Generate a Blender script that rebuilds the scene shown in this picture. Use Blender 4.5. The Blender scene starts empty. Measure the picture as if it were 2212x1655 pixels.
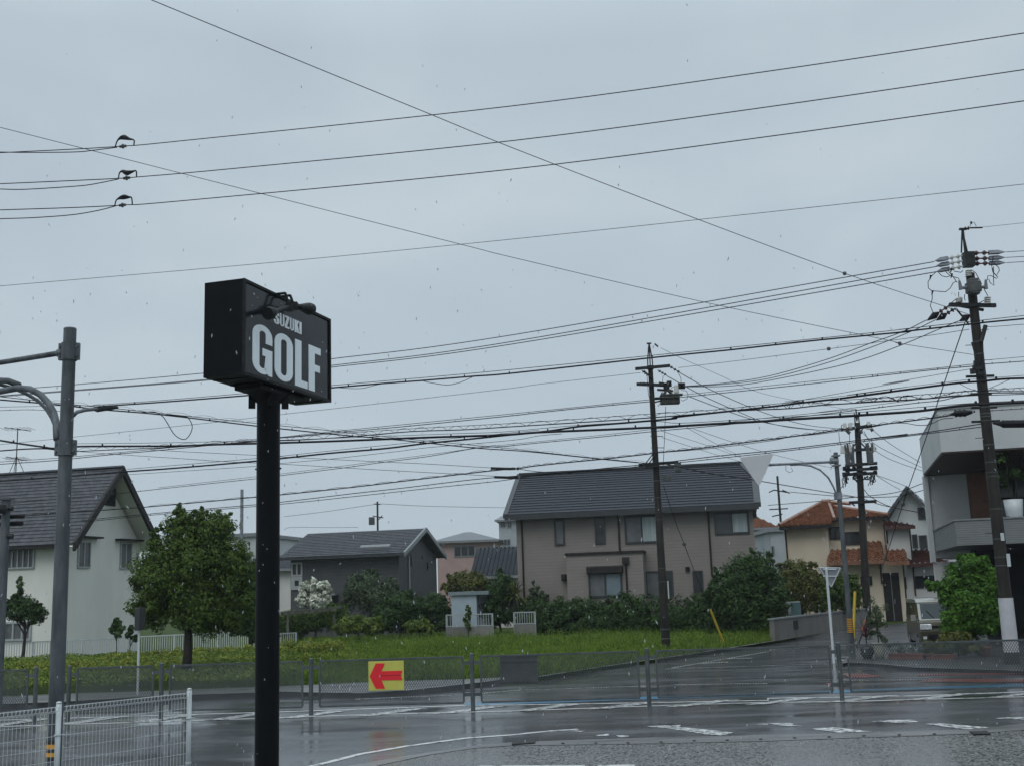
import bpy, math, random
import numpy as np
from mathutils import Vector, Matrix

# ------------------------------------------------------------------ camera
S = bpy.context.scene
COL = S.collection
R = math.radians
CAMH = 2.4
PITCH, ROLL, FPX = R(10.3), math.atan(0.034), 2450.0
W_, H_ = 2212.0, 1655.0
C = Vector((0, 0, CAMH))
_F = Vector((0, math.cos(PITCH), math.sin(PITCH)))
_U = Vector((0, -math.sin(PITCH), math.cos(PITCH)))
_R = Vector((1, 0, 0))
_I = math.cos(ROLL) * _R - math.sin(ROLL) * _U
_J = math.sin(ROLL) * _R + math.cos(ROLL) * _U
cd = bpy.data.cameras.new("camera")
cam = bpy.data.objects.new("camera", cd)
COL.objects.link(cam)
m = Matrix((( _I.x, _J.x, -_F.x, C.x), (_I.y, _J.y, -_F.y, C.y), (_I.z, _J.z, -_F.z, C.z), (0, 0, 0, 1)))
cam.matrix_world = m
cd.sensor_width = 36.0
cd.lens = FPX / W_ * 36.0
cd.clip_start = 0.1
cd.clip_end = 3000
S.camera = cam
# ------------------------------------------------------------------ light
SUN_EL, SUN_AZ = R(52), R(200)
w = bpy.data.worlds.new("World")
S.world = w
w.use_nodes = True
nt = w.node_tree
nt.nodes.clear()
out = nt.nodes.new('ShaderNodeOutputWorld')
bg = nt.nodes.new('ShaderNodeBackground')
bg.inputs[1].default_value = 0.1
sky = nt.nodes.new('ShaderNodeTexSky')
sky.sky_type = 'NISHITA'
sky.sun_disc = False
sky.sun_elevation = SUN_EL
sky.sun_rotation = SUN_AZ
tc = nt.nodes.new('ShaderNodeTexCoord')
mp = nt.nodes.new('ShaderNodeMapping')
mp.inputs['Scale'].default_value = (1.0, 1.0, 2.2)
n1 = nt.nodes.new('ShaderNodeTexNoise')
n1.inputs['Scale'].default_value = 2.3
n1.inputs['Detail'].default_value = 4
n1.inputs['Roughness'].default_value = 0.5
n1.inputs['Distortion'].default_value = 0.5
rp = nt.nodes.new('ShaderNodeValToRGB')
rp.color_ramp.elements[0].position = 0.3
rp.color_ramp.elements[0].color = (0.448, 0.532, 0.604, 1)
rp.color_ramp.elements[1].position = 0.7
rp.color_ramp.elements[1].color = (0.57, 0.65, 0.70, 1)
e = rp.color_ramp.elements.new(0.52)
e.color = (0.492, 0.582, 0.648, 1)
vm = nt.nodes.new('ShaderNodeVectorMath')
vm.operation = 'SCALE'
vm.inputs['Scale'].default_value = 10.0
mx = nt.nodes.new('ShaderNodeMix')
mx.data_type = 'RGBA'
mx.inputs[0].default_value = 0.95
nt.links.new(tc.outputs['Generated'], mp.inputs['Vector'])
nt.links.new(mp.outputs[0], n1.inputs['Vector'])
nt.links.new(n1.outputs['Fac'], rp.inputs[0])
sepz = nt.nodes.new('ShaderNodeSeparateXYZ')
mrz = nt.nodes.new('ShaderNodeMapRange')      # an overcast sky is brightest overhead
mrz.inputs[1].default_value = 0.45; mrz.inputs[2].default_value = 1.0
mrz.inputs[3].default_value = 10.0; mrz.inputs[4].default_value = 27.0
nt.links.new(tc.outputs['Generated'], sepz.inputs[0])
nt.links.new(sepz.outputs[2], mrz.inputs[0])
nt.links.new(mrz.outputs[0], vm.inputs['Scale'])
nt.links.new(rp.outputs[0], vm.inputs[0])
nt.links.new(sky.outputs[0], mx.inputs[6])
nt.links.new(vm.outputs[0], mx.inputs[7])
nt.links.new(mx.outputs[2], bg.inputs[0])
nt.links.new(bg.outputs[0], out.inputs[0])
sl = bpy.data.lights.new("sun", 'SUN')
sl.energy = 1.0
sl.angle = R(40)
sl.color = (1.0, 0.97, 0.93)
so = bpy.data.objects.new("sun", sl)
COL.objects.link(so)
sd = Vector((math.sin(SUN_AZ) * math.cos(SUN_EL), math.cos(SUN_AZ) * math.cos(SUN_EL), math.sin(SUN_EL)))
so.rotation_euler = (-sd).to_track_quat('-Z', 'Y').to_euler()
S.view_settings.view_transform = 'Standard'
S.view_settings.look = 'None'
S.view_settings.exposure = 0.0
S.view_settings.gamma = 1.0

# ------------------------------------------------------------------ pixel -> world helpers
def ray(u, v):
    return (_F * FPX + _I * (u - W_ / 2) - _J * (v - H_ / 2)).normalized()
def G(uv, z=0.0):
    r = ray(*uv)
    k = (z - CAMH) / r.z
    return C + r * k
def Q(u, v, y):
    r = ray(u, v)
    return C + r * (y / r.y)
def crop(ox, oy, s=0.25):
    return lambda x, y: (ox + x * s, oy + y * s)
c1 = crop(0, 866.3); c2 = crop(0, 1241); c3 = crop(553, 938.5); c4 = crop(553, 1241)
c5 = crop(1082.9, 938.5); c6 = crop(1106, 1241); c7 = crop(1659, 938.5); c8 = crop(1659, 1241)
w1 = crop(0, 678.6); w2 = crop(553, 678.6); w3 = crop(938.5, 678.6); w4 = crop(1407.7, 649.7); w5 = crop(1659, 577.5)
s1 = crop(0, 0, .5); s2 = crop(1106, 0, .5)
m1 = crop(0, 1371.6, .171); m2 = crop(1877, 1082.9, .2181)
p1 = crop(1877, 447.6, .16575); p2 = crop(1335.5, 707.5, .1832); p3 = crop(1768.7, 851.9, .16575)
g4 = crop(418.7, 577.5, .1919)

# ------------------------------------------------------------------ materials
def srgb(r, g, b):
    f = lambda c: (c / 255 / 12.92) if c / 255 <= 0.04045 else ((c / 255 + 0.055) / 1.055) ** 2.4
    return (f(r), f(g), f(b))
MATS = {}
def mat(name, col, rough=0.6, metal=0.0, col2=None, scale=3.0, bump=0.0, bscale=40.0, spec=0.5, island=False,
        stretch=None, rough2=None, coat=0.0, detail=5.0, transl=0.0, lo=0.35, hi=0.65):
    if name in MATS:
        return MATS[name]
    mt = bpy.data.materials.new(name)
    mt.use_nodes = True
    t = mt.node_tree
    b = t.nodes['Principled BSDF']
    b.inputs['Base Color'].default_value = (*col, 1)
    b.inputs['Roughness'].default_value = rough
    b.inputs['Metallic'].default_value = metal
    b.inputs['Specular IOR Level'].default_value = spec
    b.inputs['Coat Weight'].default_value = coat
    tcn = t.nodes.new('ShaderNodeTexCoord')
    vec = tcn.outputs['Object']
    if stretch:
        mpn = t.nodes.new('ShaderNodeMapping')
        mpn.inputs['Scale'].default_value = stretch
        t.links.new(vec, mpn.inputs['Vector'])
        vec = mpn.outputs[0]
    if col2:
        n = t.nodes.new('ShaderNodeTexNoise')
        n.inputs['Scale'].default_value = scale
        n.inputs['Detail'].default_value = detail
        n.inputs['Roughness'].default_value = 0.6
        t.links.new(vec, n.inputs['Vector'])
        r = t.nodes.new('ShaderNodeValToRGB')
        r.color_ramp.elements[0].position = lo
        r.color_ramp.elements[0].color = (*col, 1)
        r.color_ramp.elements[1].position = hi
        r.color_ramp.elements[1].color = (*col2, 1)
        src = n.outputs['Fac']
        if island:
            gnode = t.nodes.new('ShaderNodeNewGeometry')
            ma = t.nodes.new('ShaderNodeMath'); ma.operation = 'MULTIPLY'; ma.inputs[1].default_value = 0.42
            mb_ = t.nodes.new('ShaderNodeMath'); mb_.operation = 'MULTIPLY_ADD'; mb_.inputs[1].default_value = 0.7
            t.links.new(gnode.outputs['Random Per Island'], ma.inputs[0])
            t.links.new(n.outputs['Fac'], mb_.inputs[0])
            t.links.new(ma.outputs[0], mb_.inputs[2])
            src = mb_.outputs[0]
        t.links.new(src, r.inputs[0])
        t.links.new(r.outputs[0], b.inputs['Base Color'])
        if rough2 is not None:
            mr = t.nodes.new('ShaderNodeMapRange')
            mr.inputs[3].default_value = rough
            mr.inputs[4].default_value = rough2
            mr.inputs[1].default_value = lo
            mr.inputs[2].default_value = hi
            t.links.new(src, mr.inputs[0])
            t.links.new(mr.outputs[0], b.inputs['Roughness'])
        if transl > 0:
            tr = t.nodes.new('ShaderNodeBsdfTranslucent')
            t.links.new(r.outputs[0], tr.inputs[0])
            ms = t.nodes.new('ShaderNodeMixShader')
            ms.inputs[0].default_value = transl
            o_ = t.nodes['Material Output']
            t.links.new(b.outputs[0], ms.inputs[1])
            t.links.new(tr.outputs[0], ms.inputs[2])
            t.links.new(ms.outputs[0], o_.inputs[0])
    if bump > 0:
        n2 = t.nodes.new('ShaderNodeTexNoise')
        n2.inputs['Scale'].default_value = bscale
        n2.inputs['Detail'].default_value = 4
        t.links.new(vec, n2.inputs['Vector'])
        bp = t.nodes.new('ShaderNodeBump')
        bp.inputs['Strength'].default_value = bump
        bp.inputs['Distance'].default_value = 0.02
        t.links.new(n2.outputs['Fac'], bp.inputs['Height'])
        t.links.new(bp.outputs[0], b.inputs['Normal'])
    MATS[name] = mt
    return mt

def wet_road(name, c_a, c_b, r_lo, r_hi, bmp, stone=0.0, spec=.5):
    mt = bpy.data.materials.new(name)
    mt.use_nodes = True
    t = mt.node_tree
    b = t.nodes['Principled BSDF']
    tcn = t.nodes.new('ShaderNodeTexCoord')
    def noise(sc, det=4, stretch=None, rough=.55):
        n = t.nodes.new('ShaderNodeTexNoise')
        n.inputs['Scale'].default_value = sc
        n.inputs['Detail'].default_value = det
        n.inputs['Roughness'].default_value = rough
        if stretch:
            mpn = t.nodes.new('ShaderNodeMapping')
            mpn.inputs['Scale'].default_value = stretch
            mpn.inputs['Rotation'].default_value = (0, 0, R(14))
            t.links.new(tcn.outputs['Object'], mpn.inputs['Vector'])
            t.links.new(mpn.outputs[0], n.inputs['Vector'])
        else:
            t.links.new(tcn.outputs['Object'], n.inputs['Vector'])
        return n.outputs['Fac']
    def mrange(src, a, b_, c, d):
        mr = t.nodes.new('ShaderNodeMapRange')
        mr.inputs[1].default_value = a; mr.inputs[2].default_value = b_
        mr.inputs[3].default_value = c; mr.inputs[4].default_value = d
        t.links.new(src, mr.inputs[0])
        return mr.outputs[0]
    fine = noise(60, 3)
    big = noise(1.0, 6, (0.18, 1.3, 1.0), .7)
    mid = noise(1.1, 5, (0.35, 1.0, 1.0))
    ramp = t.nodes.new('ShaderNodeValToRGB')
    ramp.color_ramp.elements[0].position = .35
    ramp.color_ramp.elements[0].color = (*c_a, 1)
    ramp.color_ramp.elements[1].position = .7
    ramp.color_ramp.elements[1].color = (*c_b, 1)
    t.links.new(fine, ramp.inputs[0])
    gn = t.nodes.new('ShaderNodeVectorMath'); gn.operation = 'SCALE'
    t.links.new(ramp.outputs[0], gn.inputs[0]); t.links.new(mrange(big, .3, .7, .6, 1.7), gn.inputs['Scale'])
    t.links.new(gn.outputs[0], b.inputs['Base Color'])
    rr = mrange(mid, .36, .62, r_lo, r_hi)
    t.links.new(rr, b.inputs['Roughness'])
    b.inputs['Specular IOR Level'].default_value = spec
    bs = mrange(mid, .38, .62, bmp * .12, bmp)
    bp = t.nodes.new('ShaderNodeBump')
    bp.inputs['Distance'].default_value = 0.01
    t.links.new(bs, bp.inputs['Strength'])
    if stone:
        vo = t.nodes.new('ShaderNodeTexVoronoi')
        vo.inputs['Scale'].default_value = stone
        t.links.new(tcn.outputs['Object'], vo.inputs['Vector'])
        mm = t.nodes.new('ShaderNodeMix'); mm.data_type = 'RGBA'; mm.blend_type = 'MIX'
        r2 = t.nodes.new('ShaderNodeValToRGB')
        r2.color_ramp.elements[0].position = .15
        r2.color_ramp.elements[0].color = (0.016, 0.018, 0.02, 1)
        r2.color_ramp.elements[1].position = .9
        r2.color_ramp.elements[1].color = (0.19, 0.19, 0.18, 1)
        t.links.new(vo.outputs['Color'], r2.inputs[0])
        mm.inputs[0].default_value = .75
        t.links.new(ramp.outputs[0], mm.inputs[6])
        t.links.new(r2.outputs[0], mm.inputs[7])
        t.links.new(mm.outputs[2], b.inputs['Base Color'])
        t.links.new(vo.outputs['Color'], bp.inputs['Height'])
        bp.inputs['Distance'].default_value = .02
        t.links.new(mrange(vo.outputs['Color'], .1, .9, .08, .6), b.inputs['Roughness'])
    else:
        f2 = noise(22, 4, (0.5, 1.0, 1.0), .7)
        t.links.new(f2, bp.inputs['Height'])
    t.links.new(bp.outputs[0], b.inputs['Normal'])
    MATS[name] = mt
    return mt

def paint_mat(name, col, under=(0.045, 0.047, 0.05), wear=0.45, scale=5.0):
    mt = bpy.data.materials.new(name)
    mt.use_nodes = True
    t = mt.node_tree
    b = t.nodes['Principled BSDF']
    tcn = t.nodes.new('ShaderNodeTexCoord')
    n = t.nodes.new('ShaderNodeTexNoise')
    n.inputs['Scale'].default_value = scale
    n.inputs['Detail'].default_value = 8
    n.inputs['Roughness'].default_value = .72
    t.links.new(tcn.outputs['Object'], n.inputs['Vector'])
    r = t.nodes.new('ShaderNodeValToRGB')
    r.color_ramp.elements[0].position = wear - .03
    r.color_ramp.elements[0].color = (*under, 1)
    r.color_ramp.elements[1].position = wear + .03
    r.color_ramp.elements[1].color = (*col, 1)
    t.links.new(n.outputs['Fac'], r.inputs[0])
    t.links.new(r.outputs[0], b.inputs['Base Color'])
    b.inputs['Roughness'].default_value = .3
    MATS[name] = mt
    return mt

def siding_mat(name, col, col2, pitch=0.16, vertical=False, rough=.6, depth=.008, mul=.16):
    mt = bpy.data.materials.new(name)
    mt.use_nodes = True
    t = mt.node_tree
    b = t.nodes['Principled BSDF']
    tcn = t.nodes.new('ShaderNodeTexCoord')
    n = t.nodes.new('ShaderNodeTexNoise')
    n.inputs['Scale'].default_value = 1.2
    n.inputs['Detail'].default_value = 8
    n.inputs['Roughness'].default_value = .65
    t.links.new(tcn.outputs['Object'], n.inputs['Vector'])
    r = t.nodes.new('ShaderNodeValToRGB')
    r.color_ramp.elements[0].position = .3
    r.color_ramp.elements[0].color = (*col, 1)
    r.color_ramp.elements[1].position = .7
    r.color_ramp.elements[1].color = (*col2, 1)
    t.links.new(n.outputs['Fac'], r.inputs[0])
    sp = t.nodes.new('ShaderNodeSeparateXYZ')
    t.links.new(tcn.outputs['Object'], sp.inputs[0])
    d = t.nodes.new('ShaderNodeMath'); d.operation = 'DIVIDE'; d.inputs[1].default_value = pitch
    if vertical:
        ad = t.nodes.new('ShaderNodeMath'); ad.operation = 'ADD'
        t.links.new(sp.outputs[0], ad.inputs[0]); t.links.new(sp.outputs[1], ad.inputs[1])
        t.links.new(ad.outputs[0], d.inputs[0])
    else:
        t.links.new(sp.outputs[2], d.inputs[0])
    fr_ = t.nodes.new('ShaderNodeMath'); fr_.operation = 'FRACT'
    t.links.new(d.outputs[0], fr_.inputs[0])
    r3 = t.nodes.new('ShaderNodeValToRGB')
    r3.color_ramp.elements[0].position = 0.0
    r3.color_ramp.elements[0].color = (0, 0, 0, 1)
    r3.color_ramp.elements[1].position = 0.16
    r3.color_ramp.elements[1].color = (1, 1, 1, 1)
    t.links.new(fr_.outputs[0], r3.inputs[0])
    mm = t.nodes.new('ShaderNodeMix'); mm.data_type = 'RGBA'; mm.blend_type = 'MULTIPLY'
    mm.inputs[0].default_value = mul
    t.links.new(r.outputs[0], mm.inputs[6])
    t.links.new(r3.outputs[0], mm.inputs[7])
    t.links.new(mm.outputs[2], b.inputs['Base Color'])
    bp = t.nodes.new('ShaderNodeBump')
    bp.inputs['Strength'].default_value = .8
    bp.inputs['Distance'].default_value = depth
    t.links.new(r3.outputs[0], bp.inputs['Height'])
    t.links.new(bp.outputs[0], b.inputs['Normal'])
    b.inputs['Roughness'].default_value = rough
    MATS[name] = mt
    return mt

M = dict(
    road=wet_road('wet_asphalt', (.050, .051, .057), (.092, .094, .102), .06, .26, .36, spec=1.0),
    lot=wet_road('coarse_wet_asphalt', (.03, .03, .032), (.10, .10, .10), .16, .32, 1.0, stone=33, spec=.8),
    gutter=wet_road('wet_concrete', (.09, .09, .09), (.15, .15, .15), .18, .4, .3),
    walk=wet_road('wet_pavement', (.06, .06, .062), (.11, .11, .112), .25, .5, .5),
    walk2=wet_road('dark_wet_pavement', (.028, .03, .033), (.05, .05, .052), .25, .5, .4),
    soil=mat('soil', (.03, .045, .012), 1.0, col2=(.05, .075, .018), scale=.8, spec=.1),
    paint=paint_mat('road_paint', (.60, .61, .60), wear=.43),
    paint_worn=paint_mat('worn_road_paint', (.62, .63, .62), wear=.49, scale=9),
    paint_blue=paint_mat('blue_road_paint', (.018, .12, .22), wear=.30),
    paint_red=paint_mat('red_road_paint', (.20, .035, .03), wear=.42, scale=3),
    galv=mat('galvanised_steel', (.13, .145, .16), .42, .35, col2=(.24, .26, .28), scale=6, bump=.12, bscale=60),
    galv_pole=mat('galvanised_pole', (.045, .053, .058), .5, .2, spec=.3, col2=(.11, .125, .135), scale=5, stretch=(1, 1, .25), bump=.1, bscale=40),
    fence=mat('grey_fence_steel', (.045, .055, .058), .45, .2, col2=(.08, .092, .096), scale=4),
    black=mat('black_paint', (.0025, .003, .004), .4, 0, spec=.10, col2=(.004, .005, .006), scale=5, bump=.06, bscale=14),
    blackm=mat('black_steel', (.005, .006, .007), .5, 0, spec=.15, col2=(.014, .015, .016), scale=8),
    face=mat('sign_face', (.010, .0115, .014), .15, 0, col2=(.014, .016, .019), scale=2, spec=.3),
    letter=mat('letter_white', (.78, .83, .86), .45, col2=(.80, .86, .88), scale=3),
    wirem=mat('cable_black', (.005, .005, .008), .5, spec=.15, col2=(.012, .011, .015), scale=2),
    wireg=mat('wire_grey', (.03, .035, .045), .5, spec=.2, col2=(.055, .06, .07), scale=2),
    conc=mat('dark_concrete_pole', (.012, .011, .010), .6, spec=.2, col2=(.032, .028, .024), scale=3, stretch=(1, 1, .4), bump=.2, bscale=40),
    arm=mat('steel_arm', (.012, .013, .013), .5, spec=.2, col2=(.025, .027, .027), scale=8),
    porc=mat('porcelain', (.42, .42, .40), .25, col2=(.5, .5, .47), scale=8),
    porcr=mat('porcelain_brown', (.05, .02, .02), .3, col2=(.07, .03, .03), scale=8),
    equip=mat('grey_equipment', (.045, .05, .05), .5, spec=.25, col2=(.085, .09, .088), scale=6),
    equipw=mat('pale_cover', (.11, .12, .14), .5, spec=.25, col2=(.15, .16, .18), scale=6),
    rail_w=mat('dull_white_rail', (.26, .29, .29), .5, col2=(.32, .35, .35), scale=4),
    white=mat('white_coating', (.42, .46, .47), .4, col2=(.5, .54, .55), scale=4),
    yellow=mat('yellow_plastic', (.42, .30, .02), .5, col2=(.5, .36, .03), scale=4),
    stripe_y=mat('orange_tape', (.55, .26, .02), .45, col2=(.6, .3, .03), scale=6),
    stripe_b=mat('black_tape', (.01, .01, .01), .5, col2=(.02, .02, .02), scale=6),
    board_y=mat('yellow_board', (.42, .41, .075), .35, col2=(.47, .46, .09), scale=3),
    red=mat('red_sheet', (.60, .008, .018), .35, col2=(.66, .012, .022), scale=3),
    board_g=mat('grey_board', (.10, .11, .115), .5, col2=(.14, .15, .155), scale=4),
    stucco=mat('white_stucco', (.60, .60, .555), .85, col2=(.68, .68, .635), scale=.7, stretch=(1, 1, .35), bump=.25, bscale=90),
    white_wall=mat('white_wall', (.40, .42, .42), .8, col2=(.46, .48, .48), scale=1.0, bump=.1),
    cream=mat('cream_stucco', (.56, .48, .37), .85, col2=(.64, .56, .44), scale=.9, stretch=(1, 1, .5), bump=.15, bscale=80),
    cream_w=mat('pale_stucco', (.46, .45, .43), .85, col2=(.52, .52, .50), scale=.9, bump=.15, bscale=80),
    pink=mat('pink_render', (.30, .21, .19), .85, col2=(.35, .25, .23), scale=.8),
    grey_w=mat('grey_render', (.26, .29, .31), .8, col2=(.32, .35, .37), scale=.8),
    brownd=mat('dark_brown_trim', (.014, .012, .011), .6, spec=.2, col2=(.024, .021, .02), scale=5),
    trim_dark=mat('charcoal_trim', (.018, .021, .024), .45, col2=(.03, .034, .038), scale=5),
    trim_grey=mat('grey_trim', (.14, .155, .16), .5, col2=(.19, .205, .21), scale=4),
    alu=mat('aluminium_frame', (.30, .32, .33), .4, .2, col2=(.36, .38, .39), scale=4),
    glass=mat('window_glass', (.02, .026, .028), .06, col2=(.035, .04, .042), scale=1.2, spec=.6),
    glass_in=mat('window_dark', (.012, .014, .016), .12, col2=(.03, .032, .033), scale=2, spec=.5),
    curtain=mat('curtain_glass', (.20, .25, .26), .3, col2=(.34, .39, .39), scale=1.4, stretch=(9, 9, .3), spec=.6),
    curtain2=mat('blue_blind_glass', (.12, .16, .19), .25, col2=(.15, .19, .22), scale=1.4, spec=.6),
    frosted=mat('frosted_glass', (.08, .085, .09), .3, col2=(.12, .125, .13), scale=3, spec=.5),
    slate=mat('slate_roof', (.015, .018, .025), .6, col2=(.030, .034, .044), scale=7, detail=8, bump=.3, bscale=20, spec=.3),
    slate2=mat('grey_slate_roof', (.024, .027, .032), .6, col2=(.068, .072, .080), scale=4, detail=8, bump=.3, bscale=20, spec=.3),
    tile_o=mat('orange_glazed_tile', (.13, .045, .022), .26, col2=(.27, .135, .08), scale=5, spec=.6, detail=8),
    tile_b=mat('brown_glazed_tile', (.045, .018, .016), .18, col2=(.08, .035, .03), scale=2.2, spec=.6),
    tile_g=mat('blue_grey_tile', (.055, .065, .075), .3, col2=(.09, .10, .115), scale=2.2, spec=.6),
    metal_roof=mat('grey_metal_roof', (.15, .165, .18), .5, col2=(.2, .215, .23), scale=2),
    wood_soffit=mat('brown_soffit', (.045, .024, .02), .6, col2=(.065, .035, .03), scale=3, stretch=(.5, 6, 1)),
    brick=siding_mat('brown_brick', (.20, .09, .065), (.30, .16, .12), .075, mul=.35),
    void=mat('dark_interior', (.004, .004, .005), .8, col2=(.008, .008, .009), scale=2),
    bark=mat('bark', (.014, .012, .010), .9, col2=(.03, .026, .02), scale=9, bump=.5, bscale=30),
    pot_black=mat('black_pot', (.008, .008, .012), .25, col2=(.014, .014, .02), scale=3),
    pot_beige=mat('beige_pot', (.28, .27, .22), .7, col2=(.34, .33, .28), scale=4),
    terra=mat('terracotta', (.16, .05, .04), .7, col2=(.22, .08, .06), scale=4),
    van_b=mat('olive_car_paint', (.052, .048, .030), .25, .1, col2=(.06, .056, .036), scale=2, coat=.6),
    van_w=mat('pale_car_paint', (.24, .24, .215), .25, 0, col2=(.28, .28, .25), scale=2, coat=.6),
    lampg=mat('headlight_glass', (.42, .45, .47), .08, .2, col2=(.75, .78, .8), scale=14),
    tyre=mat('rubber', (.008, .008, .008), .8, col2=(.015, .015, .015), scale=8),
    teal=mat('teal_sheet', (.09, .17, .18), .5, col2=(.12, .21, .22), scale=3),
    block=mat('concrete_block_wall', (.12, .115, .105), .85, col2=(.18, .175, .165), scale=1.5, stretch=(1, 1, .4), bump=.2, bscale=60),
    petal=mat('white_petals', (.42, .45, .36), .7, col2=(.60, .62, .52), scale=2, island=True),
    silver=mat('silver_leaf', (.11, .14, .125), .7, col2=(.25, .29, .27), scale=4, island=True),
    lf_dark=mat('leaf_dark', (0.012, 0.032, 0.007), .6, col2=(0.04, 0.082, 0.018), spec=.18, scale=1.6, island=True, transl=.15),
    lf_mid=mat('leaf_mid', (0.022, 0.052, 0.008), .6, col2=(0.085, 0.135, 0.022), spec=.18, scale=1.2, island=True, transl=.2),
    lf_lite=mat('leaf_light', (0.05, 0.09, 0.012), .6, col2=(0.14, 0.19, 0.03), spec=.18, scale=1.2, island=True, transl=.25),
    lf_olive=mat('leaf_olive', (0.035, 0.052, 0.012), .6, col2=(0.13, 0.14, 0.035), spec=.18, scale=1.2, island=True, transl=.2),
    lf_bright=mat('leaf_bright', (0.028, 0.085, 0.01), .6, col2=(0.085, 0.19, 0.022), spec=.18, scale=1.2, island=True, transl=.25),
    lf_grey=mat('leaf_grey_green', (.03, .05, .025), .6, col2=(.08, .115, .055), spec=.2, scale=2, island=True, transl=.15),
    lf_red=mat('leaf_red', (.05, .012, .02), .5, col2=(.10, .03, .04), scale=3, island=True),
    grass=mat('grass_blades', (.030,.070,.010), .7, col2=(.150,.225,.030), spec=.12, scale=.5, island=True, transl=.3),
    cover=mat('ground_cover_leaf', (.05,.095,.012), .6, col2=(.155,.21,.03), spec=.2, scale=.8, island=True, transl=.2),
    cover_y=mat('yellow_green_shrub_leaf', (.09,.125,.014), .6, col2=(.27,.30,.045), spec=.2, scale=1.2, island=True, transl=.25),
    drop=mat('rain_drop', (.55, .60, .65), .1, col2=(.62, .66, .7), scale=2, transl=.4),
    tan=siding_mat('tan_siding', (.185, .165, .150), (.215, .193, .175), .155),
    dark_sid=siding_mat('charcoal_siding', (.038, .040, .046), (.060, .062, .068), .2),
    bal_sid=siding_mat('grey_slatted_panel', (.15, .162, .166), (.19, .20, .203), .07, mul=.4, depth=.02),
    ret_sid=siding_mat('grey_ribbed_panel', (.44, .45, .455), (.52, .53, .535), .07, vertical=True),
)

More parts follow.
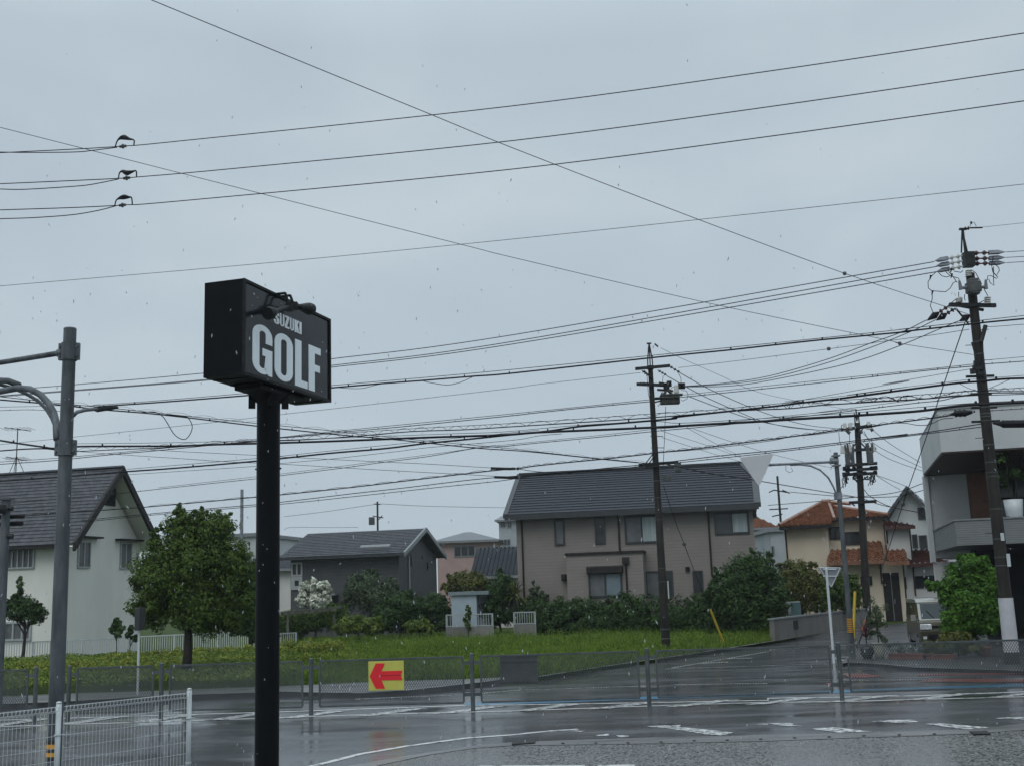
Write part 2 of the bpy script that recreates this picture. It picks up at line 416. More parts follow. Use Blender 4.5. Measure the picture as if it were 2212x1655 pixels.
# ------------------------------------------------------------------ mesh helpers
class MB:
    def __init__(s):
        s.v = []; s.f = []
    def add(s, vs, fs):
        n = len(s.v)
        s.v += [tuple(p) for p in vs]
        s.f += [tuple(i + n for i in f) for f in fs]
    def box8(s, p):
        s.add(p, [(0, 3, 2, 1), (4, 5, 6, 7), (0, 1, 5, 4), (1, 2, 6, 5), (2, 3, 7, 6), (3, 0, 4, 7)])
    def box(s, c, d, rot=None):
        x, y, z = d[0] / 2, d[1] / 2, d[2] / 2
        ps = [Vector(q) for q in ((-x, -y, -z), (x, -y, -z), (x, y, -z), (-x, y, -z), (-x, -y, z), (x, -y, z), (x, y, z), (-x, y, z))]
        if rot: ps = [rot @ q for q in ps]
        s.box8([q + Vector(c) for q in ps])
    def quad(s, a, b, c, d):
        s.add([a, b, c, d], [(0, 1, 2, 3)])
    def poly(s, pts):
        s.add(pts, [tuple(range(len(pts)))])
    def cyl(s, a, b, r0, r1=None, n=10, cap=True):
        a, b = Vector(a), Vector(b)
        r1 = r0 if r1 is None else r1
        d = (b - a)
        if d.length < 1e-6: return
        d.normalize()
        x = d.orthogonal().normalized(); y = d.cross(x)
        vs = []
        for i in range(n):
            t = 2 * math.pi * i / n
            o = x * math.cos(t) + y * math.sin(t)
            vs += [a + o * r0, b + o * r1]
        fs = [(2 * i, 2 * ((i + 1) % n), 2 * ((i + 1) % n) + 1, 2 * i + 1) for i in range(n)]
        if cap:
            fs.append(tuple(2 * i for i in range(n))[::-1]); fs.append(tuple(2 * i + 1 for i in range(n)))
        s.add(vs, fs)
    def tube(s, pts, r, n=6, radii=None):
        pts = [Vector(p) for p in pts]
        vs = []; fs = []
        N = len(pts)
        prev = None
        for i, p in enumerate(pts):
            d = (pts[min(i + 1, N - 1)] - pts[max(i - 1, 0)]).normalized()
            x = d.orthogonal().normalized() if prev is None else (prev - d * prev.dot(d)).normalized()
            prev = x
            y = d.cross(x)
            rr = radii[i] if radii else r
            for k in range(n):
                t = 2 * math.pi * k / n
                vs.append(p + (x * math.cos(t) + y * math.sin(t)) * rr)
        for i in range(N - 1):
            for k in range(n):
                a = i * n + k; b = i * n + (k + 1) % n
                fs.append((a, b, b + n, a + n))
        fs.append(tuple(range(n))[::-1]); fs.append(tuple((N - 1) * n + k for k in range(n)))
        s.add(vs, fs)
    def lathe(s, c, prof, n=16):
        c = Vector(c); vs = []; fs = []
        for r, z in prof:
            for k in range(n):
                t = 2 * math.pi * k / n
                vs.append(c + Vector((r * math.cos(t), r * math.sin(t), z)))
        for i in range(len(prof) - 1):
            for k in range(n):
                a = i * n + k; b = i * n + (k + 1) % n
                fs.append((a, b, b + n, a + n))
        fs.append(tuple(range(n))[::-1]); fs.append(tuple((len(prof) - 1) * n + k for k in range(n)))
        s.add(vs, fs)
    def clusters(s):
        par = list(range(len(s.v)))
        def fd(i):
            while par[i] != i: par[i] = par[par[i]]; i = par[i]
            return i
        for f in s.f:
            for k in f[1:]: par[fd(f[0])] = fd(k)
        comp = {}
        for i in range(len(s.v)): comp.setdefault(fd(i), []).append(i)
        A = np.array(s.v, float)
        boxes = [(c, A[c].min(0) - .015, A[c].max(0) + .015) for c in comp.values()]
        grp = list(range(len(boxes)))
        def gf(i):
            while grp[i] != i: i = grp[i]
            return i
        for i in range(len(boxes)):
            for j in range(i):
                if (boxes[i][1] <= boxes[j][2]).all() and (boxes[j][1] <= boxes[i][2]).all(): grp[gf(i)] = gf(j)
        out = {}
        for i, bx_ in enumerate(boxes): out.setdefault(gf(i), []).extend(bx_[0])
        return list(out.values())
    def build(s, name, material, parent=None, smooth=False, bevel=0):
        if name in SPLIT and parent is not None:
            cl = s.clusters()
            if 1 < len(cl) <= 60:
                first = None
                for c in cl:
                    ix = {v: i for i, v in enumerate(sorted(c))}
                    o = mkobj(SPLIT[name], [s.v[v] for v in sorted(c)], [tuple(ix[v] for v in f) for f in s.f if f[0] in ix], material, parent, smooth, bevel)
                    first = first or o
                return first
        return mkobj(name, s.v, s.f, material, parent, smooth, bevel)
SPLIT = dict(bracket='bracket', crossarm='crossarm', jumper_cables='jumper_cable', verge_trim='verge_trim', bargeboard='bargeboard', downpipe='downpipe', column='column',
             post_insulator='post_insulator', insulator='insulator', bushing='bushing', clamp='clamp', band='band', step_bolts='step_bolt', number_plate='number_plate', cable_joint='cable_joint',
             gutter='gutter', fascia='fascia', beam='beam', batten='batten', end_cap='end_cap', cable_box='cable_box', cable_end='cable_end', loose_cable='loose_cable', fitting='fitting',
             gable='gable', antenna='antenna', window_frames='window_frame', wiper='wiper', grille='grille', cable_hardware='cable_hardware', wall_lamp='wall_lamp', sign_frame='sign_frame', black_sleeve='black_sleeve', bolt='bolt', ridge_tiles='ridge_tiles', porch_roof='porch_roof_')
SPLIT.pop('porch_roof'); SPLIT.pop('ridge_tiles')

ORG = {}
def mkobj(name, verts, faces, material, parent=None, smooth=False, bevel=0):
    org = ORG.get(parent.as_pointer(), Vector((0, 0, 0))) if parent else None
    me = bpy.data.meshes.new(name)
    if parent is None:
        a = np.array(verts, dtype=float)
        org = Vector(((a[:, 0].min() + a[:, 0].max()) / 2, (a[:, 1].min() + a[:, 1].max()) / 2, a[:, 2].min()))
    vv = [(p[0] - org.x, p[1] - org.y, p[2] - org.z) for p in verts]
    me.from_pydata(vv, [], faces)
    o = bpy.data.objects.new(name, me)
    COL.objects.link(o)
    if parent: o.parent = parent
    else: o.location = org
    ORG[o.as_pointer()] = org
    me.materials.append(material)
    me.validate()
    if smooth:
        me.polygons.foreach_set('use_smooth', [True] * len(me.polygons))
    if bevel:
        bm_ = o.modifiers.new('bevel', 'BEVEL'); bm_.width = bevel; bm_.segments = 2; bm_.limit_method = 'ANGLE'
    return o
def tag(o, label, cat, group=None, kind=None):
    o['label'] = label; o['category'] = cat
    if group: o['group'] = group
    if kind: o['kind'] = kind
    return o
def thing(name, loc, label, cat, group=None, rotz=None):
    o = bpy.data.objects.new(name, None)
    COL.objects.link(o)
    o.location = loc
    o.empty_display_size = .2
    if rotz is not None:
        o.rotation_euler = (0, 0, rotz)
        ORG[o.as_pointer()] = Vector((0, 0, 0))     # parts given in local coordinates
    else:
        ORG[o.as_pointer()] = Vector(loc)           # parts given in world coordinates
    return tag(o, label, cat, group)
def struct(o, label=None, cat=None, kind='structure'):
    o['kind'] = kind
    if label: o['label'] = label
    if cat: o['category'] = cat
    return o
def np_quads(name, V, material, parent=None):
    V = np.asarray(V, dtype=np.float32).reshape(-1, 3)
    n = len(V) // 4
    if parent is None:
        org = Vector((float((V[:, 0].min() + V[:, 0].max()) / 2), float((V[:, 1].min() + V[:, 1].max()) / 2), float(V[:, 2].min())))
    else:
        org = ORG[parent.as_pointer()]
    V = V - np.array(org, dtype=np.float32)
    me = bpy.data.meshes.new(name)
    me.vertices.add(4 * n); me.vertices.foreach_set('co', V.ravel())
    me.loops.add(4 * n); me.loops.foreach_set('vertex_index', np.arange(4 * n, dtype=np.int32))
    me.polygons.add(n); me.polygons.foreach_set('loop_start', np.arange(0, 4 * n, 4, dtype=np.int32))
    me.update(calc_edges=True)
    me.materials.append(material)
    o = bpy.data.objects.new(name, me); COL.objects.link(o)
    if parent: o.parent = parent
    else: o.location = org
    ORG[o.as_pointer()] = org
    return o

# frame of a facade: t along the wall, o outwards (towards the viewer), z up
class Fr:
    def __init__(s, A, ang):
        s.A = Vector((A[0], A[1], 0)); s.d = Vector((math.cos(ang), math.sin(ang), 0)); s.n = Vector((math.sin(ang), -math.cos(ang), 0)); s.ang = ang
    def P(s, t, o, z):
        return s.A + s.d * t + s.n * o + Vector((0, 0, z))
    def uv(s, uv, o=0.0):
        r = ray(*uv)
        A = s.A + s.n * o
        k = (A - C).dot(s.n) / r.dot(s.n)
        p = C + r * k
        return ((p - A).dot(s.d), p.z)
    def side(s, t, right=True):
        # perpendicular wall starting at front corner t; right: faces +d, else faces -d
        p = s.P(t, 0, 0)
        return Fr((p.x, p.y), s.ang + math.pi / 2) if right else Fr((p.x, p.y), s.ang - math.pi / 2)
    def box(s, mb, t0, t1, o0, o1, z0, z1):
        P = s.P
        mb.box8([P(t0, o1, z0), P(t1, o1, z0), P(t1, o0, z0), P(t0, o0, z0), P(t0, o1, z1), P(t1, o1, z1), P(t1, o0, z1), P(t0, o0, z1)])
def window(fr, root, r, fm, gm, mull=1, second=None, name='window', fw=.06, proud=.07, hor=0, o=0.0, sill=False):
    t0, t1, z0, z1 = r
    b = MB()
    fr.box(b, t0, t1, o - .02, o + proud, z1 - fw, z1)
    fr.box(b, t0, t1, o - .02, o + proud, z0, z0 + fw)
    fr.box(b, t0, t0 + fw, o - .02, o + proud - .003, z0 + fw, z1 - fw)
    fr.box(b, t1 - fw, t1, o - .02, o + proud - .003, z0 + fw, z1 - fw)
    for i in range(mull):
        tm = t0 + (t1 - t0) * (i + 1) / (mull + 1)
        fr.box(b, tm - fw * .45, tm + fw * .45, o - .02, o + proud - .012, z0 + fw, z1 - fw)
    for i in range(hor):
        zm = z0 + (z1 - z0) * (i + 1) / (hor + 1)
        fr.box(b, t0 + fw, t1 - fw, o - .02, o + proud - .018, zm - fw * .4, zm + fw * .4)
    if sill:
        fr.box(b, t0 - .04, t1 + .04, o + proud + .002, o + proud + .05, z0 - .03, z0 + .02)
    w_ = b.build(name, fm, root)
    n = 1 + (1 if second else 0)
    for i in range(n):
        p = MB()
        a = t0 + fw + (t1 - t0 - 2 * fw) * i / n; c = t0 + fw + (t1 - t0 - 2 * fw) * (i + 1) / n
        fr.box(p, a, c, o + .004, o + .022, z0 + fw, z1 - fw)
        p.build('pane', second if i == 1 else gm, w_)
    return w_
def rect(fr, a, b, o=0.0):
    (t0, z1), (t1, z0) = fr.uv(a, o), fr.uv(b, o)
    return (min(t0, t1), max(t0, t1), min(z0, z1), max(z0, z1))
def courses(mb, eL, eR, rR, rL, n, step=.02):
    eL, eR, rR, rL = map(Vector, (eL, eR, rR, rL))
    nrm = (eR - eL).cross(rL - eL).normalized()
    if nrm.z < 0: nrm = -nrm
    for i in range(n):
        a, b = i / n, (i + 1) / n
        l0 = eL.lerp(rL, a); r0 = eR.lerp(rR, a); l1 = eL.lerp(rL, b); r1 = eR.lerp(rR, b)
        mb.quad(l0 + nrm * step, r0 + nrm * step, r1 + nrm * .002, l1 + nrm * .002)
        mb.quad(l0 - nrm * .002, r0 - nrm * .002, r0 + nrm * step, l0 + nrm * step)
def inside(poly, x, y):
    c = False; n = len(poly)
    for i in range(n):
        x0, y0 = poly[i]; x1, y1 = poly[(i + 1) % n]
        if (y0 > y) != (y1 > y) and x < (x1 - x0) * (y - y0) / (y1 - y0) + x0: c = not c
    return c
def tiles(mb, O, du, ds, poly, pitch=.27, row=.25, amp=.065, step=.065):
    O = Vector(O); du = Vector(du).normalized(); ds = Vector(ds).normalized()
    nn = du.cross(ds).normalized()
    if nn.z < 0: nn = -nn
    xs = [p[0] for p in poly]; ys = [p[1] for p in poly]
    sub = 5
    y = min(ys)
    while y < max(ys):
        k = 0
        x = min(xs)
        while x < max(xs):
            dx = pitch / sub
            if inside(poly, x + dx / 2, y + row / 2):
                h = lambda q: amp * (math.sin(2 * math.pi * q / pitch) * .7 + .3 * math.sin(4 * math.pi * q / pitch))
                h0, h1 = h(x), h(x + dx)
                A = O + du * x + ds * y; B = O + du * (x + dx) + ds * y
                A2 = A + ds * row; B2 = B + ds * row
                mb.quad(A + nn * (h0 + step), B + nn * (h1 + step), B2 + nn * h1, A2 + nn * h0)
                mb.quad(A + nn * (h0 - .01), B + nn * (h1 - .01), B + nn * (h1 + step), A + nn * (h0 + step))
            x += dx
        y += row

# leaf clouds
def leafcloud(ells, n, size, rng, shell=.55, clump=.34, flat=.35, aspect=.55, up=.5):
    vols = np.array([(e[1][0] * e[1][1] * e[1][2]) ** (2 / 3) for e in ells]); vols /= vols.sum()
    allV = []
    for (c, r), fr_ in zip(ells, vols):
        k = int(n * fr_)
        if k < 4: k = 4
        c = np.array(c, float); r = np.array(r, float)
        nc = max(5, int(k / 55))
        d = rng.normal(size=(nc, 3)); d /= np.linalg.norm(d, axis=1)[:, None]
        rad = rng.uniform(shell, .95, nc)[:, None]
        cc = c + d * rad * r
        cs = rng.uniform(.55, 1.25, nc) * clump
        idx = rng.integers(0, nc, k)
        dd = rng.normal(size=(k, 3)); dd /= np.linalg.norm(dd, axis=1)[:, None]
        rr = rng.uniform(.35, 1.0, k)[:, None] ** .6
        p = cc[idx] + dd * rr * (cs[idx][:, None]) * r.mean()
        s_ = size * rng.uniform(.55, 1.35, k)[:, None]
        nrm = dd * .6 + d[idx] * .5 + rng.normal(size=(k, 3)) * .5; nrm[:, 2] += up
        nrm /= np.linalg.norm(nrm, axis=1)[:, None]
        a = np.cross(nrm, rng.normal(size=(k, 3))); a /= np.linalg.norm(a, axis=1)[:, None]
        b = np.cross(nrm, a)
        q = np.stack([p - a * s_, p + b * s_ * aspect + nrm * s_ * .15, p + a * s_, p - b * s_ * aspect + nrm * s_ * .15], axis=1)
        allV.append(q)
    return np.concatenate(allV)
def ells_px(lst, y, dscale=1.0):
    o = []
    for e_ in lst:
        u, v, ru, rv = e_[:4]
        dy = e_[4] if len(e_) > 4 else 0
        p = Q(u, v, y + dy); k = (y + dy) / FPX
        o.append((tuple(p), (ru * k, (ru + rv) / 2 * k * dscale, rv * k)))
    return o
SEED = [11]
def tree(name, label, cat, lst, y, base_u, leafmat, n, size, trunk_r=.08, group=None, trunk_top=None, shell=.5, clump=.34, dscale=1., limbs=5, base_z=0.1, aspect=.55, up=.5, crown_name='crown', dvs=0):
    SEED[0] += 1
    rng = np.random.default_rng(SEED[0])
    es = ells_px(lst, y, dscale)
    big = [e_ for e_ in es if e_[1][0] > .35]
    for k_ in range(len(big) * 3):
        c0, r0 = big[k_ % len(big)]
        th_ = rng.uniform(-.3, math.pi + .3); ph_ = rng.uniform(-.9, .3)
        s0 = rng.uniform(.16, .30)
        es.append(((c0[0] + r0[0] * math.cos(th_) * math.cos(ph_) * 1.0, c0[1] + r0[1] * math.sin(ph_), c0[2] + r0[2] * math.sin(th_) * math.cos(ph_) * 1.0), (r0[0] * s0 * .8, r0[1] * s0, r0[2] * s0 * 1.3)))
    bp = Q(base_u, 1300, y); base = Vector((bp.x, bp.y, base_z))
    root = thing(name, base, label, cat, group)
    np_quads(crown_name, leafcloud(es, n, size, rng, shell, clump, aspect=aspect, up=up), leafmat, root)
    b = MB()
    top = max(es, key=lambda e_: e_[1][0] * e_[1][2])
    tc_ = Vector(top[0])
    mid = base.lerp(tc_, .55); mid.x = base.x + (tc_.x - base.x) * .3
    b.tube([base, base.lerp(mid, .5) + Vector((trunk_r * .3, 0, 0)), mid, tc_], 0, 8, radii=[trunk_r * 1.25, trunk_r, trunk_r * .8, trunk_r * .3])
    for i, e_ in enumerate(es[:limbs * 2]):
        p = Vector(e_[0])
        b.tube([mid.lerp(tc_, rng.uniform(0, .4)), (mid + p) / 2 + Vector((0, 0, .1)), p, p + Vector((rng.uniform(-.3, .3) * e_[1][0], 0, e_[1][2] * .6))], 0, 5,
               radii=[trunk_r * .5, trunk_r * .35, trunk_r * .2, trunk_r * .1])
    b.build('trunk', M['bark'], root, smooth=True)
    return root

# sheets on the ground
def sheet(name, pts, z, material, skirt=0.0):
    b = MB()
    P = [Vector((p[0], p[1], z)) for p in pts]
    b.poly(P)
    if skirt:
        n = len(P)
        for i in range(n):
            a, c = P[i], P[(i + 1) % n]
            b.quad(a, c, c - Vector((0, 0, skirt)), a - Vector((0, 0, skirt)))
    return b.build(name, material)
def gp(l, z=0): return [G(p, z) for p in l]
def ribbon(b, pts, wd, z):
    pts = [Vector((p[0], p[1], z)) for p in pts]
    L = []; Rr = []
    for i, p in enumerate(pts):
        d = (pts[min(i + 1, len(pts) - 1)] - pts[max(i - 1, 0)]); d.z = 0; d.normalize()
        n = Vector((-d.y, d.x, 0)) * wd / 2
        L.append(p + n); Rr.append(p - n)
    for i in range(len(pts) - 1):
        b.quad(Rr[i], Rr[i + 1], L[i + 1], L[i])
GR = R(-14)   # direction of the main street
# ================================================================== GROUND
struct(sheet('ground', [(-1500, -200), (1500, -200), (1500, 2500), (-1500, 2500)], -0.03, M['soil']))
struct(sheet('road', [(-60, -10), (90, -10), (90, 78), (-60, 78)], 0, M['road']))
walk_front = [(-700, 1556), (0, 1520), (145, 1514), (359, 1501), (607, 1493), (778, 1496), (880, 1490), (1000, 1477), (1090, 1466)]
walk_back = [(1085, 1462), (1008, 1466), (835, 1471), (685, 1478), (607, 1481), (350, 1491), (150, 1497), (0, 1503), (-700, 1528)]
ZW = .12
struct(sheet('pavement', gp(walk_front, ZW) + gp(walk_back, ZW), ZW, M['walk'], skirt=.12))
kb = MB(); ribbon(kb, gp(walk_front, .125), .14, .126)
struct(kb.build('kerb', M['gutter']))
side_l = [(1164, 1461), (1298, 1440), (1381, 1428), (1493, 1412), (1589, 1397), (1684, 1382), (1778, 1366), (1876, 1351)]
fl = gp(walk_back[::-1], .1)
land = [(p.x, p.y) for p in fl] + [(p.x, p.y) for p in gp(side_l, .1)] + [(28, 66), (45, 90), (45, 400), (-300, 400), (-300, 40)]
struct(sheet('field_ground', land, .1, M['soil'], skirt=.12))
kb = MB(); ribbon(kb, gp([(1080, 1464)] + side_l, .105), .15, .112)
struct(kb.build('street_kerb', M['gutter']))
right_front = [(1820, 1432), (1836, 1430), (1909, 1434), (1979, 1441), (2212, 1448), (2700, 1456)]
rl = gp(right_front, .08)
rland = [(p.x, p.y) for p in rl] + [(60, 20), (90, 60), (90, 300), (46, 300)] + [(p.x, p.y) for p in gp([(1990, 1330), (1909, 1350), (1850, 1385)], .08)]
struct(sheet('forecourt', rland, .08, M['walk2'], skirt=.1))
kb = MB(); ribbon(kb, gp(right_front, .085), .15, .092)
struct(kb.build('forecourt_kerb', M['gutter']))
# near car park
lo_e = [c4(1050, 1655), c4(1500, 1560), c4(1900, 1502), c4(2212, 1482), c6(500, 1475), c6(1300, 1462), c6(2212, 1442), c8(600, 1420), c8(1200, 1400), c8(1760, 1380), c8(2212, 1345), (2500, 1555)]
up_e = [c4(800, 1655), c4(1300, 1568), c4(1900, 1478), c4(2212, 1452), c6(500, 1432), c6(1300, 1408), c6(2212, 1388), c8(600, 1374), c8(1300, 1352), c8(1800, 1335), c8(2212, 1290), (2500, 1540)]
lo_p = [(-6.5, 9.5), (-4.2, 13.0), (-2.6, 14.8)] + [(p.x, p.y) for p in gp(lo_e)]
up_p = [(-7.3, 10.0), (-4.8, 13.8), (-3.1, 15.7)] + [(p.x, p.y) for p in gp(up_e)]
struct(sheet('car_park', lo_p + [(30, 16), (30, -8), (-14, -8), (-12, 4)], .006, M['lot']))
b = MB()
for i in range(len(lo_p) - 1):
    b.quad(Vector((*lo_p[i], .012)), Vector((*lo_p[i + 1], .012)), Vector((*up_p[i + 1], .010)), Vector((*up_p[i], .010)))
struct(b.build('gutter_apron', M['gutter']))
dots = [c6(440, 1466), c6(725, 1463), c6(1003, 1461), c6(1290, 1455), c6(1575, 1443), c6(1860, 1438), c6(2150, 1430), c8(232, 1418), c8(530, 1410), c8(830, 1400), c8(1135, 1392), c8(1440, 1385)]
for i, d_ in enumerate(dots):
    p = G(d_)
    b = MB(); b.lathe((p.x, p.y, .008), [(.028, 0), (.028, .014), (.012, .022), (.0, .022)], 8)  # raised black bump stands in for a dark drain-hole notch
    if i == 0:
        dot0 = tag(b.build('drain_notch_bump', M['stripe_b']), 'small black bump standing in for a dark drain notch in the wet gutter edge of the car park', 'bolt', 'row of drain notches made as small black bumps along the gutter edge')
    else:
        o = dot0.copy(); COL.objects.link(o); o.location = (p.x, p.y, .008)
for (cr, pts, lab) in ((c6, [(0, 1452), (205, 1428), (200, 1465), (0, 1480)], 'long dark drain cover in the gutter below the grey board'),
                       (c8, [(1740, 1368), (1890, 1362), (1925, 1388), (1780, 1392)], 'square drain cover in the gutter near the right edge')):
    q = [G(cr(*p)) for p in pts]
    b = MB(); b.poly([Vector((p.x, p.y, .03)) for p in q])
    for i in range(4):
        a, c_ = q[i], q[(i + 1) % 4]; b.quad(Vector((a.x, a.y, .03)), Vector((c_.x, c_.y, .03)), Vector((c_.x, c_.y, .0)), Vector((a.x, a.y, .0)))
    tag(b.build('drain_cover', M['arm']), lab, 'drain cover')
# painted markings
b = MB()
ribbon(b, gp([c4(300, 1700), c4(510, 1650), c4(900, 1550), c4(1300, 1482), c4(1800, 1414), c4(2212, 1384), c6(310, 1352), c6(570, 1335)]), .13, .005)
low = [(-300, 1578), m1(0, 1155), m1(790, 1130), m1(2100, 1092), c4(215, 1235), c4(1000, 1208), c4(2212, 1178), c6(1300, 1130), c6(2212, 1103), c8(600, 1098), c8(1300, 1078), c8(2212, 1055), (2500, 1496)]
upp = [(-300, 1566), m1(0, 1075), c4(215, 1185), c4(1860, 1128), c6(0, 1125), c6(1100, 1107), c6(2212, 1085), c8(0, 1068), c8(1300, 1047), c8(2212, 1012), (2500, 1486)]
ribbon(b, gp([c6(-300, 1662), c6(630, 1657)]), .12, .012); ribbon(b, gp([c6(740, 1657), c6(1060, 1652)]), .12, .012)
ribbon(b, gp([(u_ + 3, v_ + 5) for u_, v_ in side_l]), .12, .006)
ribbon(b, gp(low), .13, .005)
ribbon(b, gp(upp), .13, .005)
struct(b.build('road_marking_lines', M['paint']))
L0, L1 = G(m1(0, 1155)), G(c8(2212, 1055))
U0, U1 = G(m1(0, 1075)), G(c8(2212, 1012))
b = MB(); b2 = MB()
dl = (L1 - L0); LL = dl.length; dl.normalize(); du_ = (U1 - U0).normalized()
t = -2.0
while t < LL:
    a = L0 + dl * t; c_ = L0 + dl * (t + .45)
    def up_pt(s_): return U0 + (U1 - U0) * ((s_ + 1.1) / LL)
    b.quad(Vector((a.x, a.y, .009)), Vector((c_.x, c_.y, .009)), Vector((*up_pt(t + .45)[:2], .009)), Vector((*up_pt(t)[:2], .009)))
    t += 1.55
struct(b.build('road_marking_hatching', M['paint_worn']))
b = MB()
for cr, pts in ((c6, [(1140, 1308), (1460, 1300), (1440, 1316), (1300, 1323)]), (c6, [(1320, 1324), (1470, 1316), (1920, 1366), (1810, 1388), (1690, 1382)]),
                (c6, [(725, 1388), (830, 1374), (842, 1390), (740, 1397)]), (c6, [(900, 1388), (960, 1385), (1035, 1399), (930, 1404)]),
                (c6, [(2105, 1292), (2212, 1286), (2212, 1297)]), (c6, [(490, 1350), (640, 1346), (600, 1357)]),
                (c8, [(0, 1284), (225, 1282), (210, 1299), (320, 1310), (110, 1305)]), (c8, [(370, 1332), (560, 1318), (905, 1354), (620, 1366)]),
                (c8, [(890, 1268), (1100, 1255), (1245, 1254), (1300, 1274), (1150, 1280)]), (c8, [(1360, 1290), (1480, 1283), (1960, 1324), (1720, 1339)]),
                (c8, [(1960, 1241), (2212, 1226), (2212, 1253)])):
    q = [G(cr(*p)) for p in pts]
    b.poly([Vector((p.x, p.y, .005)) for p in q])
struct(b.build('road_marking_arrows', M['paint_worn']))
b = MB()
ribbon(b, gp([c6(1320, 815), c6(2212, 786), c8(540, 770)]), .12, .005)
ribbon(b, gp([c6(1380, 806), c6(1700, 752), c6(2060, 690), c6(2212, 665)]), .12, .005)
ribbon(b, gp([c6(1640, 770), c6(1760, 760), c6(1870, 757)]), .3, .009)
ribbon(b, gp([c6(1860, 727), c6(2080, 722)]), .3, .009)
ribbon(b, gp([c6(1400, 950), c6(2212, 940)]), .12, .005)
ribbon(b, gp([c8(560, 720), c8(900, 790), c8(1450, 826), c8(2212, 829)]), .12, .005)
ribbon(b, gp([c8(720, 912), c8(1800, 905), c8(2212, 900)]), .12, .005)
ribbon(b, gp([c4(860, 1075), c4(1860, 1035), c6(0, 1000), c6(1200, 960)]), .12, .005)
ribbon(b, gp([c8(0, 650), c8(600, 612), c8(1100, 585)]), .12, .005)  # bright reflection on the wet street, painted as a pale ribbon
struct(b.build('side_street_markings_and_reflection', M['paint_worn']))
b = MB()
ribbon(b, gp([c6(-400, 1118), c6(300, 1098), c6(1100, 1068), c6(2212, 1036), c8(560, 1012), c8(1300, 985), c8(2212, 955)]), .6, .007)
struct(b.build('blue_road_line', M['paint_blue']))
b = MB()
for pts in ([(660, 862), (830, 856), (1000, 880), (830, 894), (700, 890)], [(500, 940), (720, 932), (700, 966), (520, 962)],
            [(1290, 862), (2212, 848), (2212, 862), (1290, 876)], [(1400, 900), (2212, 905), (2212, 930), (1300, 928)]):
    q = [G(c8(*p)) for p in pts]
    b.poly([Vector((p.x, p.y, .012)) for p in q])
struct(b.build('red_road_patches', M['paint_red']))

# ================================================================== GRASS, COVER
rng = np.random.default_rng(3)
def blades(poly, n, h0, h1, wd, z0, rng, lean=.35, hfun=None):
    xs = [p[0] for p in poly]; ys = [p[1] for p in poly]
    pts = []
    while len(pts) < n:
        k = n
        X = rng.uniform(min(xs), max(xs), k); Y = rng.uniform(min(ys), max(ys), k)
        for x, y in zip(X, Y):
            if inside(poly, x, y): pts.append((x, y))
            if len(pts) >= n: break
    P = np.array(pts); k = len(P)
    h = rng.uniform(h0, h1, k)
    if hfun is not None: h *= hfun(P[:, 0], P[:, 1])
    an = rng.uniform(0, 2 * np.pi, k)
    dx, dy = np.cos(an) * wd, np.sin(an) * wd
    lx, ly = rng.normal(size=k) * lean * h, rng.normal(size=k) * lean * h
    z = np.full(k, z0)
    a = np.stack([P[:, 0] - dx, P[:, 1] - dy, z], 1); b_ = np.stack([P[:, 0] + dx, P[:, 1] + dy, z], 1)
    c_ = np.stack([P[:, 0] + lx + dx * .35, P[:, 1] + ly + dy * .35, z + h], 1); d_ = np.stack([P[:, 0] + lx - dx * .35, P[:, 1] + ly - dy * .35, z + h], 1)
    return np.stack([a, b_, c_, d_], 1)
def hump(x, y):
    return .75 + .35 * np.sin(x * .9 + 1.3 * np.sin(y * .35)) * np.sin(y * .55 + .6 * np.sin(x * .5)) + .12 * np.sin(x * 3.1) * np.sin(y * 2.3)
p_ = [G(q, .1) for q in [(560, 1484), (700, 1477), (835, 1471), (1008, 1466), (1085, 1462), (1164, 1460), (1298, 1439), (1381, 1427), (1493, 1411), (1589, 1396), (1684, 1381)]]
field_poly = [(p.x, p.y) for p in p_] + [(Q(1690, 1370, 52).x, 52), (Q(1120, 1370, 58).x, 58), (Q(600, 1390, 58).x, 58)]
def weeds(poly, n, size, rng):
    xs = [p[0] for p in poly]; ys = [p[1] for p in poly]; pts = []
    while len(pts) < n:
        cx, cy = rng.uniform(min(xs), max(xs)), rng.uniform(min(ys), max(ys))
        rr_ = rng.uniform(.3, 1.1)
        for _ in range(int(90 * rr_)):
            a_ = rng.uniform(0, 6.28); q_ = rr_ * rng.random() ** .6; x, y = cx + q_ * math.cos(a_), cy + q_ * math.sin(a_)
            if inside(poly, x, y): pts.append((x, y, .1 + (.26 + .26 * (1 - (q_ / rr_) ** 2)) * rng.uniform(.6, 1.05)))
    p = np.array(pts); k = len(p)
    nr = rng.normal(size=(k, 3)) * .7; nr[:, 2] += .8; nr /= np.linalg.norm(nr, axis=1)[:, None]
    a = np.cross(nr, rng.normal(size=(k, 3))); a /= np.linalg.norm(a, axis=1)[:, None]; b_ = np.cross(nr, a)
    s_ = size * rng.uniform(.6, 1.4, k)[:, None]
    return np.stack([p - a * s_, p + b_ * s_ * .55, p + a * s_, p - b_ * s_ * .55], 1)
gv = np.concatenate([blades(field_poly, 85000, .16, .42, .014, .1, rng, lean=.7, hfun=hump), blades(field_poly, 4000, .45, .65, .010, .1, rng, hfun=hump), weeds(field_poly, 16000, .03, rng)])
tag(np_quads('grass', gv, M['grass']), 'tall bright green grass and weeds filling the vacant plot', 'grass', kind='stuff')
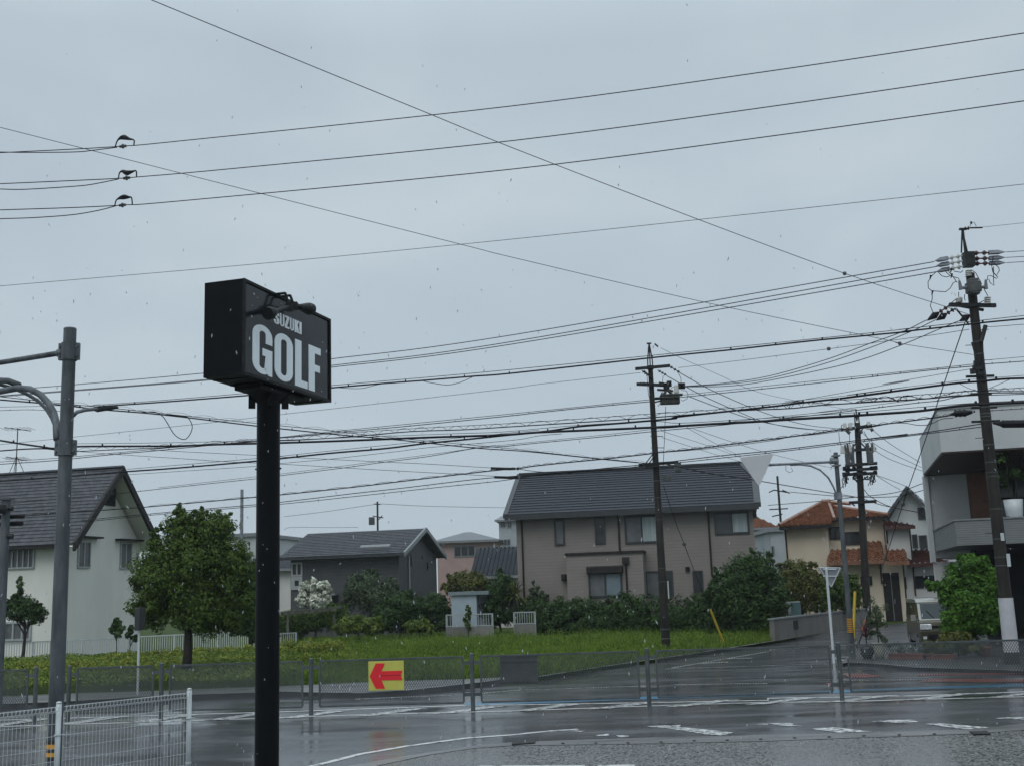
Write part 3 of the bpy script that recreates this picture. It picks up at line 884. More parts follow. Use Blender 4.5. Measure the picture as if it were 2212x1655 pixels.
# ground cover on the bank at left
q = [G(t_, .1) for t_ in [(-260, 1512), (0, 1503), (150, 1497), (350, 1491), (607, 1481), (640, 1479)]]
bank_poly = [(p.x, p.y) for p in q] + [(Q(640, 1400, 40).x, 40), (Q(500, 1420, 44).x, 44), (Q(-150, 1440, 44).x, 44)]
def cover(poly, n, zf, size, rng):
    xs = [p[0] for p in poly]; ys = [p[1] for p in poly]
    pts = []
    while len(pts) < n:
        X = rng.uniform(min(xs), max(xs), n); Y = rng.uniform(min(ys), max(ys), n)
        for x, y in zip(X, Y):
            if inside(poly, x, y): pts.append((x, y))
            if len(pts) >= n: break
    P = np.array(pts); k = len(P)
    z = zf(P[:, 0], P[:, 1]) * rng.uniform(.6, 1.0, k) + .1
    p = np.column_stack([P, z])
    nr = rng.normal(size=(k, 3)) * .7; nr[:, 2] += .8; nr /= np.linalg.norm(nr, axis=1)[:, None]
    a = np.cross(nr, rng.normal(size=(k, 3))); a /= np.linalg.norm(a, axis=1)[:, None]; b_ = np.cross(nr, a)
    s_ = size * rng.uniform(.6, 1.4, k)[:, None]
    return np.stack([p - a * s_, p + b_ * s_ * .6, p + a * s_, p - b_ * s_ * .6], 1)
nd = Vector((math.sin(-GR), math.cos(-GR), 0))
y0b = 29.0
def bank_h(x, y):
    dd = np.clip((x * nd.x + y * nd.y - 22.3), 0, 20)
    return .26 + .012 * dd + .08 * np.sin(x * 1.7 + y) * np.sin(y * 2.1 - x * .6)
tag(np_quads('ground_cover', cover(bank_poly, 95000, bank_h, .036, rng), M['cover']), 'low leafy ground cover on the bank behind the left guard fence', 'ground cover', kind='stuff')

# ================================================================== HEDGES / TREES
def hedge(name, label, pts, y0, y1, h, depth, leafmat, n, size, seed, cat='hedge', base=.1, ells=None, jit=.12):
    # pts: list of (u, v_top); follows real heights
    rg = np.random.default_rng(seed)
    es = []
    N = 14 if ells is None else ells
    us = np.linspace(pts[0][0], pts[-1][0], N)
    for i, u in enumerate(us):
        f = i / (N - 1)
        y = y0 + (y1 - y0) * f
        v = np.interp(u, [p[0] for p in pts], [p[1] for p in pts])
        top = Q(u, v, y)
        hh = max(.3, top.z - base)
        step = abs(Q(us[-1], v, y).x - Q(us[0], v, y).x) / (N - 1)
        es.append(((top.x, y, base + hh * .5 + rg.uniform(-.04, .04)), (step * .95, depth / 2, hh * .5 * rg.uniform(.94, 1.05))))
        es.append(((top.x + step * .5, y - depth * .18, base + hh * .34), (step * .8, depth * .4, hh * .36)))
    m_ = es[len(es) // 2][0]
    n = int(n * 1.5)
    root = thing(name, (m_[0], m_[1], base), label, cat)
    np_quads('foliage', leafcloud(es, n, size, rg, .55, .3), leafmat, root)
    b = MB()
    for e_ in es:
        c_ = e_[0]
        b.tube([(c_[0], c_[1], base - .02), (c_[0] + .05, c_[1], c_[2]), (c_[0] - .08, c_[1], c_[2] + e_[1][2] * .5)], .025, 5)
    b.build('stem', M['bark'], root)
    return root
hedge('clipped_hedge', 'long dark green hedge running in front of the tan house', [(1140, 1292), (1200, 1284), (1300, 1286), (1350, 1277), (1420, 1284), (1500, 1283), (1535, 1290)], 55, 52, 1.6, 1.6, M['lf_dark'], 41600, .062, 5)
hedge('shrub_row', 'upper row of yellow-green rounded shrubs below the white picket fence', [(195, 1418), (270, 1406), (330, 1401), (420, 1398), (500, 1394), (560, 1389), (640, 1382), (735, 1380)], 40.5, 44.5, .7, 1.1, M['cover_y'], 26000, .034, 6, cat='shrubs', ells=26)
hedge('shrub_row', 'lower row of pale green shrubs in front of the round tree', [(-60, 1446), (60, 1428), (160, 1426), (270, 1420), (420, 1417), (560, 1414), (640, 1408), (760, 1404)], 36, 38.8, .6, 1.1, M['cover_y'], 30000, .034, 7, cat='shrubs', ells=30)

tree('round_tree', 'large round dense green tree standing on the bank left of the black sign', 'tree',
     [(345, 1235, 62, 75), (395, 1150, 50, 52), (465, 1145, 50, 48), (500, 1225, 50, 72), (420, 1230, 85, 90), (335, 1305, 55, 55), (450, 1310, 85, 62), (510, 1310, 38, 50), (390, 1110, 18, 22), (436, 1112, 16, 20), (490, 1122, 12, 20), (300, 1250, 22, 28), (300, 1320, 24, 26)],
     34, 403, M['lf_mid'], 95000, .044, trunk_r=.13, shell=.35, clump=.24)
tree('dark_tree', 'dark leafy tree half hidden between the round tree and the black post', 'tree',
     [(530, 1240, 30, 45), (548, 1310, 45, 60), (505, 1330, 50, 40), (560, 1350, 50, 30)], 46, 540, M['lf_dark'], 19200, .062, trunk_r=.1, dscale=.6)
tree('small_tree', 'small dark tree with a spiky top at the left wall of the white house', 'tree',
     [(52, 1310, 30, 24), (68, 1325, 38, 20), (38, 1325, 26, 18), (45, 1275, 9, 20), (43, 1258, 5, 12), (85, 1312, 20, 14), (30, 1300, 16, 18)],
     46, 52, M['lf_dark'], 6720, .062, trunk_r=.07, shell=.3, clump=.45)
tree('round_leaved_shrub', 'thin shrub with round dark leaves against the white house, nearer the pole', 'shrub',
     [(252, 1350, 9, 10), (241, 1362, 9, 8), (262, 1357, 8, 8), (254, 1370, 10, 8), (250, 1340, 4, 8)], 48, 255, M['lf_dark'], 330, .09, trunk_r=.02, shell=.2, clump=.6, aspect=.9)
tree('round_leaved_shrub', 'thin shrub with round dark leaves against the white house, nearer the sign post', 'shrub',
     [(281, 1362, 6, 9), (276, 1372, 7, 6), (284, 1354, 4, 8), (290, 1378, 8, 8)], 49, 280, M['lf_dark'], 240, .09, trunk_r=.02, shell=.2, clump=.6, aspect=.9)
tree('flowering_tree', 'small tree covered in white blossom in front of the dark house', 'tree',
     [(672, 1262, 20, 14), (695, 1272, 20, 18), (660, 1288, 20, 18), (688, 1298, 26, 16), (650, 1300, 14, 12), (705, 1285, 12, 16), (702, 1308, 14, 8)],
     58, 680, M['petal'], 9000, .075, trunk_r=.07, shell=.4, clump=.33, crown_name='blossom')
tree('garden_tree', 'grey-green garden tree in the middle of the dark house front', 'tree',
     [(790, 1265, 40, 32), (815, 1290, 46, 36), (762, 1290, 22, 28), (840, 1275, 22, 30), (800, 1240, 18, 12)], 60, 795, M['lf_grey'], 19200, .062, trunk_r=.08)
tree('garden_bush', 'dense dark green bush in front of the corner of the dark house', 'bush',
     [(870, 1310, 42, 32), (845, 1335, 42, 28), (885, 1340, 30, 26), (830, 1350, 22, 16)], 56, 862, M['lf_dark'], 17600, .062, trunk_r=.06)
tree('garden_bush', 'dark green bush left of the pale storage shed', 'bush',
     [(935, 1310, 38, 28), (950, 1335, 32, 26), (915, 1340, 26, 22), (905, 1350, 28, 14)], 57, 930, M['lf_dark'], 15200, .062, trunk_r=.06)
tree('garden_bush', 'olive-yellow bush rising behind the storage shed', 'bush',
     [(1000, 1250, 34, 16), (1015, 1262, 38, 24), (975, 1268, 22, 18), (1040, 1262, 20, 20)], 62, 1005, M['lf_olive'], 14400, .062, trunk_r=.06)
tree('garden_bush', 'wide green bush left of the flowering tree behind the black post', 'bush',
     [(640, 1345, 42, 26), (680, 1340, 34, 24), (615, 1350, 30, 22), (730, 1335, 30, 26), (715, 1318, 18, 16)], 55, 650, M['lf_mid'], 19200, .055, trunk_r=.05)
tree('garden_bush', 'pale green leafy clump at the back edge of the grass', 'bush',
     [(770, 1350, 36, 18), (800, 1352, 28, 16), (745, 1352, 24, 16), (815, 1340, 10, 14), (772, 1338, 10, 12)], 53, 775, M['lf_lite'], 9000, .065, trunk_r=.04)
tree('garden_bush', 'small bright bush in front of the dark bushes beside the shed', 'bush',
     [(905, 1350, 26, 14), (890, 1355, 18, 12), (925, 1356, 16, 10)], 52.5, 905, M['lf_lite'], 4000, .065, trunk_r=.03)
tree('garden_bush', 'dark bush between the storage shed and the tan house', 'bush',
     [(1070, 1305, 30, 36), (1085, 1270, 28, 36), (1100, 1315, 26, 34), (1075, 1330, 34, 20), (1045, 1320, 12, 20)], 56, 1080, M['lf_dark'], 16800, .062, trunk_r=.06)
tree('climbing_plant', 'narrow leafy climber growing on the white rail in front of the shed', 'plant',
     [(1010, 1318, 7, 10), (1008, 1335, 8, 14), (1012, 1350, 7, 8)], 53.4, 1010, M['lf_mid'], 900, .06, trunk_r=.015)
tree('conifer', 'small feathery conifer at the left corner of the tan house', 'tree',
     [(1155, 1275, 11, 16), (1160, 1290, 18, 14), (1140, 1300, 14, 14), (1178, 1288, 8, 8), (1152, 1262, 5, 10)], 56.5, 1158, M['lf_grey'], 2600, .06, trunk_r=.04)
# yucca / palm
def spiky(name, label, base, h, mt, n, ln, wd, seed, trunk=.06, cat='plant', root=None):
    rg = random.Random(seed)
    base = Vector(base)
    root = root or thing(name, base, label, cat)
    b = MB(); b.tube([base, base + Vector((.03, 0, h * .5)), base + Vector((0, 0, h))], trunk, 7)
    b.build('trunk', M['bark'], root)
    b = MB(); top = base + Vector((0, 0, h))
    for i in range(n):
        a = rg.uniform(0, 6.28); el = rg.uniform(-.5, 1.35); l = ln * rg.uniform(.7, 1.1)
        d = Vector((math.cos(a) * math.cos(el), math.sin(a) * math.cos(el), math.sin(el)))
        sd_ = d.cross(Vector((0, 0, 1))).normalized() * wd
        p0 = top + d * .04; p1_ = top + d * l * .55; p2_ = top + d * l - Vector((0, 0, l * .22))
        b.quad(p0 - sd_ * .6, p0 + sd_ * .6, p1_ + sd_, p1_ - sd_)
        b.add([p1_ - sd_, p1_ + sd_, p2_], [(0, 1, 2)])
    b.build('foliage', mt, root)
    return root
pq = Q(1113, 1300, 56)
spiky('yucca', 'spiky yucca palm at the left corner of the tan house', (pq.x, pq.y - .8, .1), 2.0, M['lf_olive'], 90, 1.0, .035, 4, .12)
tree('large_bush', 'large dark green bush at the right end of the tan house', 'bush',
     [(1600, 1250, 48, 50), (1640, 1235, 40, 42), (1660, 1290, 42, 55), (1600, 1310, 66, 50), (1548, 1290, 28, 40), (1640, 1340, 62, 38), (1580, 1350, 60, 26), (1540, 1330, 26, 30)],
     49, 1612, M['lf_dark'], 48000, .062, trunk_r=.1)
tree('garden_shrub', 'olive shrub on the retaining wall right of the large dark bush', 'bush',
     [(1715, 1235, 34, 28), (1740, 1262, 36, 36), (1700, 1280, 30, 36), (1755, 1225, 14, 12), (1735, 1295, 34, 26)], 51, 1725, M['lf_olive'], 20800, .055, trunk_r=.06, base_z=.6)
tree('garden_shrub', 'olive shrub behind the bare triangular sign post on the retaining wall', 'bush',
     [(1790, 1275, 30, 34), (1815, 1270, 22, 30), (1780, 1300, 34, 22), (1840, 1262, 16, 26), (1835, 1295, 26, 26), (1855, 1275, 10, 20)], 53, 1805, M['lf_mid'], 17600, .055, trunk_r=.06, base_z=.6)
tree('leafy_tree', 'bushy bright green tree beside the big utility pole on the right', 'tree',
     [(2100, 1225, 36, 28), (2075, 1250, 36, 34), (2130, 1255, 28, 42), (2090, 1300, 52, 44), (2130, 1320, 32, 44), (2065, 1335, 34, 28), (2110, 1350, 44, 26), (2030, 1272, 24, 14), (2012, 1262, 16, 12), (2050, 1288, 24, 20), (2098, 1206, 10, 10), (2128, 1210, 10, 12), (2058, 1358, 26, 24)],
     33.6, 2105, M['lf_bright'], 41600, .055, trunk_r=.07, shell=.4)
tree('low_greenery', 'mixed low garden plants between the terracotta trough and the red pot', 'plants',
     [(2010, 1398, 22, 14), (2045, 1395, 26, 16), (2085, 1398, 24, 14), (2120, 1402, 14, 10), (2060, 1380, 40, 14)], 33.2, 2060, M['lf_olive'], 6500, .05, trunk_r=.03, crown_name='foliage')

# ================================================================== BUILDINGS
def house_root(name, fr, t, label, cat='house'):
    p = fr.P(t, 0, 0.1)
    return thing(name, p, label, cat)
# ---- tan house
A = Q(1117, 1200, 57.0)
F = Fr(A[:2], R(-11))
tR, _ = F.uv((1631, 1180))
_, zeL = F.uv(c5(140, 735)); _, zeR = F.uv(c5(2150, 640))
ze = (zeL + zeR) / 2
root = house_root('tan_house', F, tR / 2, 'two-storey tan sided house with dark slate roof behind the long hedge')
D = 7.0
b = MB(); F.box(b, 0, tR, -D, 0, .1, ze)
wall = b.build('wall', M['tan'], root)
ov = .55
zr = F.uv(c5(1500, 275), -D / 2)[1]
zo = F.uv(c5(1100, 650), ov)[1] + .02
b = MB()
eL = F.P(-.4, ov, zo); eR = F.P(tR + .25, ov, zo); rL = F.P(-.4, -D / 2, zr); rR = F.P(tR + .25, -D / 2, zr)
tcut = tR + .25
kR = F.uv(c5(2070, 240), -D / 2)[0]
mid_f = .62
mR = eR.lerp(rR, mid_f); mL = eL.lerp(rL, mid_f)
courses(b, eL, eR, mR, mL, 10, .035)
courses(b, mL, mR, F.P(kR, -D / 2, zr), rL, 7, .035)
# back slope and hip end
b.quad(F.P(-.4, -D - ov, zo), F.P(tcut, -D - ov, zo), F.P(kR, -D / 2, zr), F.P(-.4, -D / 2, zr))
mRb = F.P(tcut, -D / 2 - (mR - F.P(tcut, -D / 2, mR.z)).length, mR.z)
b.add([mR, mRb, F.P(kR, -D / 2, zr)], [(0, 1, 2)])
b.quad(eL - Vector((0, 0, .1)), eR - Vector((0, 0, .1)), F.P(tcut, -D - ov, zo - .1), F.P(-.4, -D - ov, zo - .1))
roof = b.build('roof', M['slate'], root)
b = MB()
F.box(b, -.45, tR + .3, ov - .03, ov + .10, zo - .26, zo + .0)
F.box(b, -.45, tR + .3, -D - ov - .10, -D - ov + .03, zo - .26, zo + .0)
b.build('gutter', M['trim_dark'], roof)
b = MB()
def verge(tt):
    for (p, q_) in ((F.P(tt, ov, zo), F.P(tt, -D / 2, zr)), (F.P(tt, -D - ov, zo), F.P(tt, -D / 2, zr))):
        dz = Vector((0, 0, .16)); dt = F.d * .12
        b.box8([p - dz - dt, p - dz + dt, q_ - dz + dt, q_ - dz - dt, p + dz * .35 - dt, p + dz * .35 + dt, q_ + dz * .35 + dt, q_ + dz * .35 - dt])
verge(-.42)
p0, p1_, p2_ = eR, mR, F.P(kR, -D / 2, zr)
for p, q_ in ((eR, mR), (mR, p2_)):
    dz = Vector((0, 0, .16)); dt = F.d * .16
    b.box8([p - dz - dt, p - dz + dt, q_ - dz + dt, q_ - dz - dt, p + dz * .4 - dt, p + dz * .4 + dt, q_ + dz * .4 + dt, q_ + dz * .4 - dt])
b.build('verge_trim', M['trim_dark'], roof)
b = MB(); F.box(b, -.42, kR, -D / 2 - .14, -D / 2 + .14, zr - .02, zr + .08); b.build('ridge_cap', M['trim_dark'], roof)
# gable infill
b = MB()
for tt in (0.02, tR - .02):
    b.add([F.P(tt, 0, ze), F.P(tt, -D, ze), F.P(tt, -D / 2, zr - .35)], [(0, 1, 2)])
    b.add([F.P(tt, 0, ze - .01), F.P(tt, -.02, zo - .1), F.P(tt, -D / 2, zr - .25)], [(0, 1, 2)])
b.build('gable', M['tan'], root)
window(F, root, rect(F, c5(455, 735), c5(552, 955)), M['trim_dark'], M['frosted'], 0, fw=.08)
window(F, root, rect(F, c5(803, 715), c5(903, 942)), M['trim_dark'], M['glass_in'], 0, fw=.06)
window(F, root, rect(F, c5(1060, 705), c5(1368, 932)), M['trim_dark'], M['frosted'], 1, M['curtain'], fw=.09)
window(F, root, rect(F, c5(1835, 675), c5(2148, 853)), M['trim_dark'], M['glass'], 1, M['curtain'], fw=.09)
window(F, root, rect(F, c5(1245, 1182), c5(1492, 1400)), M['trim_dark'], M['frosted'], 1, M['glass_in'], fw=.07)
window(F, root, rect(F, c5(1650, 1175), c5(1752, 1370)), M['trim_dark'], M['glass_in'], 0, fw=.06)
# porch projection
po = 1.3
r_ = rect(F, c5(560, 1045), c5(1240, 1400), po)
b = MB(); F.box(b, r_[0], r_[1], 0, po, .1, r_[3]); pz = b.build('bay', M['tan'], root)
b = MB(); F.box(b, r_[0] - .06, r_[1] + .06, -.0 + .003, po + .07, r_[3] - .0, r_[3] + .12); b.build('parapet_cap', M['brownd'], pz)
window(F, root, rect(F, c5(750, 1195), c5(1052, 1400), po), M['trim_dark'], M['frosted'], 1, M['curtain2'], o=po, fw=.09)
b = MB(); rr = rect(F, c5(738, 1140), c5(1055, 1195), po); F.box(b, rr[0], rr[1], po, po + .28, rr[2], rr[3]); b.build('shutter_box', M['brownd'], root, bevel=.05)
b = MB()
for (u0, u1, v0, v1, o_) in ((168, 182, 700, 1425, 0), (1002, 1018, 700, 1020, 0), (1775, 1795, 655, 1135, 0), (1068, 1082, 1065, 1365, po)):
    t0, z1 = F.uv(c5((u0 + u1) / 2, v0), o_); _, z0 = F.uv(c5((u0 + u1) / 2, v1), o_)
    b.cyl(F.P(t0, o_ + .06, max(.12, z0 - .5)), F.P(t0, o_ + .06, z1), .045, n=8)
t0, z0 = F.uv(c5(1075, 1080), po); F.box(b, t0 - .16, t0 + .16, po, po + .16, z0 - .2, z0 + .12)
b.build('downpipe', M['brownd'], root)
b = MB(); t0, z0 = F.uv(c5(1610, 1160)); F.box(b, t0 - .1, t0 + .1, 0, .12, z0 - .1, z0 + .1); b.build('wall_lamp', M['blackm'], root)
b = MB(); t0, z0 = F.uv(c5(545, 1225)); F.box(b, t0 - .12, t0 + .12, .0, .3, z0 - .2, z0 + .12); b.build('vent_hood', M['brownd'], root, bevel=.04)

# ---- white gable house (left)
A = Q(133, 1250, 50.0)
GW = Fr(A[:2], R(77))       # gable wall, faces right
FW = Fr(A[:2], R(-13))      # front wall runs left from the corner (negative t)
tap = GW.uv(c1(1063, 556), .9)[0]
wid = 2 * tap
zap = GW.uv(c1(1063, 566), .9)[1]
zev = FW.uv((40, 1169), .5)[1]
root = house_root('white_house', FW, -6, 'white rendered house with steep grey slate gable roof at far left')
LEN = 15
b = MB()
FW.box(b, -LEN, 0, -wid, 0, .1, zev)
b.build('wall', M['stucco'], root)
b = MB()
o0 = .0
za_w = zap - .45
b.add([GW.P(0, o0, zev), GW.P(wid, o0, zev), GW.P(wid / 2, o0, za_w), GW.P(0, o0 - .3, zev), GW.P(wid, o0 - .3, zev), GW.P(wid / 2, o0 - .3, za_w)],
      [(0, 1, 2), (3, 5, 4), (0, 2, 5, 3), (1, 4, 5, 2), (0, 3, 4, 1)])
b.build('gable', M['stucco'], root)
ovg = .9
slope = (zap - zev) / (wid / 2)
ovs = .5
b = MB()
zE = zev - slope * ovs * .35
def wp(tg, o, z): return GW.P(tg, o, z)
for sgn in (0, 1):
    te = -ovs if sgn == 0 else wid + ovs
    courses(b, wp(te, ovg, zE), wp(te, -LEN, zE), wp(wid / 2, -LEN, zap), wp(wid / 2, ovg, zap), 22, .025)
    th = Vector((0, 0, .14))
roof = b.build('roof', M['slate2'], root)
b = MB()
for te in (-ovs, wid + ovs):
    b.quad(wp(te, ovg - .02, zE) - th, wp(te, -LEN, zE) - th, wp(wid / 2, -LEN, zap) - th, wp(wid / 2, ovg - .02, zap) - th)
b.build('soffit', M['stucco'], roof)
b = MB()
for te in (-ovs, wid + ovs):
    p, q_ = wp(te, ovg, zE), wp(wid / 2, ovg, zap)
    up = Vector((0, 0, .05)); dn = Vector((0, 0, -.34)); a = GW.n * .07
    b.box8([p + dn - a, p + dn + a, q_ + dn + a, q_ + dn - a, p + up - a, p + up + a, q_ + up + a, q_ + up - a])
b.build('bargeboard', M['brownd'], roof)
b = MB(); b.box8([wp(wid / 2 - .15, ovg, zap - .02), wp(wid / 2 + .15, ovg, zap - .02), wp(wid / 2 + .15, -LEN, zap - .02), wp(wid / 2 - .15, -LEN, zap - .02),
                  wp(wid / 2 - .04, ovg, zap + .07), wp(wid / 2 + .04, ovg, zap + .07), wp(wid / 2 + .04, -LEN, zap + .07), wp(wid / 2 - .04, -LEN, zap + .07)]); b.build('ridge_cap', M['slate'], roof)
b = MB(); FW.box(b, -LEN, .6, ovs - .02, ovs + .12, zE - .16, zE - .02); FW.box(b, -LEN, .5, .0, ovs - .03, zE - .12, zE - .07); b.build('gutter', M['brownd'], roof)
for (a, c_, hd) in (((672, 1203), (773, 1443), ((625, 1163), (840, 1188))), ((1037, 1216), (1130, 1450), ((995, 1188), (1190, 1212)))):
    window(GW, root, rect(GW, c1(*a), c1(*c_)), M['alu'], M['frosted'], 1, M['frosted'], fw=.07)
    h_ = rect(GW, c1(*hd[0]), c1(*hd[1])); b = MB(); zc = (h_[2] + h_[3]) / 2; GW.box(b, h_[0], h_[1], 0, .35, zc - .04, zc + .04); b.build('window_hood', M['brownd'], root)
h_ = rect(GW, c1(912, 735), c1(988, 908)); b = MB(); GW.box(b, h_[0], h_[1], 0, .06, h_[2], h_[3])
for i in range(8): z_ = h_[2] + (h_[3] - h_[2]) * (i + .5) / 8; GW.box(b, h_[0] + .04, h_[1] - .04, .06, .09, z_ - .03, z_ + .01)
b.build('gable_vent', M['brownd'], root)
window(FW, root, rect(FW, c1(70, 1232), c1(300, 1443)), M['alu'], M['frosted'], 4, None, fw=.07, proud=.09)
window(FW, root, rect(FW, c2(45, 408), c2(272, 568)), M['alu'], M['frosted'], 2, None, fw=.09, proud=.09)
# aerial
p = wp(wid / 2, -7.8, zap)
at_ = Q(34, 1024, p.y)
base = Vector((at_.x, p.y, zap + .03)); topz = Q(40, 925, p.y).z
root2 = thing('tv_aerial', base, 'thin rooftop television aerial on the ridge of the white house', 'aerial')
b = MB(); b.cyl(base, (base.x, base.y, topz), .025)
for a in range(3):
    an = a * 2.1; b.cyl((base.x + .45 * math.cos(an), base.y + .3 * math.sin(an), base.z - .02), (base.x, base.y, base.z + .9), .015)
b.build('mast', M['arm'], root2)
b = MB()
for zf, L_ in ((topz - .05, 1.3), (topz - 1.5, 1.0)):
    b.cyl((base.x - L_ / 2, base.y, zf + .12), (base.x + L_ / 2, base.y, zf - .1), .018)
    for i in range(8):
        x = base.x - L_ / 2 + L_ * i / 7; b.cyl((x - .06, base.y - .35, zf + .05), (x + .06, base.y + .35, zf), .009, n=5)
b.build('antenna', M['arm'], root2)

# ---- white picket fence in front of the white house
def picket(name, label, P0, P1, h, n, mt, base=.1, posts=4, rail2=.1):
    P0, P1 = Vector(P0), Vector(P1)
    root = thing(name, (P0 + P1) / 2, label, 'fence')
    d = (P1 - P0); L_ = d.length; d.normalize(); nn = Vector((-d.y, d.x, 0))
    if base > .3:
        b = MB(); b.box8([P0 - nn * .08, P1 - nn * .08, P1 + nn * .08, P0 + nn * .08] + [p + Vector((0, 0, base + .04)) for p in (P0 - nn * .08, P1 - nn * .08, P1 + nn * .08, P0 + nn * .08)]); b.build('base_wall', M['block'], root)
    b = MB()
    for z_, th in ((base + h, .05), (base + rail2, .04)):
        a, c_ = P0.copy(), P1.copy(); a.z = c_.z = z_
        b.box8([a - nn * .025 - Vector((0, 0, th)), c_ - nn * .025 - Vector((0, 0, th)), c_ + nn * .025 - Vector((0, 0, th)), a + nn * .025 - Vector((0, 0, th)),
                a - nn * .025, c_ - nn * .025, c_ + nn * .025, a + nn * .025])
    b.build('rail', mt, root)
    b = MB()
    for i in range(n):
        q_ = P0 + d * (L_ * (i + .5) / n); b.box((q_.x, q_.y, base + h / 2 + rail2 / 2 - .02), (.028, .028, h - rail2 - .04))
    b.build('pickets', mt, root)
    for i in range(posts):
        b = MB(); q_ = P0 + d * (L_ * i / (posts - 1)); b.box((q_.x, q_.y, base / 2 + h / 2), (.06, .06, h + base - .02)); b.build('post', mt, root)
    return root
P0 = Q(-40, 1400, 46.4); P1 = Q(560, 1380, 52.5)
picket('picket_fence', 'long white metal picket fence below the white house', (P0.x, P0.y, 0), (P1.x, P1.y, 0), .92, 118, M['white'], base=.05, posts=7)
P0 = Q(964, 1330, 53.8); P1 = Q(1064, 1330, 53.2)
picket('white_railing', 'short white railing in front of the storage shed', (P0.x, P0.y, 0), (P1.x, P1.y, 0), .62, 18, M['rail_w'], base=.74, posts=3)
P0 = Q(1110, 1330, 53.4); P1 = Q(1156, 1330, 53.2)
picket('white_railing', 'short white railing piece left of the long hedge', (P0.x, P0.y, 0), (P1.x, P1.y, 0), .62, 9, M['rail_w'], base=.76, posts=2)
P0 = Q(606, 1380, 53.0); P1 = Q(640, 1380, 53.4)
picket('white_railing', 'short white railing piece just right of the black post', (P0.x, P0.y, 0), (P1.x, P1.y, 0), .6, 8, M['rail_w'], base=.2, posts=2)

# ---- dark house
A = Q(862, 1230, 66)
F = Fr(A[:2], R(-12)); GD = Fr(A[:2], R(78))
tL = F.uv((628, 1230))[0]
ze = F.uv(c3(1240, 1022))[1]
D = GD.uv(c3(1560, 1150))[0]
root = house_root('dark_house', F, tL / 2, 'charcoal sided two-storey house with grey slate gable roof')
b = MB(); F.box(b, tL, 0, -D, 0, .1, ze); b.build('wall', M['dark_sid'], root)
zr = GD.uv(c3(1435, 803), .5)[1]
b = MB(); b.add([GD.P(0, 0, ze), GD.P(D, 0, ze), GD.P(D / 2, 0, zr - .3), GD.P(0, -.3, ze), GD.P(D, -.3, ze), GD.P(D / 2, -.3, zr - .3)],
                [(0, 1, 2), (3, 5, 4), (0, 2, 5, 3), (1, 4, 5, 2), (0, 3, 4, 1)]); b.build('gable', M['dark_sid'], root)
b = MB(); ovs = .55; ovg = .5; zE = F.uv(c3(800, 1040), ovs)[1]
for te in (-ovs, D + ovs):
    courses(b, GD.P(te, ovg, zE), GD.P(te, tL - ovg, zE), GD.P(D / 2, tL - ovg, zr), GD.P(D / 2, ovg, zr), 15, .03)
    th = Vector((0, 0, .12))
    b.quad(GD.P(te, ovg, zE) - th, GD.P(te, tL - ovg, zE) - th, GD.P(D / 2, tL - ovg, zr) - th, GD.P(D / 2, ovg, zr) - th)
roof = b.build('roof', M['slate2'], root)
b = MB()
for te in (-ovs, D + ovs):
    p, q_ = GD.P(te, ovg, zE), GD.P(D / 2, ovg, zr); up = Vector((0, 0, .05)); dn = Vector((0, 0, -.2)); a = GD.n * .06
    b.box8([p + dn - a, p + dn + a, q_ + dn + a, q_ + dn - a, p + up - a, p + up + a, q_ + up + a, q_ + up - a])
b.build('bargeboard', M['trim_grey'], roof)
b = MB(); F.box(b, tL - ovg, ovg, ovs, ovs + .1, zE - .16, zE - .02); b.build('gutter', M['trim_dark'], roof)
b = MB(); t0, z0 = F.uv(c3(900, 992), 0); b.box8([F.P(t0, .0, z0 + .0), F.P(t0 + 1.8, .0, z0), F.P(t0 + 1.8, -.15, z0 + .16), F.P(t0, -.15, z0 + .16), F.P(t0, .02, z0 + .12), F.P(t0 + 1.8, .02, z0 + .12), F.P(t0 + 1.8, -.13, z0 + .26), F.P(t0, -.13, z0 + .26)]); b.build('snow_guard', M['trim_grey'], roof)
window(F, root, rect(F, c3(307, 1106), c3(404, 1222)), M['alu'], M['glass'], 1, M['glass'], fw=.1)
window(F, root, rect(F, c3(307, 1228), c3(404, 1338)), M['alu'], M['glass_in'], 0, None, fw=.22)
b = MB(); t0, z1 = GD.uv(c3(1313, 1050)); _, z0 = GD.uv(c3(1313, 1345)); b.cyl(GD.P(t0, .07, z0), GD.P(t0, .07, z1), .05); b.build('downpipe', M['alu'], root)
for (a, c_) in (((1335, 1040), (1352, 1130)), ((1478, 1100), (1492, 1170)), ((1430, 1050), (1460, 1072))):
    b = MB(); h_ = rect(GD, c3(*a), c3(*c_)); GD.box(b, h_[0], h_[1], 0, .06, h_[2], h_[3]); b.build('vent', M['trim_dark'], root)
b = MB(); h_ = rect(F, c3(640, 1372), c3(716, 1386)); F.box(b, h_[0], h_[1], 0, .6, h_[2], h_[3]); b.build('door_hood', M['trim_grey'], root)
b = MB(); h_ = rect(F, c3(645, 1390), c3(712, 1500)); F.box(b, h_[0], h_[1], 0, .05, h_[2], h_[3]); b.build('door', M['void'], root)

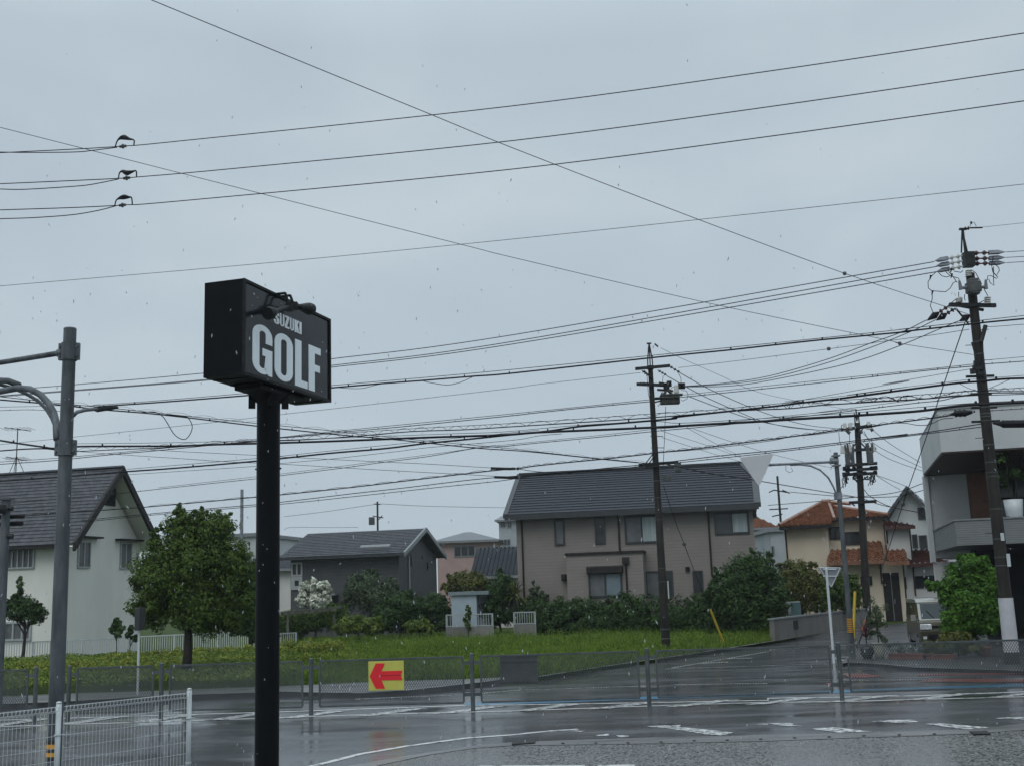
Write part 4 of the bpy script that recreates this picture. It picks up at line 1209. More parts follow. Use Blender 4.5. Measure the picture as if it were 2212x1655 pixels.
# ---- simple background houses
def simple_house(name, label, u0, u1, vt, y, D, ang, wallm, roofm, kind, vr, rid=(.5, .5), wins=(), fm='alu', gm='glass_in', ov=.4, cat='house', tile=False, fascia='trim_grey'):
    A = Q(u0, vt, y)
    F = Fr(A[:2], R(ang))
    t1 = F.uv((u1, vt))[0]; ze = F.uv(((u0 + u1) / 2, vt))[1]
    root = house_root(name, F, t1 / 2, label, cat)
    b = MB(); F.box(b, 0, t1, -D, 0, .05, ze); b.build('wall', M[wallm], root)
    b = MB()
    if kind == 'flat':
        F.box(b, -ov * .5, t1 + ov * .5, -D - ov * .5, ov * .5, ze + .001, ze + .25)
        b.build('roof', M[roofm], root)
    else:
        zr = F.uv(((u0 + u1) / 2, vr), -D / 2)[1]
        if kind == 'hip':
            a, c_ = t1 * rid[0], t1 * rid[1]
            e = [F.P(-ov, ov, ze), F.P(t1 + ov, ov, ze), F.P(t1 + ov, -D - ov, ze), F.P(-ov, -D - ov, ze)]
            r0, r1 = F.P(a, -D / 2, zr), F.P(c_, -D / 2, zr)
            if tile:
                sl = (F.P(0, -D / 2, zr) - F.P(0, ov, ze)); L_ = sl.length
                tiles(b, F.P(-ov, ov, ze), F.d, sl, [(0, 0), (t1 + 2 * ov, 0), (c_ + ov, L_), (a + ov, L_)])
            else:
                courses(b, e[0], e[1], r1, r0, 10, .02)
            b.add([e[1], e[2], r1], [(0, 1, 2)]); b.add([e[3], e[0], r0], [(0, 1, 2)]); b.quad(e[2], e[3], r0, r1)
            b.quad(*[p - Vector((0, 0, .12)) for p in e])
        else:   # gable with its ridge along the front ('gable') or gable facing front ('front')
            if kind == 'gable':
                for te in (ov, -D - ov):
                    if tile and te == ov:
                        sl = (F.P(0, -D / 2, zr) - F.P(0, ov, ze)); tiles(b, F.P(-ov, ov, ze), F.d, sl, [(0, 0), (t1 + 2 * ov, 0), (t1 + 2 * ov, sl.length), (0, sl.length)])
                    else:
                        courses(b, F.P(-ov, te, ze), F.P(t1 + ov, te, ze), F.P(t1 + ov, -D / 2, zr), F.P(-ov, -D / 2, zr), 10, .02)
                for tt in (0, t1): b.add([F.P(tt, 0, ze), F.P(tt, -D, ze), F.P(tt, -D / 2, zr - .1)], [(0, 1, 2)])
            else:
                tm = F.uv((rid[0], vr), 0)[0]; zr = F.uv((rid[0], vr), 0)[1]
                for te in (-ov, 2 * tm + ov):
                    zz = ze - .25
                    courses(b, F.P(te, ov, zz), F.P(te, -D - ov, zz), F.P(tm, -D - ov, zr), F.P(tm, ov, zr), 10, .03)
                    q0, q1 = F.P(te, ov + .03, zz), F.P(tm, ov + .03, zr); dn = Vector((0, 0, -.3)); a = F.n * .05
                    b.box8([q0 + dn - a, q0 + dn + a, q1 + dn + a, q1 + dn - a, q0 - a, q0 + a, q1 + a, q1 - a])
                g = MB(); g.add([F.P(0, -.02, ze), F.P(2 * tm, -.02, ze), F.P(tm, -.02, zr - .1), F.P(0, -.4, ze), F.P(2 * tm, -.4, ze), F.P(tm, -.4, zr - .1)], [(0, 1, 2), (3, 5, 4)]); g.build('gable', M[wallm], root)
        b.build('roof', M[roofm], root)
        if kind != 'front':
            b = MB(); F.box(b, -ov - .02, t1 + ov + .02, ov, ov + .08, ze - .18, ze + .0); b.build('fascia', M[fascia], root)
    for wn in wins:
        window(F, root, rect(F, wn[0], wn[1]), M[fm], M[gm], wn[2] if len(wn) > 2 else 1, None, fw=.07)
    return root, F
simple_house('pink_house', 'faded pink two-storey house with low grey hip roof in the distance', 944, 1068, 1167, 95, 9, -2, 'pink', 'metal_roof', 'hip', 1149, (.42, .52),
             [(c3(1710, 962), c3(1895, 1050), 2), (c3(1905, 975), c3(1970, 1045), 0), (c3(1995, 965), c3(2050, 1040), 0)], fm='trim_grey')
simple_house('apartment_block', 'pale grey three-storey block with balconies left of the tan house', 1077, 1180, 1121, 125, 12, -4, 'grey_w', 'metal_roof', 'hip', 1096, (.3, .8),
             [(c3(2170, 750), c3(2210, 805), 1), (c3(2110, 735), c3(2160, 800), 0), (c3(2110, 905), c3(2200, 955), 2)], fm='trim_grey', cat='apartments')
r_, F = simple_house('tiled_house', 'low house with a blue-grey curved tile roof left of the tan house', 1034, 1128, 1243, 72, 9, -4, 'cream_w', 'tile_g', 'gable', 1181, tile=True, ov=.5)
simple_house('pale_house', 'pale cream house glimpsed between the black post and the dark house', 560, 640, 1228, 80, 8, -10, 'cream_w', 'tile_g', 'gable', 1200, tile=True)
simple_house('white_block_house', 'plain white flat-roofed house behind the round tree', 470, 552, 1160, 82, 9, -10, 'white_wall', 'trim_grey', 'flat', 0)
simple_house('gabled_house', 'white house with a pointed grey gable behind the tiled houses', 1907, 2060, 1142, 78, 6, -23, 'white_wall', 'slate2', 'front', 1050, (1960, 0),
             [(c7(1290, 630), c7(1362, 730), 0), (c7(1240, 862), c7(1300, 980), 0), (c7(1300, 870), c7(1385, 1005), 0)], fm='trim_dark', ov=.7)
simple_house('orange_roofed_house', 'pinkish house with an orange tile roof just right of the tan house', 1600, 1668, 1140, 84, 8, -2, 'pink', 'tile_o', 'hip', 1112, (.3, .7), tile=True)
simple_house('grey_house', 'narrow blue-grey house between the pinkish house and the cream house', 1664, 1705, 1148, 76, 6, -2, 'grey_w', 'metal_roof', 'flat', 0, wins=[(c7(22, 960), c7(58, 1040), 0)], fm='trim_grey')

# ---- cream house with orange glazed tiles
A = Q(1694, 1150, 62)
F = Fr(A[:2], R(-15))
X = lambda x, o=0: F.uv(c7(x, 1000), o)[0]
Zc = lambda y, x=600, o=0: F.uv(c7(x, y), o)[1]
root = house_root('cream_house', F, 4, 'cream rendered house with layered orange glazed tile roofs')
b = MB()
xr = F.uv(c7(1015, 900))[0]; xm = F.uv(c7(522, 900))[0]
F.box(b, 0, xm, -7, 0, .1, Zc(782, 300)); F.box(b, xm, xr, -7, -1.0, .1, Zc(722, 750, -1.0))
F.box(b, xm, F.uv(c7(1170, 1250))[0], -1.0, .25, .1, Zc(1098, 800))
b.build('wall', M['cream'], root)
b = MB()
# left wing hip roof
ze = Zc(783, 300, .5); zr = Zc(590, 480, -3.5)
t0 = F.uv(c7(95, 783), .5)[0]; t1 = F.uv(c7(545, 770), .5)[0]; tr = F.uv(c7(478, 590), -3.5)[0]
sl = F.P(tr, -3.5, zr) - F.P(tr, .5, ze)
tiles(b, F.P(t0, .5, ze), F.d, sl, [(0, 0), (t1 - t0, 0), (t1 - t0 + .3, sl.length * .45), (tr - t0 + .5, sl.length), (tr - t0 - .2, sl.length)])
# right part behind
zeR = Zc(715, 700, -.5); t2 = F.uv(c7(545, 715), -.5)[0]; t3 = F.uv(c7(1045, 735), -.5)[0]
tra = F.uv(c7(620, 612), -3.5)[0]; zr2 = Zc(612, 700, -3.6)
sl2 = F.P(0, -3.6, zr2) - F.P(0, -.5, zeR)
tiles(b, F.P(t2, -.5, zeR), F.d, sl2, [(0, 0), (t3 - t2, 0), (t3 - t2 - 3.0, sl2.length), (-1.0, sl2.length), (-1.0, sl.length * .4)])
b.quad(F.P(t0, .5, ze - .1), F.P(t1, .5, ze - .1), F.P(t1, -7.5, ze - .1), F.P(t0, -7.5, ze - .1))
b.quad(F.P(t2, -.5, zeR - .1), F.P(t3, -.5, zeR - .1), F.P(t3, -7.5, zeR - .1), F.P(t2, -7.5, zeR - .1))
b.add([F.P(t0, .5, ze), F.P(t0, -7.5, ze), F.P(tr - .1, -3.5, zr)], [(0, 1, 2)])
b.quad(F.P(t0, -7.5, ze), F.P(t3, -7.5, ze), F.P(t3 - 3, -3.6, zr2), F.P(tr, -3.5, zr))
b.add([F.P(t3, -.5, zeR), F.P(t3, -7.5, zeR), F.P(t3 - 3.0, -3.6, zr2)], [(0, 1, 2)])
roof = b.build('roof', M['tile_o'], root)
b = MB()
def ridge(p, q_, r=.1): b.cyl(p, q_, r, r, 8)
ridge(F.P(t0, .5, ze + .08), F.P(tr - .1, -3.5, zr + .05)); ridge(F.P(tr - .1, -3.5, zr + .08), F.P(tr + .4, -3.5, zr + .08), .14)
ridge(F.P(tr + .3, -3.5, zr + .05), F.P(tra + .6, -3.55, zr2 + .1)); ridge(F.P(tra, -3.6, zr2 + .05), F.P(t3 - 3.0, -3.6, zr2 + .05)); ridge(F.P(t3 - 3.0, -3.6, zr2 + .06), F.P(t3, -.5, zeR + .06))
ridge(F.P(t0 + (tr - t0) + .3, -3.5, zr), F.P(t1 + .2, .1, ze + .3), .09)
b.build('ridge_tiles', M['tile_o'], roof)
b = MB()
F.box(b, t0, t1, .5, .58, ze - .2, ze - .02); F.box(b, t2, t3, -.5, -.42, zeR - .18, zeR - .02)
b.build('fascia', M['brownd'], roof)
# lower roofs
b = MB()
lz = Zc(1092, 700, 1.0); t4 = F.uv(c7(508, 1090), 1.0)[0]; t5 = F.uv(c7(1005, 1075), 1.0)[0]; zt = Zc(992, 700, -.0)
sl3 = F.P(0, -.0, zt) - F.P(0, 1.0, lz)
tiles(b, F.P(t4, 1.0, lz), F.d, sl3, [(0, 0), (t5 - t4, 0), (t5 - t4, sl3.length), (.25, sl3.length)])
t6 = F.uv(c7(866, 1000), .3)[0]; sl4 = F.P(0, -1.0, Zc(917, 930, -1.0)) - F.P(0, .3, Zc(1035, 930, .3))
tiles(b, F.P(t6, .3, Zc(1035, 930, .3)), F.d, sl4, [(0, 0), (t5 - t6, 0), (t5 - t6, sl4.length), (0, sl4.length)])
t7 = F.uv(c7(1030, 1080), 1.2)[0]; t8 = F.uv(c7(1215, 1080), 1.2)[0]; za = Zc(1092, 1120, 1.2); sl5 = F.P(0, -.3, Zc(945, 1100, -.3)) - F.P(0, 1.2, za)
tiles(b, F.P(t7, 1.2, za), F.d, sl5, [(0, 0), (t8 - t7, 0), (t8 - t7 - .1, sl5.length), (.0, sl5.length)])
b.quad(F.P(t4, 1.0, lz - .06), F.P(t5, 1.0, lz - .06), F.P(t5, -1, lz - .06), F.P(t4, -1, lz - .06))
F.box(b, t4 - .02, t5 + .02, 1.0, 1.07, lz - .2, lz - .0); F.box(b, t7 - .02, t8 + .02, 1.2, 1.26, za - .2, za - .0)
b.build('porch_roof', M['tile_o'], root)
b = MB(); r_ = rect(F, c7(985, 1195), c7(1160, 1540), .25); F.box(b, r_[0], r_[1], .25, .3, .1, r_[3]); dr = b.build('door', M['brownd'], root)
b = MB(); tm = (r_[0] + r_[1]) / 2; F.box(b, tm - .02, tm + .02, .3, .33, .15, r_[3] - .1); F.box(b, tm + .08, tm + .12, .3, .36, 1.0, 1.25); b.build('door_handle', M['trim_grey'], dr)
window(F, root, rect(F, c7(527, 800), c7(640, 903), -1), M['brownd'], M['glass_in'], 1, None, o=-1.0)
window(F, root, rect(F, c7(660, 842), c7(850, 945), -1), M['brownd'], M['glass_in'], 2, None, o=-1.0)
window(F, root, rect(F, c7(797, 1225), c7(903, 1300), .25), M['brownd'], M['glass_in'], 1, None, o=.25)
window(F, root, rect(F, c7(598, 1230), c7(655, 1290), .25), M['brownd'], M['glass_in'], 0, None, o=.25)
b = MB()
for xx, ya, yb, o_ in ((148, 790, 1080, 0), (968, 1110, 1290, .25), (1165, 1110, 1500, .9)):
    tt, z1 = F.uv(c7(xx, ya), o_); _, z0 = F.uv(c7(xx, yb), o_); b.cyl(F.P(tt, o_ + .06, max(.1, z0)), F.P(tt, o_ + .06, z1), .04)
b.build('downpipe', M['brownd'], root)
# white wing with brown tiles
A2 = F.P(xr, .2, 0)
F2 = Fr(A2[:2], R(-15))
root = house_root('white_wing_house', F2, 2, 'white rendered house with brown glazed tile roofs beside the cream house')
tw = F2.uv(c7(1225, 900))[0]
b = MB(); F2.box(b, .05, tw, -6, 0, .1, F2.uv(c7(1100, 797))[1])
tg = F2.uv(c7(1560, 1150))[0]; zg = F2.uv(c7(1350, 1110))[1]
F2.box(b, tw, tg, -6, -.1, .1, zg)
b.build('wall', M['cream_w'], root)
b = MB()
z0 = F2.uv(c7(1100, 790), .4)[1]; z1 = F2.uv(c7(1100, 692), -2.6)[1]; s_ = F2.P(0, -2.6, z1) - F2.P(0, .4, z0)
te = F2.uv(c7(1272, 790), .4)[0]
tiles(b, F2.P(-.0, .4, z0), F2.d, s_, [(0, 0), (te, 0), (te - 2.6, s_.length), (0, s_.length)])
b.add([F2.P(te, .4, z0), F2.P(te, -6, z0), F2.P(te - 2.6, -2.6, z1)], [(0, 1, 2)])
b.quad(F2.P(0, .4, z0 - .06), F2.P(te, .4, z0 - .06), F2.P(te, -6, z0 - .06), F2.P(0, -6, z0 - .06)); F2.box(b, 0, te, .4, .46, z0 - .18, z0)
b.build('roof', M['tile_b'], root)
b = MB()
z0 = F2.uv(c7(1400, 1105), .6)[1]; z1 = F2.uv(c7(1290, 985), -1.6)[1]; s_ = F2.P(0, -1.6, z1) - F2.P(0, .6, z0)
ta = F2.uv(c7(1205, 1100), .6)[0]; te = F2.uv(c7(1565, 1100), .6)[0]; tb = F2.uv(c7(1310, 985), -1.6)[0]
tiles(b, F2.P(ta, .6, z0), F2.d, s_, [(0, 0), (te - ta, 0), (tb - ta + .3, s_.length), (.2, s_.length)])
b.quad(F2.P(ta, .6, z0 - .06), F2.P(te, .6, z0 - .06), F2.P(te, -2, z0 - .06), F2.P(ta, -2, z0 - .06)); F2.box(b, ta, te, .6, .66, z0 - .18, z0)
b.build('porch_roof', M['tile_b'], root)
window(F2, root, rect(F2, c7(1265, 1222), c7(1465, 1320), -.1), M['brownd'], M['glass_in'], 1, None, o=-.1)
window(F2, root, rect(F2, c7(1175, 1230), c7(1200, 1330)), M['brownd'], M['glass_in'], 0, None)
b = MB()
for xx, ya, yb in ((1020, 800, 940), (1222, 800, 1060), (1248, 1110, 1400)):
    tt, z1 = F2.uv(c7(xx, ya)); _, z0 = F2.uv(c7(xx, yb)); b.cyl(F2.P(tt, .06, max(.1, z0)), F2.P(tt, .06, z1), .04)
b.build('downpipe', M['brownd'], root)

# ---- modern building on the right
A = Q(2030, 930, 36)       # near top corner of the projecting upper storey
FU = Fr(A[:2], R(-15.5))
root = thing('modern_building', FU.P(6, -4, .1), 'modern white building with dark recess and grey slatted balcony at right', 'building')
ztop = FU.uv(w5(1800, 1212))[1]; zs = FU.uv(c7(1750, 136))[1]
tl = FU.uv(c7(1493, 100))[0]
LEN = 11
SU = FU.side(tl, False)
ov = abs(SU.uv(w5(1305, 1450))[0])
back = FU.P(tl, -ov, 0); rb = (back - C); rb.z = 0; rb.normalize(); Bk = back + rb * 7 + Vector((.8, 0, 0))
def prism(b, pts, z0, z1):
    n = len(pts); b.add([Vector((p.x, p.y, z0)) for p in pts] + [Vector((p.x, p.y, z1)) for p in pts], [tuple(range(n))[::-1], tuple(range(n, 2 * n))] + [(i, (i + 1) % n, n + (i + 1) % n, n + i) for i in range(n)])
far = FU.P(LEN, -ov - 6, 0)
b = MB(); prism(b, [FU.P(tl, 0, 0), FU.P(LEN, 0, 0), far, Bk, back], zs, ztop)
up_ = b.build('upper_storey', M['white_wall'], root)
b = MB(); prism(b, [FU.P(tl + .03, -.03, 0), FU.P(LEN, -.03, 0), FU.P(LEN, -ov, 0), FU.P(tl + .03, -ov, 0)], zs - .05, zs - .003); b.build('soffit', M['wood_soffit'], up_)
b = MB(); prism(b, [FU.P(tl - .03, .03, 0), FU.P(LEN, .03, 0), far, Bk, back], ztop + .001, ztop + .06); b.build('roof_cap', M['trim_grey'], up_)
zb0 = FU.uv(c7(1800, 935))[1]
tB = FU.uv(c7(1728, 500), -ov)[0]; tC = FU.uv(c7(1935, 500), -ov)[0]
b = MB(); prism(b, [FU.P(tl + .12, -ov, 0), FU.P(tB, -ov, 0), FU.P(tB, -ov - 5, 0), Bk], zb0 - .3, zs - .055); b.build('ribbed_wall', M['ret_sid'], root)
b = MB(); FU.box(b, tl - .02, tl + .16, -ov - .3, -ov + .12, zb0 - .45, zs - .056); b.build('fin_wall', M['white_wall'], root)
b = MB(); FU.box(b, tB, tC, -ov - 5, -ov - .1, zb0 - .2, zs - .055); b.build('brick_wall', M['brick'], root)
b = MB(); FU.box(b, tC, LEN, -ov - 1.0, -ov - .9, zb0, zs - .055); b.build('glass_wall', M['glass_in'], root)
b = MB()
FU.box(b, tC, LEN, -ov - .89, -ov - .8, zs - 1.05, zs - .98)
for k in range(5): FU.box(b, tC + .9 + k * 1.5, tC + .97 + k * 1.5, -ov - .79, -ov - .72, zb0 + .051, zs - .06)
b.build('window_frames', M['blackm'], root)
zbt = FU.uv(c7(1800, 738))[1]
ta = FU.uv(c7(1612, 745))[0]
b = MB(); FU.box(b, ta + .1, LEN, -ov - .9, -.06, zb0 - .05, zb0 + .05); b.build('balcony_floor', M['trim_dark'], root)
b = MB(); FU.box(b, ta, LEN, -.06, .06, zb0 - .06, zbt); bal = b.build('balcony_panel', M['bal_sid'], root)
b = MB(); FU.box(b, ta - .001, ta + .10, -ov, -.061, zb0 - .06, zbt); b.build('balcony_side', M['bal_sid'], bal)
b = MB(); FU.box(b, ta - .04, LEN, -.09, .09, zbt + .001, zbt + .05); FU.box(b, ta - .04, ta + .13, -ov, -.091, zbt + .001, zbt + .05); b.build('balcony_rail', M['trim_grey'], bal)
tG = FU.uv(c7(1760, 1100), -ov)[0]; tH = FU.uv(c7(1430, 1100), -ov)[0]
b = MB(); FU.box(b, tG, LEN, -ov - 5, -ov + .3, .09, zb0 - .06); b.build('ground_floor_void', M['void'], root)  # shade of the void below the balcony, put in as a near-black box
b = MB(); FU.box(b, tH, tG, -ov - .3, -ov, .09, zb0 - .46); b.build('side_wall', M['cream_w'], root)
b = MB()
for tt in (ta + 3.0, ta + 6.5): FU.box(b, tt, tt + .25, -2.3, -2.05, .09, zb0 - .06)
b.build('column', M['trim_dark'], root)
tt, z_ = FU.uv(c7(2195, 320), -1.5)
lr = thing('ceiling_lamp', FU.P(tt, -1.5, zs - .05), 'small lit strip lamp under the soffit above the balcony', 'lamp')
b = MB(); FU.box(b, tt - .12, tt + .35, -1.53, -1.48, z_ - .02, z_ + .03); b.box(FU.P(tt, -1.5, 0) + Vector((0, 0, (zs + z_) / 2 - .03)), (.03, .03, zs - z_ - .06)); b.build('housing', M['blackm'], lr)
em = bpy.data.materials.new('lamp_glow'); em.use_nodes = True
em.node_tree.nodes['Principled BSDF'].inputs['Emission Color'].default_value = (1, .9, .55, 1); em.node_tree.nodes['Principled BSDF'].inputs['Emission Strength'].default_value = 1.0
b = MB(); FU.box(b, tt - .10, tt + .3, -1.52, -1.49, z_ - .035, z_ - .021); FU.box(b, tt - .10, tt + .3, -1.477, -1.47, z_ - .015, z_ + .025); b.build('tube', em, lr)
# balcony plant
tt, z_ = FU.uv(c7(2133, 712), -.6)
pb = FU.P(tt, -.6, zb0 + .05)
root2 = thing('potted_plant', pb, 'tall leafy plant in a white pot on the slatted balcony', 'potted plant')
hh = z_ - zb0 - .05
b = MB(); b.lathe(pb, [(.16, 0), (.2, hh * .4), (.26, hh + .2), (.29, hh + .55), (.25, hh + .55), (.22, hh + .4)], 20); b.build('pot', M['white'], root2, smooth=True)
b = MB()
rg = random.Random(4)
for i in range(5):
    b.tube([pb + Vector((0, 0, hh + .4)), pb + Vector((rg.uniform(-.2, .2), 0, hh + 1.0)), pb + Vector((rg.uniform(-.6, .3), rg.uniform(-.2, .2), hh + 1.7))], .02, 5)
b.build('stem', M['bark'], root2)
es = [((pb.x - .3, pb.y, pb.z + hh + 1.6), (.45, .4, .5)), ((pb.x + .3, pb.y, pb.z + hh + 1.3), (.35, .3, .4)), ((pb.x - .5, pb.y, pb.z + hh + 1.1), (.3, .3, .35))]
np_quads('foliage', leafcloud(es, 900, .07, np.random.default_rng(9), .2, .5), M['lf_dark'], root2)

# ---- retaining wall and bits beside it
wa, wb = G((1676, 1383), .1), G((1874, 1352), .1)
top_z = Q(1790, 1326, G((1790, 1366), .1).y).z
d = (wb - wa).normalized(); nn = Vector((-d.y, d.x, 0))
root = thing('retaining_wall', (wa + wb) / 2, 'low grey concrete retaining wall beside the side street', 'wall')
b = MB()
def wl(b, p, q_, o0, o1, z0, z1):
    b.box8([Vector((*(p + nn * o0)[:2], z0)), Vector((*(q_ + nn * o0)[:2], z0)), Vector((*(q_ + nn * o1)[:2], z0)), Vector((*(p + nn * o1)[:2], z0)),
            Vector((*(p + nn * o0)[:2], z1)), Vector((*(q_ + nn * o0)[:2], z1)), Vector((*(q_ + nn * o1)[:2], z1)), Vector((*(p + nn * o1)[:2], z1))])
wl(b, wa, wb, .03, .22, .0, top_z); b.build('wall_body', M['block'], root)
b = MB(); wl(b, wa + d * -.05, wb, 0.0, .26, top_z + .002, top_z + .06); b.build('coping', M['trim_grey'], root)
q0 = G(c8(250, 425), .1)
b = MB(); pz = wa + d * 2.2; wl(b, pz, pz + d * .5, .0, .029, top_z - .45, top_z - .12); b.build('drain_opening', M['void'], root)
pA = Q(1714, 1330, 50); z0 = Q(1714, 1330, 50).z; z1 = Q(1714, 1299, 50).z
root = thing('outdoor_unit', (pA.x, pA.y, z0), 'small teal and white louvred unit half hidden by the olive shrub', 'unit')
b = MB(); b.box((pA.x, pA.y, (z0 + z1) / 2), (.6, .3, z1 - z0)); b.build('casing', M['alu'], root, bevel=.01)
b = MB()
for k in range(9): b.box((pA.x + .08, pA.y - .17, z0 + .06 + (z1 - z0 - .1) * k / 8), (.4, .03, .035))
b.box((pA.x + .08, pA.y - .155, (z0 + z1) / 2), (.4, .01, z1 - z0 - .06)); b.build('grille', M['teal'], root)

# ---- storage shed
A = Q(975, 1300, 55.5); F = Fr(A[:2], R(-10))
t1 = F.uv(c3(1905, 1450))[0]; zt = F.uv(c3(1800, 1385))[1]
root = house_root('storage_shed', F, 1, 'pale blue-grey flat-roofed storage shed among the bushes', 'shed')
b = MB(); F.box(b, 0, t1, -1.2, 0, .1, zt); F.box(b, t1, t1 + .5, -1.2, -.6, .1, zt - .02); b.build('wall', mat('shed_panel', (.27, .33, .37), .5, col2=(.31, .37, .41), scale=2), root)
b = MB(); F.box(b, -.12, t1 + .62, -1.3, .12, zt, zt + .17); b.build('roof', mat('shed_roof', (.14, .18, .19), .5, col2=(.17, .21, .22), scale=2), root)
b = MB(); F.box(b, t1 + .05, t1 + .42, -.6, -.55, .1, zt - .15); b.build('door', M['trim_grey'], root)

# ---- pergola
pa, pb_ = Q(609, 1326, 54), Q(727, 1316, 53.4)
root = thing('pergola', ((pa.x + pb_.x) / 2, 54, .1), 'weathered timber pergola frame right of the black post', 'pergola')
b = MB()
for dy in (0, 1.4):
    b.box8([Vector((pa.x, pa.y + dy, pa.z - .05)), Vector((pb_.x, pb_.y + dy, pb_.z - .05)), Vector((pb_.x, pb_.y + dy + .08, pb_.z - .05)), Vector((pa.x, pa.y + dy + .08, pa.z - .05)),
            Vector((pa.x, pa.y + dy, pa.z + .05)), Vector((pb_.x, pb_.y + dy, pb_.z + .05)), Vector((pb_.x, pb_.y + dy + .08, pb_.z + .05)), Vector((pa.x, pa.y + dy + .08, pa.z + .05))])
for k in range(9):
    q_ = pa.lerp(pb_, k / 8); b.box((q_.x, q_.y + .7, q_.z + .09), (.06, 1.9, .07))
wood = mat('weathered_wood', (.06, .06, .05), .8, col2=(.10, .10, .08), scale=3)
b.build('beam', wood, root)
for u in (622, 722):
    b = MB(); q_ = Q(u, 1330, 54); b.box((q_.x, q_.y - .02, (pa.z - .05) / 2 + .05), (.1, .1, pa.z - .16)); b.build('post', wood, root)

# ================================================================== GUARD FENCE
def e_line(u0, v0, u1, v1):
    return G((u0, v0)), G((u1, v1))
fa, fb = G((672, 1545)), G((1820, 1514))
fd = (fb - fa).normalized(); fang = math.atan2(fd.y, fd.x)
FH = 1.10
px_posts = [672, 1022, 1403, 1820]
def foot(u):    # point of the fence line seen at column u
    lo, hi = -60.0, 60.0
    for _ in range(50):
        mid_ = (lo + hi) / 2; p = fa + fd * mid_
        rel = p - C; uu = W_ / 2 + FPX * rel.dot(_I) / rel.dot(_F)
        if uu < u: lo = mid_
        else: hi = mid_
    return lo
ts = [foot(u) for u in px_posts]
pitch = (ts[-1] - ts[0]) / 3
PL = pitch - .36      # panel length
PZ0, PZ1 = .17, FH - .02
def panel_mesh(L_):
    b = MB(); r = .02
    b.box((L_ / 2, 0, PZ1), (L_, .035, .035)); b.box((L_ / 2, 0, PZ0), (L_, .035, .035))
    b.box((0, 0, (PZ0 + PZ1) / 2), (.035, .034, PZ1 - PZ0 - .035)); b.box((L_, 0, (PZ0 + PZ1) / 2), (.035, .034, PZ1 - PZ0 - .035))
    m_ = MB(); cw, ch = .052, .078; nx = int(round((L_ - .03) / cw)); nz = int(round((PZ1 - PZ0 - .03) / ch)); cw = (L_ - .03) / nx; ch = (PZ1 - PZ0 - .03) / nz
    hw = .0050
    def strand(a, c_):
        d = (c_ - a).normalized(); n = Vector((-d.z, 0, d.x)) * hw; t_ = Vector((0, .004, 0))
        m_.add([a - n - t_, a + n - t_, a + n + t_, a - n + t_, c_ - n - t_, c_ + n - t_, c_ + n + t_, c_ - n + t_], [(0, 4, 5, 1), (1, 5, 6, 2), (2, 6, 7, 3), (3, 7, 4, 0)])
    for i in range(nx):
        for j in range(nz):
            x, z_ = .015 + i * cw, PZ0 + .015 + j * ch
            l, r_, t_, bt = Vector((x, 0, z_ + ch / 2)), Vector((x + cw, 0, z_ + ch / 2)), Vector((x + cw / 2, 0, z_ + ch)), Vector((x + cw / 2, 0, z_))
            strand(l, t_); strand(t_, r_); strand(r_, bt); strand(bt, l)
    return b, m_
def fence_run(label, tlist_posts, panels, origin_t):
    org = fa + fd * origin_t
    root = thing('guard_fence', (org.x, org.y, 0), label, 'fence', rotz=fang)
    first = None
    for tp in tlist_posts:
        b = MB(); b.cyl((tp, 0, 0), (tp, 0, FH + .03), .045, n=14); b.cyl((tp, 0, FH + .03), (tp, 0, FH + .05), .045, .02, n=14)
        b.build('post', M['fence'], root, smooth=False)
    for (ta_, L_) in panels:
        key = round(L_, 2)
        if key not in PCACHE:
            fb_, mm_ = panel_mesh(L_)
            f_ = fb_.build('panel', M['fence'], root); k_ = mm_.build('mesh_infill', M['fence'], f_)
            PCACHE[key] = (f_.data, k_.data)
            f_.location = (ta_, 0, 0)
        else:
            f_ = bpy.data.objects.new('panel', PCACHE[key][0]); COL.objects.link(f_); f_.parent = root; f_.location = (ta_, 0, 0)
            k_ = bpy.data.objects.new('mesh_infill', PCACHE[key][1]); COL.objects.link(k_); k_.parent = f_
            ORG[f_.as_pointer()] = Vector((0, 0, 0))
        b = MB()
        for x in (-.10, L_ + .10):
            for z_ in (PZ0 + .16, PZ1 - .12): b.box((x, 0, z_), (.17, .02, .07))
        b.build('bracket', M['fence'], f_)
    return root
PCACHE = {}
posts = [foot(347)] + ts + [foot(2277)]
t146 = foot(146); Lsmall = posts[0] - t146 - .36
o0 = posts[0]
fence_run('long grey mesh guard fence along the middle of the wet road', [t146 - o0] + [p - o0 for p in posts],
          [(t146 + .18 - o0, Lsmall)] + [(posts[i] + .18 - o0, posts[i + 1] - posts[i] - .36) for i in range(len(posts) - 1)], o0)
t74 = foot(74)
fence_run('short end of the grey guard fence at the far left edge', [0, -pitch], [(-pitch + .18, PL)], t74)
# arrow board
FF = Fr((fa.x, fa.y), fang)
r_ = rect(FF, (795.5, 1428.5), (873, 1489.5), .05)
p = FF.P((r_[0] + r_[1]) / 2, .05, 0)
root = thing('arrow_board', (p.x, p.y, r_[2]), 'yellow board with a red left-pointing arrow hung on the guard fence', 'sign')
b = MB(); FF.box(b, r_[0], r_[1], .035, .05, r_[2], r_[3]); b.build('board', M['board_y'], root, bevel=.006)
def fpt(x, y): t_, z_ = FF.uv(c4(x, y), .055); return t_, z_
arrow = [(982, 878), (1035, 765), (1114, 765), (1085, 832), (1268, 827), (1250, 868), (1268, 908), (1085, 912), (1116, 984), (1035, 984)]
pts = [fpt(*a) for a in arrow]
b = MB(); fr_p = [FF.P(t_, .058, z_) for t_, z_ in pts]; bk = [FF.P(t_, .051, z_) for t_, z_ in pts]
n = len(pts)
b.add(fr_p + bk, [tuple(range(n))[::-1]] + [(i, (i + 1) % n, n + (i + 1) % n, n + i) for i in range(n)])
b.build('arrow', M['red'], root)
